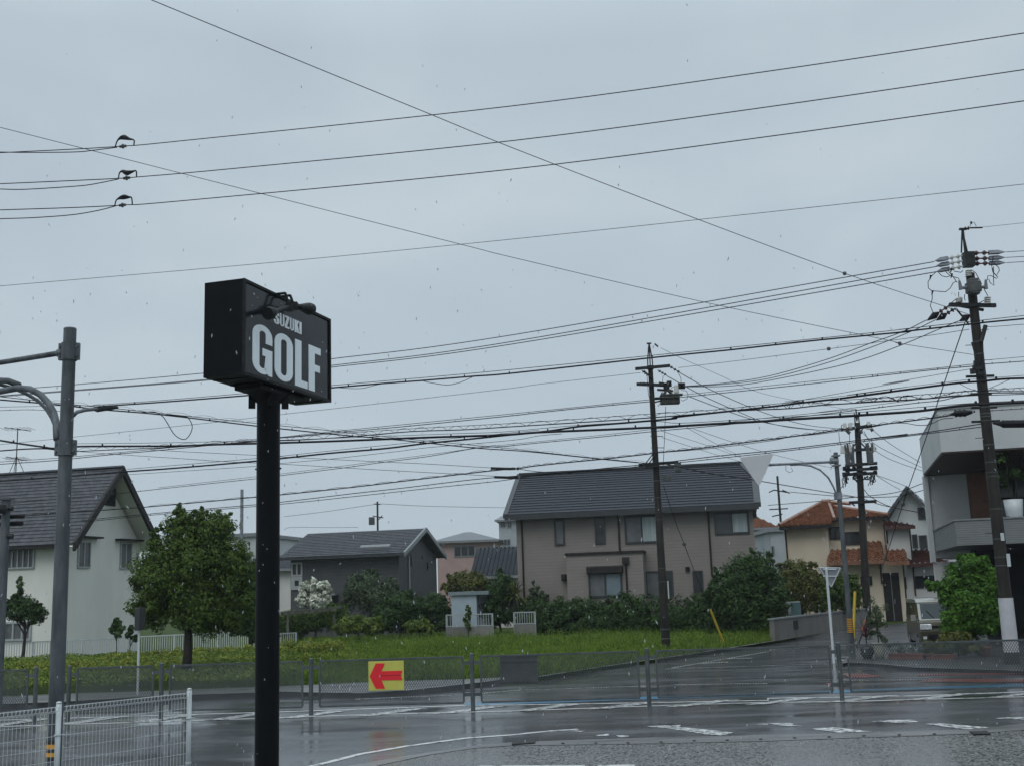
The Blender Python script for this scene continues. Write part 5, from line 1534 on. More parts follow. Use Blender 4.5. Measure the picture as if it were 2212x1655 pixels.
b = MB(); t0, z0 = fpt(1060, 873); t1, _ = fpt(1262, 868); FF.box(b, t0, t1, .058, .0595, z0 - .004, z0 + .004); b.build('arrow_crease', M['brownd'], root)
r_ = rect(FF, (1079, 1416), (1162, 1476), .05)
p = FF.P((r_[0] + r_[1]) / 2, .05, 0)
root = thing('blank_board', (p.x, p.y, r_[2]), 'plain grey board seen from behind on the guard fence', 'board')
b = MB(); FF.box(b, r_[0], r_[1], -.06, -.04, r_[2], r_[3]); b.build('board', M['board_g'], root)
b = MB(); FF.box(b, r_[0], r_[1], -.039, -.02, r_[3] - .16, r_[3] - .13); FF.box(b, r_[0], r_[1], -.039, -.02, r_[2] + .01, r_[2] + .04); b.build('batten', M['fence'], root)

# ================================================================== WHITE MESH FENCE (near)
e1_ = Q(412, 1495, 16.2); e2_ = Q(130, 1525, 14.7)
mh = e1_.z; 
e2_ = Vector((e2_.x, e2_.y, e2_.z))
dd = (e1_ - e2_); dd.z = 0; Lm = dd.length; dd.normalize(); ang = math.atan2(dd.y, dd.x)
zt_r, zt_l = e1_.z, Q(130, 1524, 14.7).z
root = thing('wire_mesh_fence', (e2_.x, e2_.y, 0), 'white welded wire mesh fence in the near left corner', 'fence', rotz=ang)
ztp = (zt_r + zt_l) / 2
for x in (-Lm, 0, Lm):
    b = MB(); b.cyl((x, .03, -.1), (x, .03, ztp + .03), .034, n=16); b.lathe((x, .03, ztp + .03), [(.036, 0), (.03, .02), (.0, .028)], 16); b.build('post', M['white'], root, smooth=True)
    b = MB(); b.cyl((x, .03, ztp - .36), (x, .03, ztp - .34), .042, n=12); b.cyl((x, .03, ztp - .95), (x, .03, ztp - .93), .042, n=12)
    b.cyl((x - .07, 0, ztp - .35), (x + .07, 0, ztp - .35), .006, n=6); b.build('clamp', M['white'], root)
def wire_panel(L_):
    b = MB(); n = int(L_ / .05); wr = .0030
    for i in range(n + 1):
        x = i * L_ / n
        b.tube([(x, 0, -.02), (x, 0, ztp - .075), (x + .012, -.03, ztp - .055), (x + .018, -.045, ztp - .025), (x + .022, -.03, ztp + .0), (x + .03, 0, ztp - .012), (x + .035, .004, ztp - .04), (x + .045, 0, ztp - .075)], wr, 5)
    for z_, y in ((ztp - .075, .006), (ztp - .055, -.036), (ztp - .004, -.028), (ztp - .012, .005)): b.cyl((0, y, z_), (L_, y, z_), wr * 1.1, n=5)
    z_ = ztp - .21
    while z_ > 0: b.cyl((0, .006, z_), (L_, .006, z_), wr * 1.1, n=5); z_ -= .15
    return b
b = wire_panel(Lm - .1); f_ = b.build('wire_panel', M['white'], root); f_.location = (.05, 0, 0)
g_ = f_.copy(); COL.objects.link(g_); g_.location = (-Lm + .05, 0, 0)
g_ = f_.copy(); COL.objects.link(g_); g_.location = (-2 * Lm + .05, 0, 0)

# ================================================================== SIGNAL POLE (left)
def pole_at(u, v, y): p = Q(u, v, y); return Vector((p.x, p.y, 0))
yP = 16.8
pt = Q(151.5, 712, yP); bx = Vector((pt.x, pt.y, 0))
root = thing('signal_pole', bx, 'thick galvanised signal pole with side arms in the left foreground', 'pole')
b = MB(); b.cyl(bx, (pt.x, pt.y, pt.z), .110, .094, 28); b.build('shaft', M['galv_pole'], root, smooth=False)
b = MB(); b.cyl((pt.x, pt.y, pt.z), (pt.x, pt.y, pt.z + .02), .097, .085, 28); b.build('cap', M['galv_pole'], root)
for (vt, vb) in ((742, 779), (950, 984)):
    z1, z0 = Q(148, vt, yP).z, Q(148, vb, yP).z
    b = MB(); b.cyl((pt.x, pt.y, z0), (pt.x, pt.y, z1), .118, n=28)
    for sx in (-1, 1):
        b.box((pt.x + sx * .13, pt.y, (z0 + z1) / 2), (.05, .07, z1 - z0 - .01))
        for zz in (z0 + .06, z1 - .06): b.cyl((pt.x + sx * .13, pt.y - .06, zz), (pt.x + sx * .13, pt.y + .06, zz), .016, n=6)
    b.build('clamp', M['galv_pole'], root)
b = MB(); a0 = Q(128, 763.5, yP); a1 = Q(-120, 803, yP + 2.3); b.cyl(a0, a1, .042, .042, 14); b.cyl(a0 + Vector((.05, 0, 0)), a0 - Vector((.03, 0, 0)), .06, n=10)
b.build('top_arm', M['galv_pole'], root, smooth=True)
b = MB()
arc = [w1(492, 1080), w1(487, 1000), w1(485, 930), w1(465, 850), w1(420, 770), w1(350, 695), w1(260, 648), w1(150, 640), w1(0, 668), w1(-160, 700)]
b.tube([Q(a[0], a[1], yP - .02 + .12 * i) for i, a in enumerate(arc)], .052, 12)
b.build('curved_arm', M['galv_pole'], root, smooth=True)
b = MB()
arc = [w1(470, 950), w1(450, 900), w1(400, 820), w1(330, 750), w1(250, 700), w1(190, 672), w1(120, 640), w1(0, 610), w1(-120, 590)]
b.tube([Q(a[0], a[1], yP + .25 + .15 * i) for i, a in enumerate(arc)], .028, 10)
b.tube([Q(*w1(165, 615), yP + 1.0), Q(*w1(70, 578), yP + 1.1), Q(*w1(-100, 570), yP + 1.3)], .05, 10)
b.build('brace_arm', M['galv_pole'], root, smooth=True)
b = MB()
b.tube([Q(*w1(635, 875), yP + .1), Q(*w1(665, 845), yP + .4), Q(*w1(740, 826), yP + .8), Q(*w1(830, 818), yP + 1.2)], .03, 10)
lamp = b.build('lamp_arm', M['galv_pole'], root, smooth=True)
b = MB(); h0 = Q(*w1(825, 815), yP + 1.2); h1 = Q(*w1(1008, 799), yP + 1.9)
b.box8([h0 + Vector(v_) for v_ in ((0, -.08, -.05), )] + [h1 + Vector((0, -.1, -.02)), h1 + Vector((0, .1, -.02)), h0 + Vector((0, .08, -.05)), h0 + Vector((0, -.08, .03)), h1 + Vector((0, -.1, .02)), h1 + Vector((0, .1, .02)), h0 + Vector((0, .08, .03))])
b.build('lamp_head', M['arm'], lamp, bevel=.01)
# hazard tape round the left half of the pole foot
zt = Q(106, 1599, yP - .1).z
b = MB(); by = MB(); k = 0; z_ = zt
while z_ > .25:
    tgt = b if k % 2 == 0 else by
    for i in range(8):
        a0_, a1_ = R(150 + i * 19), R(150 + (i + 1) * 19); r = .1135
        c0, c1_ = (pt.x + r * math.cos(a0_), pt.y + r * math.sin(a0_)), (pt.x + r * math.cos(a1_), pt.y + r * math.sin(a1_))
        tgt.quad(Vector((*c0, z_ - .056)), Vector((*c1_, z_ - .056)), Vector((*c1_, z_)), Vector((*c0, z_)))
    z_ -= .0565; k += 1
b.build('black_bands', M['stripe_b'], root); by.build('yellow_bands', M['stripe_y'], root)

# pole at far left edge
yL = 27.5
pt = Q(14, 1079, yL)
root = thing('control_post', (pt.x, pt.y, .1), 'squat grey post with black cable ends at the left edge', 'pole')
b = MB(); b.cyl((pt.x, pt.y, .0), (pt.x, pt.y, pt.z), .115, .10, 20); b.build('shaft', M['galv_pole'], root)
b = MB(); b.box((pt.x - .15, pt.y, pt.z + .02), (.55, .3, .05)); b.build('cap_plate', M['galv_pole'], root)
b = MB(); b.lathe(Q(2, 1100, yL - .25) - Vector((0, 0, .1)), [(0, 0), (.12, .02), (.15, .1), (.13, .2), (0, .24)], 14)
for v in (1098, 1158): b.cyl(Q(18, v, yL - .05), Q(28, v, yL - .05), .06, n=8)
b.build('fitting', M['arm'], root)
b = MB(); b.cyl(Q(-30, 1117, yL + .2), Q(52, 1114.5, yL + .2), .055, n=10); b.cyl(Q(-30, 1133, yL + .2), Q(49, 1130.5, yL + .2), .055, n=10); b.build('cable_end', M['wirem'], root)

# thin sign post at left (sign seen edge-on)
yS = 28.6
q_ = G((297, 1500), .12)
root = thing('roadside_sign', (q_.x, q_.y, .12), 'thin white post with a narrow sign seen edge-on left of the round tree', 'sign')
zt = Q(303, 1312, q_.y).z
b = MB(); b.cyl((q_.x, q_.y, .1), (q_.x, q_.y, zt), .03, n=10); b.build('post', M['white'], root)
b = MB(); zb = Q(300, 1361, q_.y).z; b.box((q_.x + .01, q_.y, (zt + zb) / 2), (.13, .42, zt - zb)); b.build('sign_plate', M['trim_dark'], root, bevel=.01)
# ================================================================== BLACK SIGN
yB = 13.9
A = Q(523, 700, yB)
SF = Fr(A[:2], R(90 - 17.0))    # lettered face: runs away to the right
SL = Fr(A[:2], R(-17.0))        # end face: runs left from the near corner
zt = (SF.uv(g4(540, 135))[1] + SF.uv(g4(1522, 580))[1]) / 2; zbm = (SF.uv(g4(547, 1215))[1] + SF.uv(g4(1530, 1515))[1]) / 2
tw = SF.uv(g4(1525, 1000))[0]
te = SL.uv(g4(115, 700))[0]; wid = -te
pc = SF.P(tw / 2, -wid / 2, 0)
px_ = Q(580, 900, pc.y)
rootS = thing('pylon_sign', (px_.x, pc.y, 0), 'black roadside box sign with pale SUZUKI GOLF lettering on a round black post'.replace('SUZUKI GOLF ', ''), 'sign')
b = MB()
SF.box(b, 0, tw, -wid, 0, zbm, zt)
box = b.build('cabinet', M['black'], rootS)
b = MB()
fw = .035
for (a_, c_, z0, z1) in ((0, tw, zt - fw, zt), (0, tw, zbm, zbm + fw), (0, fw, zbm + fw, zt - fw), (tw - fw, tw, zbm + fw, zt - fw)): SF.box(b, a_ - .002, c_ + .002, .002, .03, z0 - .001, z1 + .001)
b.build('frame', M['blackm'], box)
b = MB(); SF.box(b, fw, tw - fw, .001, .008, zbm + fw, zt - fw); b.build('face_panel', M['face'], box)
b = MB()
for i in range(6):
    t_ = tw * (i + .5) / 6; SF.box(b, t_ - .012, t_ + .012, -wid + .02, -.02, zbm - .012, zbm - .001)
SF.box(b, tw * .25, tw * .75, -wid * .85, -wid * .15, zbm - .07, zbm - .013)
b.build('underside_ribs', M['blackm'], box)
pr = .155
b = MB(); b.cyl((px_.x, pc.y, -.05), (px_.x, pc.y, zbm - .02), pr, pr, 32); b.build('post', M['black'], rootS, smooth=False)
b = MB()
b.cyl((px_.x, pc.y, zbm - .16), (px_.x, pc.y, zbm - .07), pr + .01, pr + .09, 24)
for a in (0, 1, 2, 3):
    an = a * math.pi / 2 + .3; b.box((px_.x + math.cos(an) * .22, pc.y + math.sin(an) * .22, zbm - .14), (.09, .05, .2), Matrix.Rotation(an, 3, 'Z'))
b.build('collar', M['blackm'], rootS)
b = MB(); zz = Q(583, 1012, pc.y).z; b.cyl((px_.x - pr - .02, pc.y, zz), (px_.x + pr + .02, pc.y, zz), .012, n=6); b.build('bolt', M['blackm'], rootS)
# letters
def arcp(cx, cy, rx, ry, a0, a1, n=8):
    return [(cx + rx * math.cos(R(a0 + (a1 - a0) * i / n)), cy + ry * math.sin(R(a0 + (a1 - a0) * i / n))) for i in range(n + 1)]
def strip(outer, inner):
    n = min(len(outer), len(inner)); return [[outer[i], outer[i + 1], inner[i + 1], inner[i]] for i in range(n - 1)]
def letter(ch, s=.34, h=.13):
    # unit square glyphs; s = stem width, h = bar height; heavy condensed sans
    k = .30; ry = .2
    def ring_out(a): return a
    if ch == 'I': return [[(0, 0), (1, 0), (1, 1), (0, 1)]]
    if ch == 'L': return [[(0, 0), (.5, 0), (.5, 1), (0, 1)], [(.5, 0), (1, 0), (1, .15), (.5, .15)]]
    if ch == 'F': return [[(0, 0), (.5, 0), (.5, 1), (0, 1)], [(.5, .85), (1, .85), (1, 1), (.5, 1)], [(.5, .45), (.93, .45), (.93, .60), (.5, .60)]]
    if ch == 'Z': return [[(0, .85), (.02, 1), (.96, 1), (.96, .85)], [(0, 0), (1, 0), (1, .15), (0, .15)], [(0, .15), (.48, .15), (.96, .85), (.48, .85)]]
    if ch == 'K': return [[(0, 0), (.42, 0), (.42, 1), (0, 1)], [(.42, .38), (.42, .64), (.58, 1), (.98, 1)], [(.42, .44), (.60, 0), (1.02, 0), (.68, .62)]]
    if ch == 'U':
        o = [(0, 1)] + arcp(.5, .22, .5, .22, 180, 360, 12) + [(1, 1)]; i = [(s, 1)] + arcp(.5, .18, .5 - s, .07, 180, 360, 12) + [(1 - s, 1)]
        return strip(o, i)
    if ch == 'O':
        o = arcp(.5, .78, .5, .22, 0, 180, 10) + arcp(.5, .22, .5, .22, 180, 360, 10); o.append(o[0])
        i = arcp(.5, .81, .5 - s, .07, 0, 180, 10) + arcp(.5, .19, .5 - s, .07, 180, 360, 10); i.append(i[0])
        return strip(o, i)
    if ch == 'G':
        o = [(1, .64)] + arcp(.5, .78, .5, .22, 0, 180, 10) + arcp(.5, .22, .5, .22, 180, 300, 8)
        i = [(1 - s, .64)] + arcp(.5, .81, .5 - s, .07, 0, 180, 10) + arcp(.5, .19, .5 - s, .07, 180, 330, 8)
        return strip(o, i) + [[(.5, .53), (1, .53), (1, .38), (.5, .38)], [(1 - s, .38), (1, .38), (1, .0), (1 - s * .55, .0)], [(1 - s, .38), (1 - s * .55, 0), (.75, .03), (.60, .125)]]
    if ch == 'S':
        o = [(.98, .66), (.98, .78)] + arcp(.49, .80, .49, .20, 0, 180, 8) + [(0, .70), (.02, .60), (.25, .50), (.56, .38), (.58, .26), (.58, .2)] + arcp(.49, .17, .10, .05, 0, -180, 8)[1:] + [(.38, .34)]
        i = [(.60, .66), (.60, .78)] + arcp(.49, .83, .10, .05, 0, 180, 8) + [(.40, .74), (.42, .68), (.60, .60), (.90, .48), (.99, .34), (1, .2)] + arcp(.5, .19, .5, .19, 0, -180, 8)[1:] + [(0, .34)]
        return strip(o, i)
    return []
def put(text, bounds, tops, bots):
    b = MB()
    for ch, (x0, x1) in zip(text, bounds):
        t0 = SF.uv(x0, .012)[0]; t1 = SF.uv(x1, .012)[0]
        for poly in letter(ch):
            fr_ = [SF.P(t0 + (t1 - t0) * p[0], .013, bots + (tops - bots) * p[1]) for p in poly]
            b.poly(fr_); bk_ = [q_ - SF.n * .0045 for q_ in fr_]
            for i in range(len(poly)): j = (i + 1) % len(poly); b.quad(fr_[i], fr_[j], bk_[j], bk_[i])
    return b
zT = SF.uv(g4(1142, 826), .012)[1]; zB = SF.uv(g4(1142, 1325), .012)[1]
zG = SF.uv(g4(770, 650), .012)[1]; zG2 = SF.uv(g4(790, 1212), .012)[1]
b = put('GOLF', [(g4(661, 900), g4(884, 900)), (g4(910, 1000), g4(1115, 1000)), (g4(1140, 1100), g4(1281, 1100)), (g4(1293, 1150), g4(1428, 1150))], (zT + zG) / 2 + .01, (zB + zG2) / 2)
b.build('lettering', M['letter'], box)
z1 = SF.uv(g4(905, 500), .012)[1]; z0 = SF.uv(g4(905, 632), .012)[1]; z1b = SF.uv(g4(1213, 613), .012)[1]; z0b = SF.uv(g4(1213, 760), .012)[1]
b = put('SUZUKI', [(g4(903, 570), g4(963, 570)), (g4(970, 590), g4(1020, 590)), (g4(1026, 620), g4(1076, 620)), (g4(1083, 640), g4(1128, 640)), (g4(1136, 660), g4(1185, 660)), (g4(1190, 690), g4(1213, 690))], (z1 + z1b) / 2, (z0 + z0b) / 2)
b.build('lettering', M['letter'], box)
# floodlights on short arms above the face
for i, (ga, gb, lab) in enumerate((((1075, 455), (885, 510), 'black floodlight tilted over the word on the sign face'), ((1130, 440), (1250, 462), 'dark floodlight poking above the top edge of the sign'))):
    ta_, za_ = SF.uv(g4(*ga), .20); tb_, zb_ = SF.uv(g4(*gb), .24)
    pa_ = SF.P(ta_, .20, za_); pb2 = SF.P(tb_, .24, zb_)
    root = thing('floodlight', pa_, lab, 'lamp', 'floodlights on the black sign')
    b = MB(); tm_ = SF.P(ta_, 0.02, zt); b.cyl(tm_ - SF.n * .1, tm_ + SF.n * .12, .018); b.cyl(tm_ + SF.n * .12, pa_, .018); b.cyl(pa_, pb2, .035); b.box(pa_, (.09, .09, .1)); b.build('arm', M['blackm'], root)
    b = MB(); dv = (pb2 - pa_).normalized(); b.cyl(pb2 - dv * .12, pb2 + dv * .08, .04, .085, 14); b.cyl(pb2 + dv * .08, pb2 + dv * .15, .085, .08, 14)
    b.build('head', M['blackm'] if i == 0 else M['arm'], root, smooth=False)

# ================================================================== POLES
def inroot(name, u, v, y, label, cat='pole'):
    p = Q(u, v, y); return p, thing(name, (p.x, p.y, .05), label, cat)
def spool(b, a, c_, r, n=3):
    a, c_ = Vector(a), Vector(c_)
    b.cyl(a - (c_ - a) * .12, c_, r * .28, n=6)
    for i in range(n):
        p = a.lerp(c_, (i + .2) / n); q_ = a.lerp(c_, (i + .75) / n); b.cyl(p, p.lerp(q_, .4), r * .45, r, 8); b.cyl(p.lerp(q_, .4), q_, r, r * .35, 8)
def pxr(px, y): return px / 2 / FPX * y
# ---- big right pole
yR_ = 29.4
base = G((2187, 1434), .08); yR_ = base.y
top = Q(2082, 592, yR_)
base = Vector((Q(2186, 1420, yR_).x, yR_, 0)); bxx = base.x
ztop = Q(2086, 592, yR_).z
root = thing('utility_pole', base, 'tall dark concrete utility pole with pale guard at its foot at right', 'pole')
E = lambda x, y_, dy=0: Q(*p1(x, y_), yR_ + dy)
b = MB(); b.cyl(base, (bxx, yR_, ztop), .175, .115, 24)
b.build('shaft', M['conc'], root)
b = MB()
for cc_, k in ((w5, [(1785, 650), (1800, 755), (1830, 945), (1850, 1210), (1865, 1265), (1870, 1290), (1880, 1325)]), (c7, [(1905, 90), (1925, 240), (1935, 327), (1940, 362), (1975, 642), (2000, 900), (2015, 1058), (2030, 1130)])):
    for x, y_ in k:
        z_ = Q(*cc_(x, y_), yR_).z; f = z_ / ztop; rr = .175 + (.115 - .175) * f + .006; b.cyl((bxx, yR_, z_ - .015), (bxx, yR_, z_ + .015), rr, n=20)
b.build('band', M['equip'], root)
b = MB()
for i in range(17):
    z_ = 2.6 + i * .42
    if z_ > ztop - .8: break
    s_ = 1 if i % 2 else -1
    b.cyl((bxx, yR_, z_), (bxx + s_ * .34, yR_, z_), .009, n=6)
b.build('step_bolts', M['arm'], root)
b = MB(); z0, z1 = Q(2180, 1408, yR_).z, Q(2173, 1291, yR_).z
b.cyl((bxx, yR_, z0), (bxx, yR_, z1), .192, .185, 24); b.build('pale_guard', mat('pale_guard', (.36, .36, .38), .6, col2=(.44, .44, .46), scale=3), root)
b = MB(); b.cyl((bxx, yR_, .02), (bxx, yR_, z0 - .002), .198, .196, 24); b.build('dark_guard', M['stripe_b'], root)
b = MB()
for pz_ in ((c7(2000, 885), .05, .2), (c7(2053, 1085), .05, .33)):
    q_ = Q(*pz_[0], yR_); b.box((q_.x, yR_ - .185, q_.z), (.09, .012, pz_[2]))
b.build('number_plate', M['white'], root)
# earth-wire bracket
b = MB(); b.tube([E(1255, 590), E(1225, 300)], .03, 6); b.tube([E(1285, 600), E(1232, 370)], .022, 6); b.tube([E(1205, 600), E(1215, 300)], .022, 6)
b.box((E(1230, 290)), (.22, .08, .05)); b.build('mast', M['arm'], root)
b = MB(); spool(b, E(1240, 285), E(1320, 275), .06, 2); b.build('insulator', M['porcr'], root)
b = MB(); b.tube([E(1320, 275), E(1430, 272), E(1480, 270)], .022, 6); b.tube([E(1315, 260), E(1335, 205), E(1370, 200), E(1400, 255)], .008, 5); b.box(E(1333, 208), (.04, .04, .07)); b.build('clamp', M['arm'], root)
for (l, r_, lab) in (((1215, 635), (850, 705), 0), ((1220, 705), (870, 770), 0), ((1225, 775), (880, 840), 0), ((1330, 605), (1790, 588), 1), ((1340, 678), (1790, 660), 1), ((1345, 742), (1795, 728), 1)):
    b = MB(); b2 = MB(); A_, B_ = E(*l), E(*r_)
    n_ = 4; spool(b, A_.lerp(B_, .05), A_.lerp(B_, .5), .075, 2)
    b.build('insulator', M['porc'] if lab == 0 else M['porcr'], root)
    k0, k1 = A_.lerp(B_, .5), B_
    hh = .065
    b2.add([k0 + Vector((0, -.07, -hh * .7)), k0 + Vector((0, .07, -hh * .7)), k0 + Vector((0, 0, hh)), k1 + Vector((0, 0, 0)), k0.lerp(k1, .55) + Vector((0, 0, hh * 1.1)), k0.lerp(k1, .6) + Vector((0, -.09, -hh * .6)), k0.lerp(k1, .6) + Vector((0, .09, -hh * .6))],
           [(0, 1, 2), (0, 2, 4, 5), (1, 6, 4, 2), (0, 5, 6, 1), (5, 4, 3), (4, 6, 3), (5, 3, 6)])
    b2.build('wire_cover', M['equipw'], root)
b = MB(); z_ = E(1265, 600).z; b.box((bxx, yR_, E(1265, 690).z), (.27, .27, .40)); b.build('top_bracket', M['arm'], root)
# cross arm and insulators
b = MB(); a_, c_ = E(1030, 1288), E(1630, 1298); b.box8([a_ + Vector(v_) for v_ in ((0, -.16, -.05),)] + [c_ + Vector((0, -.16, -.05)), c_ + Vector((0, -.06, -.05)), a_ + Vector((0, -.06, -.05)), a_ + Vector((0, -.16, .05)), c_ + Vector((0, -.16, .05)), c_ + Vector((0, -.06, .05)), a_ + Vector((0, -.06, .05))])
a_, c_ = E(1140, 1250), E(1530, 1320); b.cyl(a_ + Vector((0, .2, 0)), c_ + Vector((0, .2, 0)), .045)
b.tube([E(1130, 1320, -.2), E(1310, 1540, -.2)], .025, 6); b.build('crossarm', M['arm'], root)
b = MB()
for (x, y0_, y1_) in ((1175, 1240, 1180), (1545, 1265, 1165), (1300, 905, 815)): 
    p = E(x, y0_, -.15); q_ = E(x, y1_, -.15)
    b.cyl(p, q_, .03, n=8)
    for k in range(4): m_ = p.lerp(q_, (k + .5) / 4); b.cyl(m_ - Vector((0, 0, .02)), m_ + Vector((0, 0, .02)), .095, .06, 12)
b.build('post_insulator', M['porc'], root)
for (a_, c_) in (((1025, 1300), (760, 1480)), ((1110, 1330), (880, 1478)), ((1410, 1360), (1180, 1490))):
    A_, B_ = E(*a_), E(*c_); b = MB(); spool(b, A_, A_.lerp(B_, .45), .07, 2); b.build('insulator', M['porcr'], root)
    b = MB(); k0, k1 = A_.lerp(B_, .45), B_; b.cyl(k0, k0.lerp(k1, .35), .04, .1, 8); b.cyl(k0.lerp(k1, .35), k1, .1, .015, 8); b.build('wire_cover', M['wirem'], root)
# switch unit
p = E(1360, 1050, -.25)
b = MB(); b.box(p, (.34, .34, .30)); b.cyl(p + Vector((0, -.05, -.22)), p + Vector((0, -.05, -.15)), .12, .16, 12); b.box(p + Vector((0, 0, .19)), (.26, .24, .1)); b.build('switch_box', M['equip'], root, bevel=.03)
b = MB()
for s_ in (-1, 1):
    b.cyl(p + Vector((s_ * .17, 0, 0)), p + Vector((s_ * .34, 0, .0)), .045, .04, 10); b.cyl(p + Vector((s_ * .34, 0, -.05)), p + Vector((s_ * .36, 0, .2)), .055, .03, 10)
b.build('bushing', M['equipw'], root)
b = MB()
for pts in ([(1030, 800), (1045, 850), (1090, 900), (1150, 985)], [(1000, 845), (1060, 900), (1130, 920), (1170, 930), (1185, 1000)], [(900, 848), (950, 900), (1010, 915), (1050, 905)],
            [(880, 845), (820, 900), (770, 980), (775, 1060), (820, 1095), (900, 1100), (1000, 1108), (1060, 1060), (1100, 990), (1140, 970)],
            [(825, 1110), (825, 1200), (800, 1290), (840, 1385)], [(1620, 640), (1600, 760), (1615, 850), (1660, 900), (1700, 830), (1690, 790), (1625, 730)],
            [(1610, 800), (1630, 860), (1680, 920), (1660, 935), (1600, 900), (1550, 900), (1540, 960)], [(1625, 780), (1625, 960), (1630, 1025), (1580, 990), (1560, 940)],
            [(1330, 820), (1390, 860), (1440, 950), (1470, 1010)], [(1170, 1110), (1170, 1180)], [(1500, 1070), (1550, 1160)], [(1420, 1260), (1510, 1215)], [(1160, 1180), (1030, 1290)],
            [(1110, 840), (1200, 855), (1225, 830)], [(1250, 1140), (1245, 1190), (1255, 1220)]):
    b.tube([E(x, y_, -.1) for x, y_ in pts], .011, 5)
for x, y_ in ((800, 920), (825, 1120), (1070, 830), (1075, 900)): b.cyl(E(x + 8, y_ - 28, -.1), E(x - 6, y_ + 28, -.1), .03, .012, 7)
b.build('jumper_cables', M['wirem'], root)
b = MB(); b.tube([Q(*w5(1880, 505), yR_ - .2), Q(*w5(1840, 650), yR_ - .2)], .06, 8); b.tube([Q(*w5(1855, 640), yR_ - .2), Q(*w5(1862, 800), yR_ - .2), Q(*w5(1870, 950), yR_ - .2)], .014, 6)
for (x, y_) in ((1800, 830), (1830, 880), (1770, 900), (1840, 910), (1790, 870)): b.box(Q(*w5(x, y_), yR_ - .16), (.12, .1, .14))
b.tube([Q(*w5(1760, 650), yR_ - .15), Q(*w5(1800, 790), yR_ - .17)], .02, 5)
b.box(Q(*w5(1832, 942), yR_), (.75, .06, .06)); b.box(Q(*w5(1865, 1213), yR_), (.7, .06, .05)); b.box(Q(*w5(1882, 1330), yR_), (.75, .06, .06)); b.box(Q(*w5(1840, 1095), yR_), (.55, .08, .07))
b.build('cable_hardware', M['arm'], root)

# ---- middle pole
base = G((1441, 1410), .1); yM = base.y
base = Vector((Q(1439, 1400, yM).x, yM, 0)); bxm = base.x
zt = Q(1413, 793, yM).z
root = thing('utility_pole', base, 'dark utility pole standing in front of the tan house', 'pole')
H = lambda x, y_, dy=0: Q(*p2(x, y_), yM + dy)
b = MB(); b.cyl(base, (bxm, yM, zt), .155, .085, 20); b.build('shaft', M['conc'], root)
b = MB(); mt_ = H(418, 190)
for dx in (-.09, 0, .09): b.tube([Vector((bxm + dx, yM, zt - .1)), Vector((bxm + dx * .9, yM, zt + .25)), Vector((bxm + dx * .3, yM, mt_.z - .15)), Vector((bxm, yM, mt_.z))], .022, 6)
b.box((bxm, yM, mt_.z), (.16, .06, .05)); b.tube([H(430, 195), H(470, 232)], .03, 6); b.cyl((bxm, yM, zt - .06), (bxm, yM, zt + .04), .13, n=12); b.build('mast', M['arm'], root)
b = MB()
def beam(b, a_, c_, th=.05, dy=-.12):
    o_ = [Vector((0, dy - th, -th)), Vector((0, dy + th, -th)), Vector((0, dy + th, th)), Vector((0, dy - th, th))]
    b.box8([a_ + o_[0], c_ + o_[0], c_ + o_[1], a_ + o_[1], a_ + o_[3], c_ + o_[3], c_ + o_[2], a_ + o_[2]])
beam(b, H(197, 497), H(605, 460)); beam(b, H(212, 675), H(600, 692)); beam(b, H(455, 740), H(640, 755), .035); beam(b, H(237, 1622), H(700, 1590), .05)
b.tube([H(300, 510, -.15), H(410, 610, -.15)], .025, 6); b.tube([H(520, 760), H(475, 850)], .02, 6)
b.tube([H(430, 1460, -.15), H(315, 1610, -.15)], .02, 6); b.tube([H(445, 1480, -.15), H(360, 1605, -.15)], .02, 6); b.box(H(400, 1630, -.2), (.5, .1, .1))
b.build('crossarm', M['arm'], root)
b = MB()
for a_, c_ in (((610, 460), (730, 535)), ((475, 510), (570, 565)), ((285, 515), (355, 570))):
    spool(b, H(*a_, -.15), H(*c_, -.15), .06, 3)
b.build('insulator', M['equip'], root)
b = MB()
for x in (265, 290, 315, 345, 380, 490, 510, 530): b.cyl(H(x, 685, -.14), H(x, 648, -.14), .05, .035, 8)
for x, y_ in ((600, 665), (735, 690), (760, 690), (560, 690), (575, 710)): b.box(H(x, y_, -.1), (.16, .14, .2))
b.build('cable_joint', M['arm'], root)
b = MB(); p = H(610, 860, -.35); b.box(p, (.66, .32, .26)); b.box(p + Vector((.06, 0, .19)), (.78, .22, .07)); b.box(p + Vector((-.12, -.05, .08)), (.86, .34, .05)); b.cyl(p + Vector((-.3, 0, .15)), p + Vector((-.12, 0, .32)), .05, n=8); b.cyl(p + Vector((.1, 0, .2)), p + Vector((-.05, 0, .36)), .05, n=8)
b.tube([p + Vector((-.3, .0, 0)), Vector((bxm, yM, p.z))], .03, 6); b.build('switch_box', mat('dark_equipment', (.022, .024, .022), .5, spec=.2, col2=(.05, .052, .046), scale=7), root, bevel=.02)
b = MB(); q_ = H(685, 730, -.3); b.cyl(q_ - Vector((0, 0, .12)), q_ + Vector((0, 0, .14)), .1, .07, 12); b.build('post_insulator', M['porc'], root)
b = MB()
for pts in ([(340, 570), (345, 640), (355, 780), (375, 860), (400, 890)], [(530, 570), (520, 650), (480, 640)], [(710, 540), (740, 600), (740, 660)], [(740, 740), (800, 745), (825, 790), (810, 840), (760, 865), (740, 850)], [(560, 930), (548, 1240), (530, 1640)],
            [(600, 740), (640, 705), (690, 700)], [(470, 930), (495, 890)]):
    b.tube([H(x, y_, -.2) for x, y_ in pts], .010, 5)
b.build('jumper_cables', M['wirem'], root)
b = MB(); 
for x0, x1, y_ in ((378, 530, 1280), (383, 538, 1415), (470, 520, 1008), (380, 410, 1020)): b.cyl(H(x0, y_), H(x1, y_), .013, n=6)
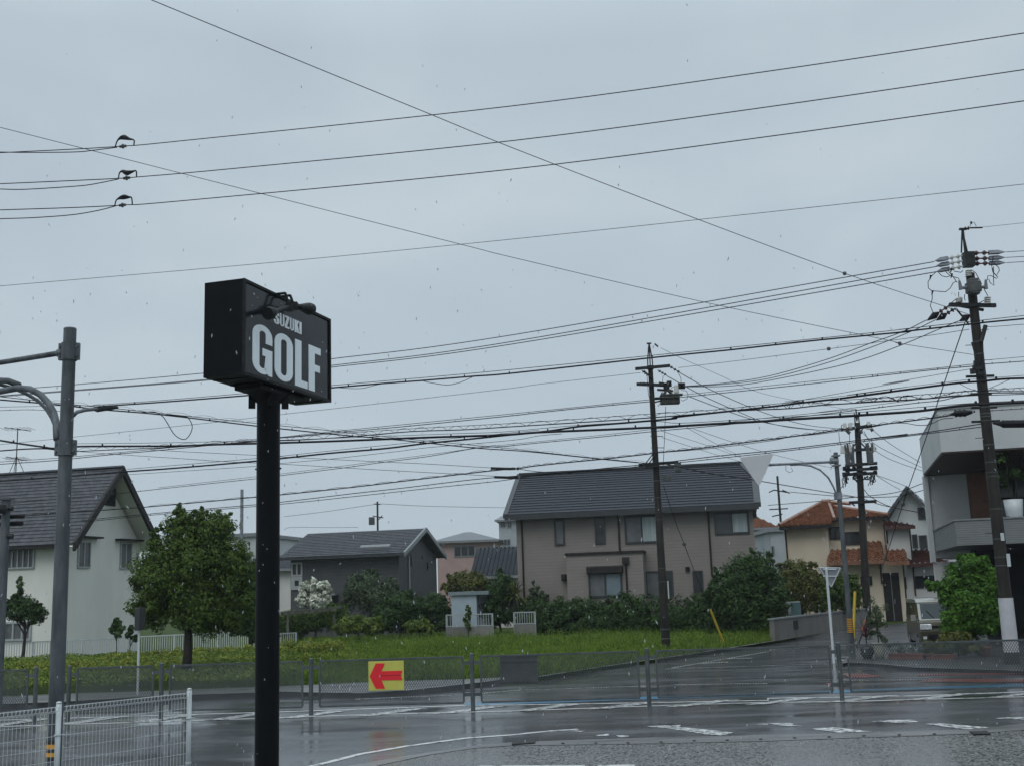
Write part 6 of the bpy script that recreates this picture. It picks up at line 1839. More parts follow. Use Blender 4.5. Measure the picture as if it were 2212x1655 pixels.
for i in range(12): z_ = 1.9 + i * .38; s_ = 1 if i % 2 else -1; b.cyl((bxm, yM, z_), (bxm + s_ * .16, yM - .05, z_), .008, n=5)
b.build('step_bolts', M['arm'], root)
b = MB()
for (x, y_) in ((1345, 545), (1347, 735), (1370, 1155), (1400, 1270), (1360, 400)):
    z_ = Q(*c5(x, y_), yM).z; b.cyl((bxm, yM, z_ - .012), (bxm, yM, z_ + .012), .155 - .07 * z_ / zt + .008, n=16)
for (x, y_) in ((1330, 470), (1335, 550),): 
    z_ = Q(*c6(x, y_), yM).z; b.cyl((bxm, yM, z_ - .02), (bxm, yM, z_ + .02), .163, n=16)
b.build('band', M['equip'], root)
b = MB(); q_ = Q(*c5(1525, 280), yM - .1); b.box(q_, (.22, .16, .32)); b.box(Q(*c5(1430, 372), yM - .1), (.3, .16, .18)); b.build('cable_box', M['equip'], root)
b = MB(); z_ = Q(*c5(1410, 240), yM).z; q_ = Q(*c5(1443, 1340), yM - .17); b.box(q_, (.035, .03, .6)); b.build('label_strip', M['white'], root)

# ---- third pole with transformers
base = Vector((0, 0, 0)); y3 = 56.0
q_ = Q(1870, 1300, y3); bx3 = q_.x
T = lambda x, y_, dy=0: Q(*p3(x, y_), y3 + dy)
root = thing('utility_pole', (bx3, y3, 0), 'transformer pole with several crossarms in front of the cream house', 'pole')
zt = T(490, 370).z
tx3 = Q(1852, 918, y3).x
b = MB(); b.cyl((bx3, y3, 0), (tx3, y3, zt), .2, .14, 18); b.build('shaft', M['conc'], root)
b = MB(); mz = T(480, 190).z
for dx in (-.1, .1): b.tube([Vector((tx3 + dx, y3, zt)), Vector((tx3 + dx, y3, zt + .5)), Vector((tx3, y3, mz - .6)), Vector((tx3, y3, mz))], .035, 6)
b.build('mast', M['arm'], root)
b = MB()
for (a_, c_) in (((280, 470), (670, 410)), ((305, 738), (725, 715)), ((330, 930), (740, 902)), ((325, 992), (745, 968)), ((310, 1050), (740, 1030)), ((380, 1413), (730, 1395))): beam(b, T(*a_), T(*c_), .07, -.22)
for a_, c_ in (((480, 640), (420, 720)), ((540, 620), (620, 705)), ((515, 520), (570, 450)), ((440, 1070), (520, 1160)), ((580, 1110), (640, 1060)), ((430, 1420), (470, 1450))): b.tube([T(*a_, -.25), T(*c_, -.25)], .035, 6)
b.build('crossarm', M['arm'], root)
for (cx, cy, ww) in ((405, 850, 118), (668, 835, 85)):
    b = MB(); r0 = pxr(ww * .16575, y3); p = T(cx, cy, -.45); zz = (T(cx, 785).z - T(cx, 930).z) / 2
    b.cyl(p - Vector((0, 0, zz)), p + Vector((0, 0, zz)), r0, n=18); b.cyl(p + Vector((0, 0, zz)), p + Vector((0, 0, zz + .1)), r0 * 1.05, r0 * .7, 18)
    for k in range(3): a_ = k * 2.1; b.cyl(p + Vector((math.cos(a_) * r0 * .8, math.sin(a_) * r0 * .8, zz)), p + Vector((math.cos(a_) * r0 * 1.05, math.sin(a_) * r0, zz + .5)), .07, .045, 8)
    b.build('transformer', M['equip'], root)
b = MB()
for (x, y_) in ((310, 715), (403, 700), (705, 690), (340, 420), (412, 415), (650, 400)):
    p = T(x, y_, -.25); b.cyl(p - Vector((0, 0, .2)), p + Vector((0, 0, .18)), .13, .08, 10)
b.build('post_insulator', M['porc'], root)
b = MB()
for a_, c_ in (((345, 460), (405, 505)), ((655, 410), (705, 475)), ((520, 460), (565, 500))): b.cyl(T(*a_, -.25), T(*c_, -.25), .05, .09, 8)
b.build('insulator', M['equip'], root)
b = MB(); rg = random.Random(8)
for (x, y_, w_, h_) in ((350, 1120, 60, 150), (700, 1110, 60, 120), (450, 1080, 120, 60), (620, 1090, 60, 40)):
    for k in range(9):
        x0 = x + rg.uniform(-w_, w_) * .6; y0 = y_ - h_ / 2
        b.tube([T(x0, y0, -.2), T(x0 + rg.uniform(-30, 30), y_ + rg.uniform(-20, 30), -.3), T(x0 + rg.uniform(-40, 40), y_ + h_ * rg.uniform(.2, .7), -.25)], .022, 4)
for (x, y_) in ((335, 965), (385, 970), (460, 965), (690, 960), (740, 955), (330, 1040), (380, 1030), (470, 1040), (600, 1025), (735, 1015)): b.box(T(x, y_, -.25), (.15, .14, .2))
b.tube([T(260, 490), T(270, 600), T(300, 690)], .015, 4); b.tube([T(400, 510), T(400, 680)], .015, 4); b.tube([T(590, 480), T(640, 580), T(700, 680)], .015, 4)
b.tube([T(290, 450, -.2), T(300, 395, -.2), T(340, 400, -.2)], .02, 4); b.tube([T(380, 395, -.2), T(420, 372, -.2), T(450, 385, -.2)], .02, 4); b.tube([T(610, 400, -.2), T(640, 368, -.2), T(670, 400, -.2)], .02, 4)
b.build('jumper_cables', M['wirem'], root)

# ---- far poles
def far_pole(label, u_t, v_t, u_b, v_b, y, r, arms, extra=None, mt='arm'):
    p = Q(u_b, v_b, y); z1 = Q(u_t, v_t, y).z
    root = thing('distant_pole', (p.x, p.y, 0), label, 'pole')
    b = MB(); b.cyl((p.x, p.y, 0), (p.x, p.y, z1), r * 1.2, r, 12); b.build('shaft', M[mt], root)
    if arms:
        b = MB()
        for (a_, c_) in arms: b.cyl(Q(*a_, y - .3), Q(*c_, y - .3), .05, n=6)
        b.build('crossarm', M['arm'], root)
    if extra:
        b = MB()
        for (c_, s_) in extra: b.cyl(Q(*c_, y - .5) - Vector((0, 0, s_)), Q(*c_, y - .5) + Vector((0, 0, s_)), s_ * .8, n=10)
        b.build('transformer', M['equip'], root)
far_pole('distant pole with a transformer above the dark house roof', 815.5, 1083, 816, 1145, 110, .09, [((808, 1088), (822, 1089)), ((805, 1114), (828, 1118)), ((818, 1122), (826, 1113))], [((803, 1125), .36)])
far_pole('plain thin grey pole rising behind the round tree', 522, 1057, 521.5, 1200, 80, .11, None, mt='galv')
far_pole('distant pole with short crossarms left of the orange tile roof', 1680, 1028, 1686, 1120, 95, .09, [((1661, 1063), (1672, 1058)), ((1672, 1058), (1700, 1063)), ((1690, 1058), (1706, 1065)), ((1662, 1100), (1702, 1098)), ((1668, 1115), (1690, 1110))])

# ---- right signal arm pole and stop signs
base = G((1843, 1424), .0); y4 = base.y
base = Vector((Q(1842, 1415, y4).x, y4, 0)); zt = Q(1804.5, 977, y4).z
root = thing('cantilever_pole', base, 'slim galvanised pole with striped foot carrying a cantilever arm', 'pole')
b = MB(); b.cyl(base, (base.x, y4, zt), .085, .065, 18); b.build('shaft', M['galv_pole'], root)
b = MB(); a_ = Q(1803, 997, y4); c_ = Q(1655, 1004, y4 - .2); b.cyl(a_, c_, .042, n=10); b.cyl(Q(*c7(540, 225), y4), Q(*c7(606, 225), y4), .11, .09, 10)
for s_ in (-.05, .05): b.box(Q(*c7(588, 225), y4) + Vector((0, 0, s_ * 3)), (.22, .22, .05))
b.build('arm', M['galv'], root)
b = MB(); b.tube([Q(*c7(x, y_), y4 - .1) for x, y_ in ((190, 262), (280, 258), (370, 270), (450, 305), (520, 370), (565, 450), (585, 500), (590, 555))], .03, 8); b.box(Q(*c7(605, 530), y4), (.2, .2, .22)); b.build('curved_brace', M['galv'], root, smooth=False)
b = MB(); b.tube([Q(*c7(x, y_), y4) for x, y_ in ((155, 270), (155, 310), (185, 328), (215, 315), (200, 285))], .008, 5); b.tube([Q(*c7(x, y_), y4) for x, y_ in ((525, 240), (550, 270), (542, 305))], .007, 5); b.build('loose_cable', M['wirem'], root)
z0, z1 = Q(*c8(718, 505), y4).z, Q(*c8(712, 378), y4).z; k = 0; bb, by = MB(), MB(); n_ = 16
for k in range(n_):
    za_, zb_ = z0 + (z1 - z0) * k / n_, z0 + (z1 - z0) * (k + 1) / n_; (bb if k % 2 == 0 else by).cyl((base.x, y4, za_), (base.x, y4, zb_), .092, n=18)
bb.build('black_bands', M['stripe_b'], root); by.build('yellow_bands', M['stripe_y'], root)
def tri_sign(b, pts, y, th=.03, bulge=None):
    P = [Q(*p, y) for p in pts]
    # rounded corners
    R_ = []
    n = len(P)
    for i in range(n):
        a, m_, c_ = P[i - 1], P[i], P[(i + 1) % n]
        p0 = m_.lerp(a, .09); p1__ = m_.lerp(c_, .09)
        for t_ in (0, .33, .66, 1): R_.append(p0.lerp(m_, t_).lerp(m_.lerp(p1__, t_), t_))
    o_ = Vector((0, th, 0)); k = len(R_)
    b.add(R_ + [p + o_ for p in R_], [tuple(range(k)), tuple(range(k, 2 * k))[::-1]] + [(i, k + i, k + (i + 1) % k, (i + 1) % k) for i in range(k)])
root = thing('triangular_sign', Q(1635, 1020, y4 - .3), 'large inverted triangular sign seen from behind on the cantilever arm', 'sign')
b = MB(); tri_sign(b, [(1597, 988), (1672, 979), (1640, 1051)], y4 - .35); b.build('sign_plate', mat('sign_back', (.46, .47, .49), .45, col2=(.50, .51, .53), scale=2), root)
b = MB(); P_ = [Q(*p, y4 - .335) for p in ((1600, 989), (1670, 980.5), (1640, 1048))]
for i in range(3): b.cyl(P_[i].lerp(P_[(i + 1) % 3], .06), P_[i].lerp(P_[(i + 1) % 3], .94), .014, n=6)
b.build('rim', M['arm'], root)
b = MB(); b.cyl(Q(1640, 1005, y4 - .2), Q(1668, 1003.5, y4 - .2), .045); b.build('bracket', M['galv'], root)
q_ = G((1801, 1432), 0.0); y5 = q_.y; bx5 = Q(1801, 1425, y5).x; zt = Q(1787, 1228, y5).z
root = thing('stop_sign_post', (bx5, y5, 0), 'white post with a small inverted triangular sign seen from behind', 'sign')
b = MB(); b.cyl((bx5, y5, 0), (bx5, y5, zt), .038, n=12); b.cyl((bx5, y5, zt), (bx5, y5, zt + .03), .038, .01, n=12); b.build('post', M['white'], root)
b = MB(); tri_sign(b, [(1766, 1224), (1819, 1225), (1796, 1270)], y5 + .06); b.build('sign_plate', mat('sign_back_small', (.17, .18, .20), .45, col2=(.2, .21, .23), scale=2), root)
b = MB(); P_ = [Q(*p, y5 + .055) for p in ((1770, 1225.5), (1815, 1226.5), (1796, 1267))]
for i in range(3): b.cyl(P_[i], P_[(i + 1) % 3], .014, n=6)
for v in (1229, 1244): b.cyl(Q(1778, v, y5 + .04), Q(1806, v + .5, y5 + .04), .02, n=6)
b.build('sign_frame', M['white'], root)

# yellow stay guards
def yguard(label, a_, c_, r):
    A_, C_ = Vector(a_), Vector(c_); root = thing('stay_guard', A_, label, 'stay guard')
    b = MB(); b.cyl(A_, C_, r, r * .9, 10); b.build('tube', M['yellow'], root)
    b = MB(); b.cyl(A_ - (C_ - A_).normalized() * .1, A_, r * .5, n=8); b.cyl(C_, C_ + (C_ - A_).normalized() * .03, r * .6, n=8); b.build('end_cap', M['stripe_b'], root)
q_ = G((1566, 1396), .1); yguard('yellow stay guard leaning in the grass right of the middle pole', (q_.x, q_.y, .12), Q(1534, 1315, q_.y - .5), .045)
q_ = Q(1844, 1385, 45); yguard('upright yellow stay guard beside the striped pole', (q_.x, q_.y, .1), Q(1847, 1277, 45.2), .06)
A_ = Vector(G((1850, 1401), .05)); B_ = Q(1878, 1309, A_.y + .6)
root = thing('striped_stay_guard', A_, 'leaning black and orange stay guard behind the black plant pot', 'stay guard')
b, b2 = MB(), MB()
for (f0, f1, w_) in ((0, .1, 0), (.1, .32, 0), (.42, .68, 1), (.68, 1.0, 0)):
    (b2 if w_ else b).cyl(A_.lerp(B_, f0), A_.lerp(B_, f1), .03 if f0 < .1 else (.05 if not w_ else .03), .045 if not w_ else .035, n=8)
b.cyl(A_.lerp(B_, .3), A_.lerp(B_, .45), .02, n=6)
b.build('black_sleeve', M['stripe_b'], root); b2.build('orange_sleeve', mat('orange_plastic', (.22, .06, .015), .5, col2=(.28, .08, .02), scale=4), root)

# ================================================================== PLANTERS
def pot(root, c_, prof, m_, soil=.9):
    b = MB(); b.lathe(c_, prof, 24); b.build('pot', m_, root, smooth=True)
q_ = G(c8(862, 722), .08); c_ = Vector((q_.x, q_.y, .08)); rr = pxr(29, q_.y) ; hh = Q(*c8(862, 618), q_.y).z - .08
root = thing('black_planter', c_, 'round black pot with a red spiky plant beside the beige pot', 'potted plant')
pot(root, c_, [(rr * .62, 0), (rr * .85, hh * .3), (rr, hh * .75), (rr, hh), (rr * .88, hh), (rr * .8, hh * .8)], M['pot_black'])
b = MB(); rg = random.Random(5)
for i in range(46):
    a = rg.uniform(0, 6.28); el = rg.uniform(.5, 1.45); l = rg.uniform(.4, .75); d_ = Vector((math.cos(a) * math.cos(el), math.sin(a) * math.cos(el), math.sin(el)))
    sd_ = d_.cross(Vector((0, 0, 1))).normalized() * .014; p0 = c_ + Vector((0, 0, hh + .25)); b.quad(p0 - sd_, p0 + sd_, p0 + d_ * l * .5 + sd_, p0 + d_ * l * .5 - sd_); b.add([p0 + d_ * l * .5 - sd_, p0 + d_ * l * .5 + sd_, p0 + d_ * l - Vector((0, 0, .08))], [(0, 1, 2)])
b.build('foliage', M['lf_red'], root)
b = MB(); b.cyl(c_ + Vector((0, 0, hh * .8)), c_ + Vector((0, 0, hh + .27)), .02, n=6); b.build('stem', M['bark'], root)
q_ = G(c8(972, 724), .08); c_ = Vector((q_.x, q_.y + .05, .08)); rr = pxr(27, q_.y); hh = Q(*c8(972, 586), q_.y).z - .08
root = thing('beige_planter', c_, 'tall beige pot holding a wispy grey-green olive tree', 'potted plant')
pot(root, c_, [(rr * .6, 0), (rr * .78, hh * .4), (rr * .98, hh * .9), (rr * 1.03, hh), (rr * .9, hh), (rr * .82, hh * .85)], M['pot_beige'])
es = ells_px([(1893, 1330, 16, 26), (1888, 1310, 12, 20), (1900, 1345, 18, 18), (1887, 1370, 20, 12), (1906, 1375, 16, 10), (1912, 1310, 8, 10), (1880, 1342, 10, 18)], q_.y)
np_quads('foliage', leafcloud(es, 2600, .035, np.random.default_rng(21), .2, .5, aspect=.3), M['lf_grey'], root)
b = MB(); t_ = Vector(es[1][0]); b.tube([c_ + Vector((0, 0, hh * .8)), c_.lerp(t_, .5) + Vector((.02, 0, .2)), t_], .015, 6)
for e_ in es: b.tube([c_ + Vector((0, 0, hh + .35)), Vector(e_[0])], .006, 4)
b.build('trunk', M['bark'], root)
for (x0, x1, yb, yt, lab, fm, sd_) in ((1030, 1350, 722, 680, 'terracotta trough planted with silver foliage nearest the beige pot', 'silver', 31), (1360, 1600, 724, 685, 'terracotta trough with mixed grey-green plants right of the silver one', 'lf_grey', 32)):
    a_, c2_ = G(c8(x0, yb), .08), G(c8(x1, yb + 4), .08); hh = Q(*c8(x0, yt), a_.y).z - .08
    root = thing('plant_trough', (a_ + c2_) / 2, lab, 'planter')
    dd_ = (c2_ - a_).normalized(); ft = Fr(a_[:2], math.atan2(dd_.y, dd_.x)); L_ = (c2_ - a_).length
    b = MB(); ft.box(b, .04, L_ - .04, -.3, 0, .08, hh * .8 + .08); ft.box(b, 0, L_, -.34, .04, hh * .8 + .08, hh + .08); b.build('trough', M['terra'], root)
    es = [((*(ft.P(L_ * (k + .5) / 6, -.15, 0))[:2], hh + .22), (L_ / 10, .16, .17)) for k in range(6)]
    np_quads('foliage', leafcloud(es, 3000, .03, np.random.default_rng(sd_), .2, .5, aspect=.35), M[fm], root)
q_ = G(c8(1878, 705), .08); c_ = Vector((q_.x, q_.y, .08)); hh = Q(*c8(1878, 615), q_.y).z - .08; rr = pxr(26, q_.y)
root = thing('red_planter', c_, 'red terracotta pot with pale silver plant near the utility pole foot', 'potted plant')
pot(root, c_, [(rr * .7, 0), (rr * .95, hh * .8), (rr, hh * .82), (rr, hh), (rr * .88, hh), (rr * .8, hh * .8)], M['terra'])
es = [((c_.x - .05, c_.y, c_.z + hh + .12), (.22, .2, .16))]
np_quads('foliage', leafcloud(es, 900, .03, np.random.default_rng(33), .2, .5, aspect=.4), M['silver'], root)

# ================================================================== VAN
yV = 36.4; vx = Q(2034, 1340, yV).x
root = thing('parked_van', (vx, yV, .08), 'olive and white boxy small van parked behind the bushy green tree', 'van', rotz=R(-11))
root.scale = (.95, .95, .95)
Wv, Lv, Hv = 1.42, 3.2, 1.66
def prof(pts, x0, x1, name, m_, bev=.03, taper=None, parent=root):
    b = MB(); n = len(pts)
    vs = []
    for x in (x0, x1):
        for (y_, z_) in pts:
            xx = x
            if taper: xx = x * (1 - taper * max(0, (z_ - .9)))
            vs.append((xx, y_, z_))
    fs = [tuple(range(n)), tuple(range(n, 2 * n))[::-1]] + [(i, n + i, n + (i + 1) % n, (i + 1) % n) for i in range(n)]
    b.add(vs, fs); return b.build(name, m_, parent, bevel=bev)
hw = Wv / 2
# y = 0 is the nose, +y to the rear
body = prof([(.02, .30), (.0, .62), (.10, .92), (.14, .98), (3.18, .98), (3.2, .3), (2.85, .24), (.4, .24)], -hw, hw, 'body', M['van_b'], .05)
cabin = prof([(.16, .97), (.62, 1.54), (.78, 1.62), (3.05, 1.62), (3.16, 1.5), (3.18, .97)], -hw, hw, 'cabin', M['van_b'], .05, taper=.12)
prof([(.60, 1.56), (.75, 1.645), (1.2, 1.68), (2.9, 1.67), (3.1, 1.58), (3.1, 1.54), (.62, 1.53)], -hw * .955, hw * .955, 'roof', M['van_w'], .03)
b = MB()
def wsp(x, f): y_ = .16 + (.62 - .16) * f; z_ = .97 + (1.54 - .97) * f; k = 1 - .12 * max(0, z_ - .9); return Vector((x * k, y_ - .012, z_ + .008))
b.quad(wsp(-hw + .11, .09), wsp(hw - .11, .09), wsp(hw - .10, .93), wsp(-hw + .10, .93)); b.build('windscreen', mat('windscreen', (.02, .032, .034), .1, col2=(.035, .05, .052), scale=1, spec=.3), cabin)
b = MB(); b.tube([wsp(.25, .1) + Vector((0, -.02, 0)), wsp(.02, .55) + Vector((0, -.02, .01))], .009, 5); b.tube([wsp(-.2, .1) + Vector((0, -.02, 0)), wsp(-.42, .55) + Vector((0, -.02, .01))], .009, 5); b.build('wiper', M['blackm'], cabin)
b = MB()
fb_ = [wsp(-hw + .03, .0), wsp(hw - .03, .0), wsp(hw - .03, .08), wsp(-hw + .03, .08)]
b.quad(*[p + Vector((0, -.006, 0)) for p in fb_])
for s_ in (-1, 1):
    b.quad(*[p + Vector((0, -.006, 0)) for p in (wsp(s_ * (hw - .10), .08), wsp(s_ * (hw - .015), .08), wsp(s_ * (hw - .015), .97), wsp(s_ * (hw - .10), .93))][::s_])
b.build('screen_surround', M['van_w'], cabin)
for s_ in (-1, 1):
    b = MB()
    for (y0_, y1_) in ((.50, 1.15), (1.25, 2.1), (2.2, 3.0)):
        za_, zb_ = 1.02, 1.48; fx = lambda z_: s_ * (hw * (1 - .12 * (z_ - .9)) + .006)
        ys = y0_ if y0_ > .6 else .36
        b.quad(Vector((fx(za_), ys, za_)), Vector((fx(za_), y1_, za_)), Vector((fx(zb_), y1_, zb_)), Vector((fx(zb_), max(y0_, .66), zb_)))
    b.build('side_window', M['glass_in'], cabin)
    b = MB(); b.box((s_ * (hw - .20), .03, .77), (.36, .12, .19)); b.build('headlight', M['lampg'], body, bevel=.03)
    b = MB(); b.box((s_ * (hw + .12), .42, 1.06), (.15, .10, .2)); b.cyl((s_ * hw * .97, .42, 1.0), (s_ * (hw + .1), .42, 1.02), .015); b.build('mirror', M['van_w'], cabin, bevel=.03)
    for yw in (.55, 2.6):
        b = MB(); b.cyl((s_ * (hw - .17), yw, .27), (s_ * (hw + .005), yw, .27), .27, n=24); wh = b.build('wheel', M['tyre'], root)
        b = MB(); b.cyl((s_ * (hw + .006), yw, .27), (s_ * (hw + .012), yw, .27), .16, n=16); b.build('hub', M['trim_grey'], wh)
    b = MB(); b.box((s_ * (hw - .14), -.005, .42), (.12, .03, .09)); b.build('fog_lamp', M['lampg'], body)
b = MB(); b.box((0, -.01, .45), (Wv - .5, .03, .14)); b.box((0, .012, .78), (.7, .03, .05)); b.build('grille', M['blackm'], body)

# ================================================================== WIRES
def cr(pts, n):
    # Catmull-Rom through 2D points
    out = []
    P = [Vector((p[0], p[1])) for p in pts]
    if len(P) < 3: 
        return [P[0].lerp(P[-1], i / n) for i in range(n + 1)]
    Pe = [P[0] * 2 - P[1]] + P + [P[-1] * 2 - P[-2]]
    seg = len(P) - 1; per = max(3, n // seg)
    for i in range(seg):
        a, b_, c_, d_ = Pe[i:i + 4]
        for k in range(per):
            t_ = k / per
            out.append(.5 * ((2 * b_) + (c_ - a) * t_ + (2 * a - 5 * b_ + 4 * c_ - d_) * t_ ** 2 + (3 * b_ - a - 3 * c_ + d_) * t_ ** 3))
    out.append(P[-1]); return out
NW = [0]
def path3(pts, yl, yr, n=36):
    q = cr(pts, n)
    A, B = Q(q[0].x, q[0].y, yl), Q(q[-1].x, q[-1].y, yr)
    d = B - A; d.z = 0; d.normalize(); nrm = Vector((-d.y, d.x, 0))
    res = []
    for p in q:
        r = ray(p.x, p.y); k = (A - C).dot(nrm) / r.dot(nrm); res.append(C + r * k)
    return res
def wire(label, pts, yl, yr, px, mt='wirem', clips=None, wave=None, name='overhead_wire', group=None, cat='wire', n=36, balls=None):
    P = path3(pts, yl, yr, n)
    r = px / 2 / FPX * (yl + yr) / 2
    b = MB(); b.tube(P, r, 5)
    if clips:
        N = len(P) - 1
        for k in range(clips):
            f = (k + .5 + .35 * math.sin(k * 12.9898)) / clips * N; i = int(f); p = P[i].lerp(P[min(i + 1, N)], f - i); b.box(p + Vector((0, 0, r * .9)), (min(r * 1.3, .035), r * 2.1, min(r * 2.8, .10) + .015))
    if wave:
        hgt, cnt = wave; N = len(P) - 1; W = []
        for k in range(cnt * 6 + 1):
            f = k / (cnt * 6) * N; i = min(int(f), N - 1); p = P[i].lerp(P[i + 1], f - i); W.append(p + Vector((0, 0, abs(math.sin(k / 6 * math.pi)) * hgt)))
        b.tube(W, r * .38, 4)
    o = tag(b.build(name, M[mt], None), label, cat, group)
    if balls:
        for (uv, s_) in balls:
            pp_ = min(P, key=lambda q_: (Vector((W_ / 2 + FPX * (q_ - C).dot(_I) / (q_ - C).dot(_F), H_ / 2 - FPX * (q_ - C).dot(_J) / (q_ - C).dot(_F))) - Vector(uv)).length)
            bb = MB(); bb.lathe(pp_ - Vector((0, 0, s_)), [(0, 0), (s_ * .8, s_ * .3), (s_, s_), (s_ * .8, s_ * 1.7), (0, s_ * 2)], 10)
            bb.build('insulator', M['equip'], o)
    return o
gA = 'thick cables across the upper sky'
wire('uppermost of the three thick cables crossing the upper sky', [s1(530, 634), s1(770, 612), s1(2212, 460), s2(1100, 311), s2(2212, 145), s2(2500, 98)], 21.5, 17.3, 2.4, group=gA)
wire('middle of the three thick cables crossing the upper sky', [s1(545, 771), s1(1000, 731), s1(2212, 610), s2(1106, 464), s2(2212, 303), s2(2500, 260)], 21.8, 17.6, 2.4, group=gA)
wire('lowest of the three thick cables crossing the upper sky', [s1(530, 888), s1(780, 870), s1(2212, 733), s2(1106, 592), s2(2212, 438), s2(2500, 398)], 22.1, 17.9, 2.4, group=gA)
gB = 'cable tails left of the three splices'
for (lab, pts) in (('upper tail cable left of the top splice', [s1(0, 662), s1(330, 646), s1(500, 636), s1(535, 633)]), ('lower tail cable left of the top splice', [s1(0, 659), s1(110, 661), s1(320, 659), s1(400, 652), s1(505, 639)]),
                   ('upper tail cable left of the middle splice', [s1(0, 796), s1(320, 782), s1(512, 773), s1(545, 770)]), ('lower tail cable left of the middle splice', [s1(0, 819), s1(110, 820), s1(320, 807), s1(400, 798), s1(512, 776)]),
                   ('upper tail cable left of the lowest splice', [s1(0, 909), s1(310, 899), s1(500, 890), s1(532, 888)]), ('lower tail cable left of the lowest splice', [s1(0, 947), s1(150, 942), s1(310, 930), s1(420, 912), s1(500, 892)])):
    wire(lab, pts, 22.5, 21.6, 2.3, group=gB)
for (lab, pts, yy, bd, ins) in (('black arched splice loop on the top thick cable', [s1(498, 636), s1(506, 612), s1(518, 600), s1(535, 595), s1(558, 602), s1(579, 608), s1(578, 630)], 21.5, (518, 552, 595), (531, 634)),
                           ('black arched splice loop on the middle thick cable', [s1(512, 773), s1(516, 750), s1(528, 742), s1(548, 749), s1(570, 744), s1(588, 741), s1(590, 768)], 21.8, (535, 580, 745), (547, 771)),
                           ('black arched splice loop on the lowest thick cable', [s1(496, 889), s1(502, 868), s1(516, 858), s1(535, 853), s1(555, 854), s1(568, 856), s1(572, 885)], 22.1, (510, 560, 855), (529, 888))):
    P = path3(pts, yy, yy - .2, 30); N = len(P)
    root = thing('splice_loop', P[0], lab, 'cable splice', 'splice loops on the thick cables')
    b = MB(); b.tube(P, 0, 6, radii=[.013 + (.038 * math.exp(-((i / N - .48) / .17) ** 2)) for i in range(N)]); b.build('loop', M['wirem'], root)
    b = MB(); p = Q(*s1(*ins), yy - .05); 
    for k in (-1, 0, 1): b.cyl(p + Vector((k * .05 - .015, 0, k * .004)), p + Vector((k * .05 + .015, 0, k * .004)), .05 if k == 0 else .03, n=8)
    b.build('insulator', M['equip'], root)
wire('very thin wire crossing the middle of the sky above the black sign', [s1(0, 1237), s1(1106, 1142), s1(2212, 1035), s2(1106, 918), s2(2212, 797), s2(2500, 765)], 30, 24, 1.3, 'wireg')
wire('long diagonal wire falling from the top left to the big right pole', [s1(560, -38), s1(650, 0), s1(1250, 247), s1(1870, 500), s2(0, 640), s2(800, 948), s2(1437, 1183), s2(1870, 1325), s2(1980, 1362)], 18, 29, 1.8, 'wireg', balls=[(s2(1437, 1183), .05)])
wire('thinner diagonal wire falling from the left edge to the big right pole', [s1(0, 552), s1(785, 751), s1(1990, 1057), s2(0, 1113), s2(850, 1311), s2(1600, 1466), s2(1675, 1485), s2(1990, 1533)], 24, 29.3, 1.4, 'wireg', balls=[(s2(1675, 1485), .05)])
gE = 'three high-voltage wires running left from the big pole'
wire('top of the three wires running left from the big pole head', [(0, 839), w1(330, 635), w1(1755, 512), w2(640, 390), w2(2212, 183), s2(1825, 1132)], 41, 29.4, 1.9, 'wireg', group=gE, n=48)
wire('middle of the three wires running left from the big pole head', [w1(0, 705), w1(1755, 568), w2(640, 447), w2(2212, 240), s2(1840, 1152)], 41, 29.4, 1.9, 'wireg', group=gE, n=48)
wire('lowest of the three wires running left from the big pole head', [w1(0, 713), w1(1755, 576), w2(640, 462), w2(2212, 262), s2(1845, 1174)], 41, 29.4, 1.9, 'wireg', group=gE, n=48)
gR = 'wires leaving the right edge from the big pole head'
for lab, a_, c_ in (('topmost thin wire leaving the pole tip to the right edge', (1480, 265), (2021, 208)), ('upper of three wires right of the big pole head', (1785, 588), (2021, 574)), ('middle of three wires right of the big pole head', (1785, 660), (2021, 648)), ('lower of three wires right of the big pole head', (1795, 728), (2021, 715))):
    e_ = (2021 + 900, c_[1] + (c_[1] - a_[1]) / (c_[0] - a_[0]) * 900)
    wire(lab, [p1(*a_), p1(*c_), p1(*e_)], 29.4, 27, 1.6 if 'three' in lab else 1.0, 'wireg', group=gR, n=12)
# bundled communication line above the middle pole
wire('messenger wire over the upper clipped cable between black sign and big pole', [w1(800, 788), w1(1400, 745), w1(2212, 676), w2(640, 618), w2(2212, 480), w4(1420, 330), w4(2212, 245), w5(1180, 535), w5(2212, 420), w5(2600, 385)], 34, 27, 1.5, n=50)
wire('upper thick clipped cable passing over the tip of the middle pole', [w1(850, 797), w1(1400, 760), w1(2200, 697), w2(640, 638), w2(1090, 600), w2(1430, 575), w2(1880, 538), w2(2212, 512), w3(1850, 382), w4(650, 430), w4(1035, 387), w4(1420, 345), w4(1815, 307), w4(2212, 270), w5(1160, 560), w5(1580, 512), w5(1885, 478), w5(2212, 447), w5(2600, 412)], 34, 27, 3.6, clips=15, n=80)
wire('slack loop hanging below the upper clipped cable right of the sign', [w2(1430, 575), w2(1520, 595), w2(1650, 612), w2(1760, 592), w2(1880, 540)], 31.3, 30.9, 1.5, n=16)
wire('slack strand under the upper clipped cable nearest the black sign', [w2(640, 630), w2(900, 643), w2(1090, 603), w2(1430, 578)], 32.5, 31.3, 1.3, n=16)
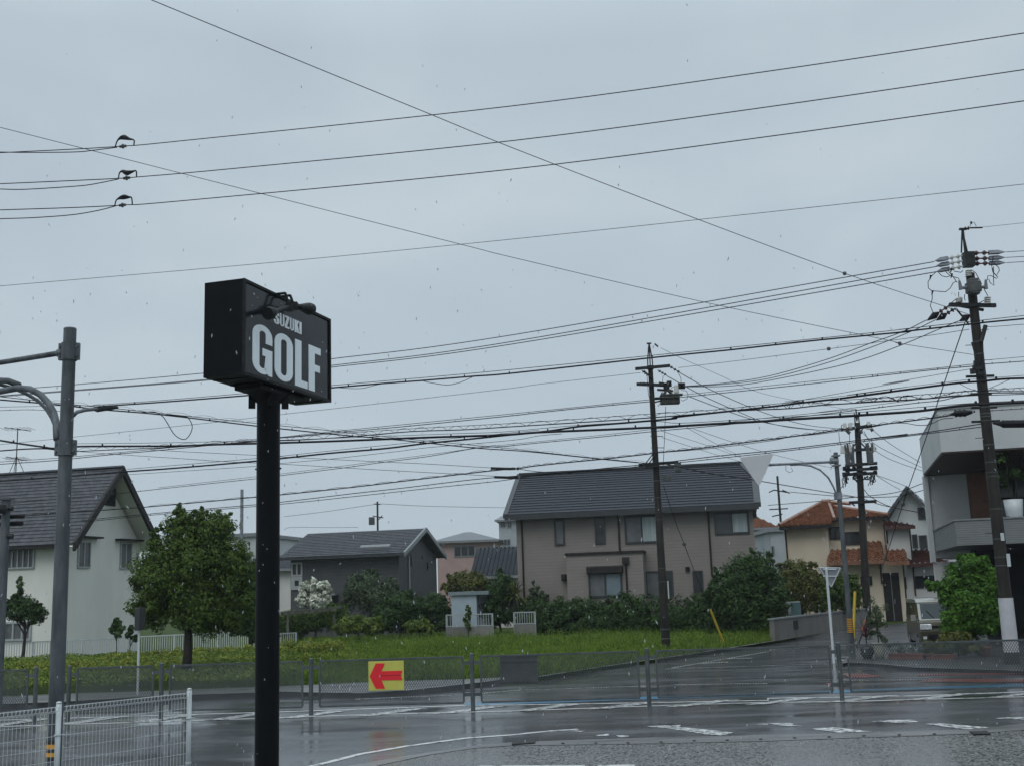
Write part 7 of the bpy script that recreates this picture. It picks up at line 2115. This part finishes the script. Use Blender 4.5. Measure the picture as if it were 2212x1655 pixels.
# descending cable from upper left with coil
wire('thick cable descending from the left edge to the middle pole', [w1(0, 740), w1(530, 785), w1(850, 822), w1(1400, 868), w1(2212, 965), w2(660, 1035), w2(1150, 1078), w2(1470, 1110), w2(1900, 1155), w3(820, 1187), w3(1400, 1247), w3(1760, 1282)], 24, 37.8, 2.6, clips=12, n=50)
wire('messenger wire above the descending cable', [w1(0, 712), w1(530, 772), w1(1000, 815), w1(1620, 880), w1(2212, 942), w2(640, 1005), w2(1150, 1062), w2(1870, 1130), w3(700, 1165), w3(1200, 1222), w3(1880, 1290)], 24, 37.8, 1.4, wave=(.06, 26), n=50)
wire('hanging teardrop loop of cable between the signal pole and the sign', [w1(1190, 850), w1(1330, 843), w1(1400, 878), w1(1440, 930), w1(1500, 1030), w1(1560, 1075), w1(1610, 1075), w1(1650, 1020), w1(1660, 960), w1(1630, 900), w1(1590, 880), w1(1430, 868)], 26, 26.2, 1.9, n=50)
# main thick cable D1
wire('thickest black cable at roof height crossing the whole picture', [w1(0, 1090), w1(190, 1120), w1(380, 1147), w1(470, 1157), w1(660, 1143), w1(1000, 1140), w1(1500, 1138), w1(1880, 1125), w2(245, 1110), w2(840, 1090), w2(1450, 1065), w3(600, 1042), w3(900, 1020), w3(1500, 995), w3(1830, 980), w4(260, 1080), w4(590, 1060), w4(910, 1043), w4(1265, 1020), w4(1610, 1000), w4(1930, 980), w5(610, 1290), w5(930, 1268), w5(1315, 1240), w5(1665, 1195), w5(2020, 1175), w5(2212, 1165), w5(2600, 1140)], 42, 27, 5.0, clips=22, n=140)
wire('thin messenger just above the thickest black cable', [w1(660, 1118), w1(1500, 1108), w2(245, 1085), w2(1150, 1052), w2(1740, 1030), w3(600, 1015), w3(1250, 958), w3(1880, 925), w4(260, 1055), w4(910, 1018), w4(1610, 975), w5(930, 1240), w5(1665, 1180), w5(2212, 1150)], 40, 28, 1.2, n=80)
wire('second thick cable crossing under the thickest one from the left', [w1(0, 1440), w1(480, 1408), w1(1100, 1358), w1(1500, 1330), w1(2212, 1268), w2(640, 1200), w2(1110, 1160), w2(1470, 1115), w2(1830, 1080), w3(600, 1047), w3(1000, 1006), w3(1250, 970), w3(1660, 937), w3(2080, 900), w4(200, 1005), w4(700, 950), w4(1070, 910), w4(1310, 880), w4(1680, 838), w4(2070, 787), w5(680, 1125), w5(1060, 1075), w5(1440, 1025), w5(1650, 1000), w5(1850, 985), w5(2100, 962), w5(2600, 958)], 43, 27, 4.0, clips=22, n=120)
wire('messenger wire above the second thick cable', [w1(1100, 1338), w1(2212, 1245), w2(640, 1180), w2(1470, 1095), w3(280, 1060), w3(900, 1000)], 40, 35, 1.1, n=40)
wire('messenger above the thick cable meeting the big pole at right', [w4(1150, 870), w4(1680, 820), w4(2212, 745), w5(680, 1105), w5(1060, 1052), w5(1440, 1005), w5(1770, 968), w5(2212, 935), w5(2600, 905)], 33, 27.5, 1.1, n=40)
wire('wire rising from the cable crossing to the big pole insulator rack', [w4(1100, 890), w4(1400, 840), w4(2212, 695), w5(1000, 1010), w5(1760, 878)], 33, 29.2, 1.2, n=30)
wire('lashed cable with wavy binding crossing the middle pole', [w1(660, 1185), w1(1100, 1165), w1(1500, 1148), w1(2212, 1100), w2(430, 1083), w2(900, 1050), w2(1350, 1012), w2(1800, 997), w3(600, 975), w3(1250, 935), w3(1880, 893), w4(750, 950), w4(1200, 930), w4(1500, 900), w4(2212, 858), w5(800, 1165), w5(1300, 1140), w5(1660, 1110), w5(1900, 1086), w5(2212, 1083), w5(2600, 1080)], 41, 27, 2.4, wave=(.12, 60), n=90)
wire('messenger over the lashed wavy cable', [w2(245, 1068), w2(700, 1030), w2(1400, 985), w2(2212, 942), w3(1250, 905), w3(1880, 860), w4(500, 945), w4(1200, 880), w4(1800, 850), w4(2212, 828), w5(1200, 1110), w5(1660, 1078), w5(2212, 1040), w5(2600, 1010)], 39, 27, 1.3, n=70)
wire('loose wavy cable between the middle pole and the big pole', [w4(1130, 890), w4(1180, 930), w4(1240, 870), w4(1500, 890), w4(1700, 890), w4(1850, 860), w4(2045, 838), w4(2130, 870), w5(1180, 1110), w5(1350, 1133), w5(1500, 1110), w5(1640, 1078), w5(1800, 1068), w5(2212, 1068)], 33, 28, 1.7, n=70)
wire('strand sagging left of the big pole near the insulator rack', [w5(1650, 1003), w5(1720, 1040), w5(1800, 1065), w5(1900, 1050), w5(2090, 970)], 29.2, 28.8, 1.2, n=20)
# pair F
gF = 'paired wires between the left edge and the middle pole'
wire('upper wire of the pair climbing to the middle pole below its switch', [w1(0, 1275), w1(480, 1243), w1(960, 1200), w1(1400, 1158), w1(2212, 1078), w2(245, 1058), w2(640, 1015), w2(2212, 860), w3(1880, 737)], 44, 38, 1.3, group=gF, n=50)
wire('lower wire of the pair climbing to the middle pole below its switch', [w1(0, 1295), w1(480, 1262), w1(960, 1212), w1(1450, 1168), w1(2212, 1090), w2(640, 1025), w2(1080, 988), w2(1520, 946), w2(2212, 876), w3(870, 853), w3(1320, 806), w3(1880, 754)], 44, 38, 1.8, clips=14, group=gF, n=50)
gG = 'paired wires between the middle pole and the big pole'
wire('upper wire of the pair joining the middle pole switch to the big pole', [w4(230, 818), w4(1200, 715), w4(2212, 610), w5(1780, 838)], 38, 29.3, 1.3, group=gG, n=30)
wire('lower wire of the pair joining the middle pole switch to the big pole', [w4(230, 836), w4(900, 768), w4(1400, 715), w4(1930, 655), w5(920, 943), w5(1450, 885), w5(1780, 855)], 38, 29.3, 1.9, clips=9, group=gG, n=30)
wire('upper wire leaving the big pole to the right edge at rack height', [w5(1870, 805), w5(2212, 775), w5(2600, 742)], 29.2, 26.8, 1.2, n=10)
wire('lower clipped wire leaving the big pole to the right edge at rack height', [w5(1870, 838), w5(2212, 813), w5(2600, 785)], 29.2, 26.8, 2.0, clips=5, n=10)
wire('faint thin wire passing behind the sign to the middle pole arm', [w1(0, 1125), w1(640, 1060), w1(1790, 940), w1(2212, 892), w2(245, 863), w2(1200, 757), w2(2212, 640), w3(900, 607), w3(1780, 507)], 45, 38, 1.0, 'wireg', n=50)
wire('thin wire with a ball insulator from the middle pole arm to the big pole', [w4(230, 580), w4(900, 500), w4(1530, 418), w4(1900, 370), w5(900, 655), w5(1400, 590), w5(1740, 538)], 38, 29.3, 1.2, 'wireg', n=40, balls=[(w4(1535, 416), .06)])
wire('twisted thin wire leaving the big pole bracket to the right edge', [w5(1880, 512), w5(1940, 515), w5(2212, 495), w5(2600, 470)], 29.2, 27, 1.3, n=12)
# pair H
wire('clipped wire pair dipping then rising past the middle pole', [w1(0, 1640), w1(990, 1550), w1(1370, 1510), w1(1880, 1455), w1(2212, 1420), w2(240, 1390), w2(780, 1323), w2(1070, 1282), w2(1500, 1226), w2(1900, 1156), w3(600, 1140), w3(930, 1108), w3(1450, 1058), w3(1890, 1012), w4(220, 1108), w4(540, 1080), w4(1070, 1022), w4(1420, 986), w4(1940, 925), w5(940, 1213), w5(1300, 1170), w5(1500, 1150), w5(1700, 1112), w5(2212, 1095), w5(2600, 1070)], 46, 27, 1.5, clips=26, n=110)
wire('thin wire just above the clipped dipping wire', [w1(1370, 1498), w1(2212, 1402), w2(240, 1375), w2(1070, 1268), w2(1830, 1165), w3(300, 1150), w3(600, 1128), w3(1450, 1043), w3(1890, 993), w4(300, 1085), w4(1070, 1003), w4(1760, 935), w5(420, 1255), w5(1120, 1165), w5(1660, 1100)], 43, 29.5, 1.0, n=80)
wire('faint wire running from the white house gable to the middle pole', [w1(1100, 1385), w1(2212, 1312), w2(245, 1285), w2(640, 1250), w2(1200, 1187), w2(1500, 1150), w2(2212, 1088), w3(900, 1050), w3(1100, 1032)], 48, 38, 1.1, 'wireg', n=50)
gJ = 'falling thin wires ending at the black insulator sleeves'
wire('upper thin wire falling right to the upper black sleeve', [w1(1300, 1172), w1(2212, 1218), w2(400, 1240), w2(1150, 1277), w2(1500, 1294), w2(2030, 1326)], 44, 40, 1.1, 'wireg', group=gJ, n=30)
wire('lower thin wire falling right to the lower black sleeve', [w1(640, 1182), w1(1040, 1212), w1(1620, 1250), w1(1940, 1272), w2(250, 1295), w2(860, 1332), w2(1400, 1362), w2(1850, 1386), w2(2060, 1398)], 45, 40, 1.1, 'wireg', group=gJ, n=30)
for lab, a_, c_, tail in (('upper thick black cable sleeve above the tan house roof corner', w3(490, 1330), w3(655, 1335), [w3(655, 1335), w3(720, 1335), w3(880, 1358), w3(1070, 1366), w3(1200, 1375)]), ('lower thick black cable sleeve above the tan house roof corner', w3(520, 1406), w3(685, 1412), [w3(685, 1412), w3(820, 1412)])):
    root = thing('cable_sleeve', Q(*a_, 40), lab, 'cable sleeve', 'black cable sleeves')
    b = MB(); A_, C_ = Q(*a_, 40), Q(*c_, 39.8)
    for k in range(8): b.cyl(A_.lerp(C_, k / 8), A_.lerp(C_, (k + .8) / 8), .052, .045, 8)
    b.cyl(A_, C_, .035, n=8); b.build('sleeve', M['wirem'], root)
    b = MB(); b.tube(path3(tail, 39.8, 39, 12), .012, 5)
    for k in range(4): q_ = path3(tail, 39.8, 39, 12)[k]; b.box(q_, (.07, .04, .09))
    b.build('tail', M['wirem'], root)
wire('thick cable above the tan house roof passing behind the middle pole', [c1(90, 1000), c1(620, 960), c1(1280, 912), c1(2212, 828), w2(235, 1557), w2(850, 1492), w2(1450, 1420), w2(2050, 1350), w3(720, 1333), w3(870, 1310), w3(1200, 1275), w3(1500, 1246), w3(1900, 1200), w4(80, 1308), w4(400, 1275), w4(750, 1230), w4(1150, 1180), w4(1450, 1140), w4(1650, 1110), w4(1900, 1088), w5(860, 1375), w5(1150, 1335), w5(1500, 1290), w5(1600, 1272)], 46, 29.8, 2.4, n=110, wave=(.05, 70))
wire('companion strand under the thick cable towards the splice case', [w4(80, 1310), w4(500, 1275), w4(1000, 1212), w4(1200, 1175), w4(1450, 1150), w4(1700, 1115), w5(860, 1385), w5(1050, 1350), w5(1180, 1345), w5(1300, 1363), w5(1400, 1355), w5(1500, 1310), w5(1600, 1302)], 38, 29.8, 1.4, n=60)
gK = 'paired lines over the tan house roof'
wire('upper line of the pair skimming the tan house ridge', [c1(700, 1030), c1(1350, 968), c1(2212, 893), w2(240, 1620), w2(840, 1548), w2(1300, 1497), w2(1900, 1425), w3(820, 1388), w3(1200, 1358), w3(1500, 1327), w3(1790, 1300), w4(220, 1382), w4(620, 1335), w4(1100, 1288), w4(1750, 1208), w4(2212, 1150), w5(800, 1490), w5(1300, 1435), w5(1840, 1352)], 46, 29.3, 1.8, group=gK, n=90)
wire('lower line of the pair skimming the tan house ridge', [c1(720, 1042), c1(1350, 980), c1(2212, 908), w2(240, 1638), w2(900, 1568), w2(1600, 1492), w2(2100, 1440), w3(900, 1390), w3(1500, 1342), w3(1790, 1312), w4(220, 1398), w4(620, 1355), w4(1100, 1303), w4(1750, 1223), w4(2212, 1166), w5(800, 1505), w5(1300, 1445), w5(1840, 1378)], 46, 29.3, 1.5, group=gK, n=90, clips=30)
# splice case near the big pole
for lab, pts, yy in (('black splice case left of the big pole in front of the white building', [(1570, 1275), (1620, 1262), (1700, 1258), (1790, 1243)], 29.6), ('long black splice case right of the big pole', [(1940, 1345), (2030, 1352), (2212, 1350), (2420, 1350)], 28.8)):
    P = [Q(*w5(*p), yy - .1 * i) for i, p in enumerate(pts)]
    root = thing('splice_case', P[0], lab, 'splice case')
    b = MB(); b.tube([P[0], P[0].lerp(P[1], .7), P[1], P[2], P[2].lerp(P[3], .5), P[3]], 0, 8, radii=[.02, .05, .085, .09, .06, .02] if yy > 29 else [.02, .06, .1, .1, .1, .1])
    b.build('case', M['wirem'], root)
    b = MB()
    for k in range(3): q_ = P[1].lerp(P[2], k / 2); b.cyl(q_ + Vector((0, 0, -.1)), q_ + Vector((0, 0, .1)), .02, n=6)
    b.build('clamp', M['arm'], root)
wire('clipped strand right of the big pole at splice height', [w5(1900, 1240), w5(2050, 1230), w5(2212, 1220), w5(2600, 1200)], 29.2, 27, 1.6, clips=6, n=14)
# fan of wires from middle pole to third pole
gL = 'wires descending from the middle pole to the transformer pole'
for lab, pts in (('highest wire descending from the middle pole arm end to the transformer pole', [w4(245, 625), w4(490, 760), w4(850, 920), w4(1070, 1000), w4(1220, 1045), w4(1400, 1082), w4(1640, 1106)]),
                 ('second wire descending from the middle pole to the transformer pole', [w4(130, 650), w4(430, 815), w4(750, 958), w4(900, 1020), w4(1100, 1075), w4(1300, 1105), w4(1600, 1124)]),
                 ('third wire descending from the middle pole switch to the transformer pole', [w4(310, 822), w4(620, 940), w4(850, 1018), w4(1050, 1065), w4(1300, 1100), w4(1500, 1120)]),
                 ('faint earth wire descending from the middle pole tip', [w4(80, 410), w4(250, 495), w4(600, 650), w4(860, 770), w4(1200, 855), w4(1740, 945)])):
    wire(lab, pts, 38, 55.6, 1.5 if 'faint' not in lab else .8, 'wireg', group=gL, n=30)
gM = 'three wires sweeping down from the big pole to the middle pole'
wire('outer of three wires sweeping from the big pole crossarm to the middle pole', [w4(290, 738), w4(600, 715), w5(0, 942), w5(500, 800), w5(880, 660), w5(1160, 560), w5(1370, 458)], 38, 29.3, 1.8, 'wireg', group=gM, n=40)
wire('centre of three wires sweeping from the big pole crossarm to the middle pole', [w4(285, 742), w4(600, 724), w5(0, 962), w5(500, 830), w5(900, 690), w5(1240, 555), w5(1450, 455)], 38, 29.3, 1.8, 'wireg', group=gM, n=40)
wire('inner of three wires sweeping from the big pole crossarm to the middle pole', [w4(290, 744), w4(650, 738), w5(0, 980), w5(700, 830), w5(1150, 675), w5(1470, 540), w5(1650, 465)], 38, 29.3, 1.8, 'wireg', group=gM, n=40)
wire('steep stay wire from the big pole across the white building', [w5(1700, 482), w5(1470, 1155), c7(1375, 0), c7(1165, 600), c7(1060, 930), c7(1000, 1110)], 29.3, 44, 2.0, n=30, balls=[(c7(1170, 605), .08)])
wire('stay wire from the middle pole down to the yellow guard in the grass', [c5(1400, 440), c5(1495, 725), c5(1580, 945), c5(1665, 1170), (1534, 1316)], 37.8, G((1566, 1396), .1).y - .5, 1.4, n=20, balls=[(c5(1580, 945), .07)])
# thin lines behind, faint fan
gT = 'faint service wires fanning right from the middle pole'
for lab, pts in (('faint service wire from the middle pole passing above the triangular sign', [w4(90, 1125), w4(500, 1255), w4(900, 1400)]), ('faint service wire leaving lower from the middle pole', [w4(90, 1180), w4(500, 1310), w4(760, 1385)]),
                 ('faint service wire starting at the thick cable near the middle pole', [w4(320, 1105), w4(640, 1280), w4(780, 1340)]), ('faint service wire reaching furthest right behind the triangular sign', [w4(360, 1105), w4(760, 1240), w4(1100, 1340), w4(1500, 1430), w4(1640, 1450)])):
    wire(lab, pts, 38, 50, .9, 'wireg', group=gT, n=20)
wire('dark cable falling from the middle pole over the tan roof to the cream house', [w4(130, 1410), w4(500, 1490), w4(850, 1540), w4(960, 1560), w4(1530, 1655), c7(790, 545), c7(1000, 612), c7(1360, 680)], 38, 62, 1.8, n=50)
wire('cable passing the transformer pole and rising to the white building', [c7(190, 495), c7(500, 523), c7(780, 540), c7(1100, 535), c7(1230, 510), c7(1340, 480)], 60, 50, 1.5, n=30)
wire('cable rising right behind the transformer pole to the white building', [c7(0, 610), c7(480, 572), c7(750, 540), c7(1100, 500), c7(1340, 420)], 62, 50, 1.5, n=30)
wire('dark drop cable from the transformer pole past the pointed gable', [c7(830, 475), c7(880, 530), c7(1000, 600), c7(1130, 640), c7(1360, 680)], 56, 60, 1.6, n=20)
gP = 'wires running right from the transformer pole behind the white building'
for lab, pts in (('top wire from the transformer pole to the white building', [p3(710, 470), p3(940, 650), p3(1320, 885)]), ('second wire from the transformer pole to the white building', [p3(570, 500), p3(800, 690), p3(1340, 950)]),
                 ('third wire from the transformer pole to the white building', [p3(580, 620), p3(900, 830), p3(1345, 995)]), ('upper low wire from the transformer pole toward the pointed gable', [p3(750, 1050), p3(950, 1120), p3(1150, 1200)]),
                 ('lower low wire from the transformer pole toward the pointed gable', [p3(750, 1055), p3(900, 1150), p3(1060, 1240)])):
    wire(lab, pts, 56, 64, 1.2, 'wireg', group=gP, n=16)
wire('thin far wire arriving left at the distant transformer pole', [c3(240, 708), c3(600, 665), c3(1040, 600)], 112, 110, .9, 'wireg', n=12)
wire('thin far wire leaving right from the distant transformer pole', [c3(1070, 597), c3(1500, 618), c3(2200, 632)], 110, 118, .9, 'wireg', n=12)
wire('short far wire behind the dark house ridge', [c3(240, 822), c3(310, 800), c3(600, 802), c3(880, 800)], 112, 112, .8, 'wireg', n=12)
wire('cable rising through the left edge to join the thick cable', [w1(0, 1180), w1(200, 1165), w1(380, 1160), w1(470, 1168)], 42, 41, 3.0, n=10)
wire('thin pair line at the upper left edge beside the signal pole', [w1(0, 832), w1(260, 825), w1(530, 838)], 30, 30, 1.2, n=10, clips=3)
wire('thin line above it at the left edge beside the signal pole', [w1(0, 802), w1(260, 797), w1(480, 790), w1(820, 790)], 30, 31, 1.0, n=10)

# ================================================================== RAIN
rng = np.random.default_rng(77)
N = 950
quads = []
for i in range(N):
    y = rng.uniform(2.5, 13); u = rng.uniform(-20, 2232); v = rng.uniform(0, 1675)
    if v < 560 and rng.random() < .7: continue
    p = np.array(Q(u, v, y)); r = rng.uniform(.3, .85) * (.0010 + .00052 * y); l = r * rng.uniform(1.8, 4.2)
    sx = rng.normal() * .2
    t_ = p + np.array([sx * l, 0, l]); bt = p - np.array([sx * l, 0, l])
    e_ = [p + r * np.array([math.cos(a), math.sin(a), 0]) for a in (0, 1.57, 3.14, 4.71)]
    for k in range(4):
        a_, c_ = e_[k], e_[(k + 1) % 4]
        quads.append([bt, a_, a_ * .5 + t_ * .5, (bt + c_) / 2]) if False else None
        quads.append([bt, c_, t_, a_])
tag(np_quads('rain', np.array(quads), M['drop']), 'scattered pale falling raindrops in the air', 'rain', kind='stuff')

# ================================================================== HAZE (rain mist)
b = MB(); b.box((20, 150, 24.0), (900, 700, 50.06))
hz = b.build('haze', None if False else M['drop'])
hm = bpy.data.materials.new('rain_mist'); hm.use_nodes = True
ht = hm.node_tree; ht.nodes.clear()
ho = ht.nodes.new('ShaderNodeOutputMaterial'); hv = ht.nodes.new('ShaderNodeVolumePrincipled')
hv.inputs['Color'].default_value = (.85, .9, .95, 1); hv.inputs['Density'].default_value = 0.0004; hv.inputs['Anisotropy'].default_value = 0.2
ht.links.new(hv.outputs[0], ho.inputs['Volume'])
hz.data.materials[0] = hm
tag(hz, 'thin even rain mist filling the air over the street', 'haze', kind='stuff')
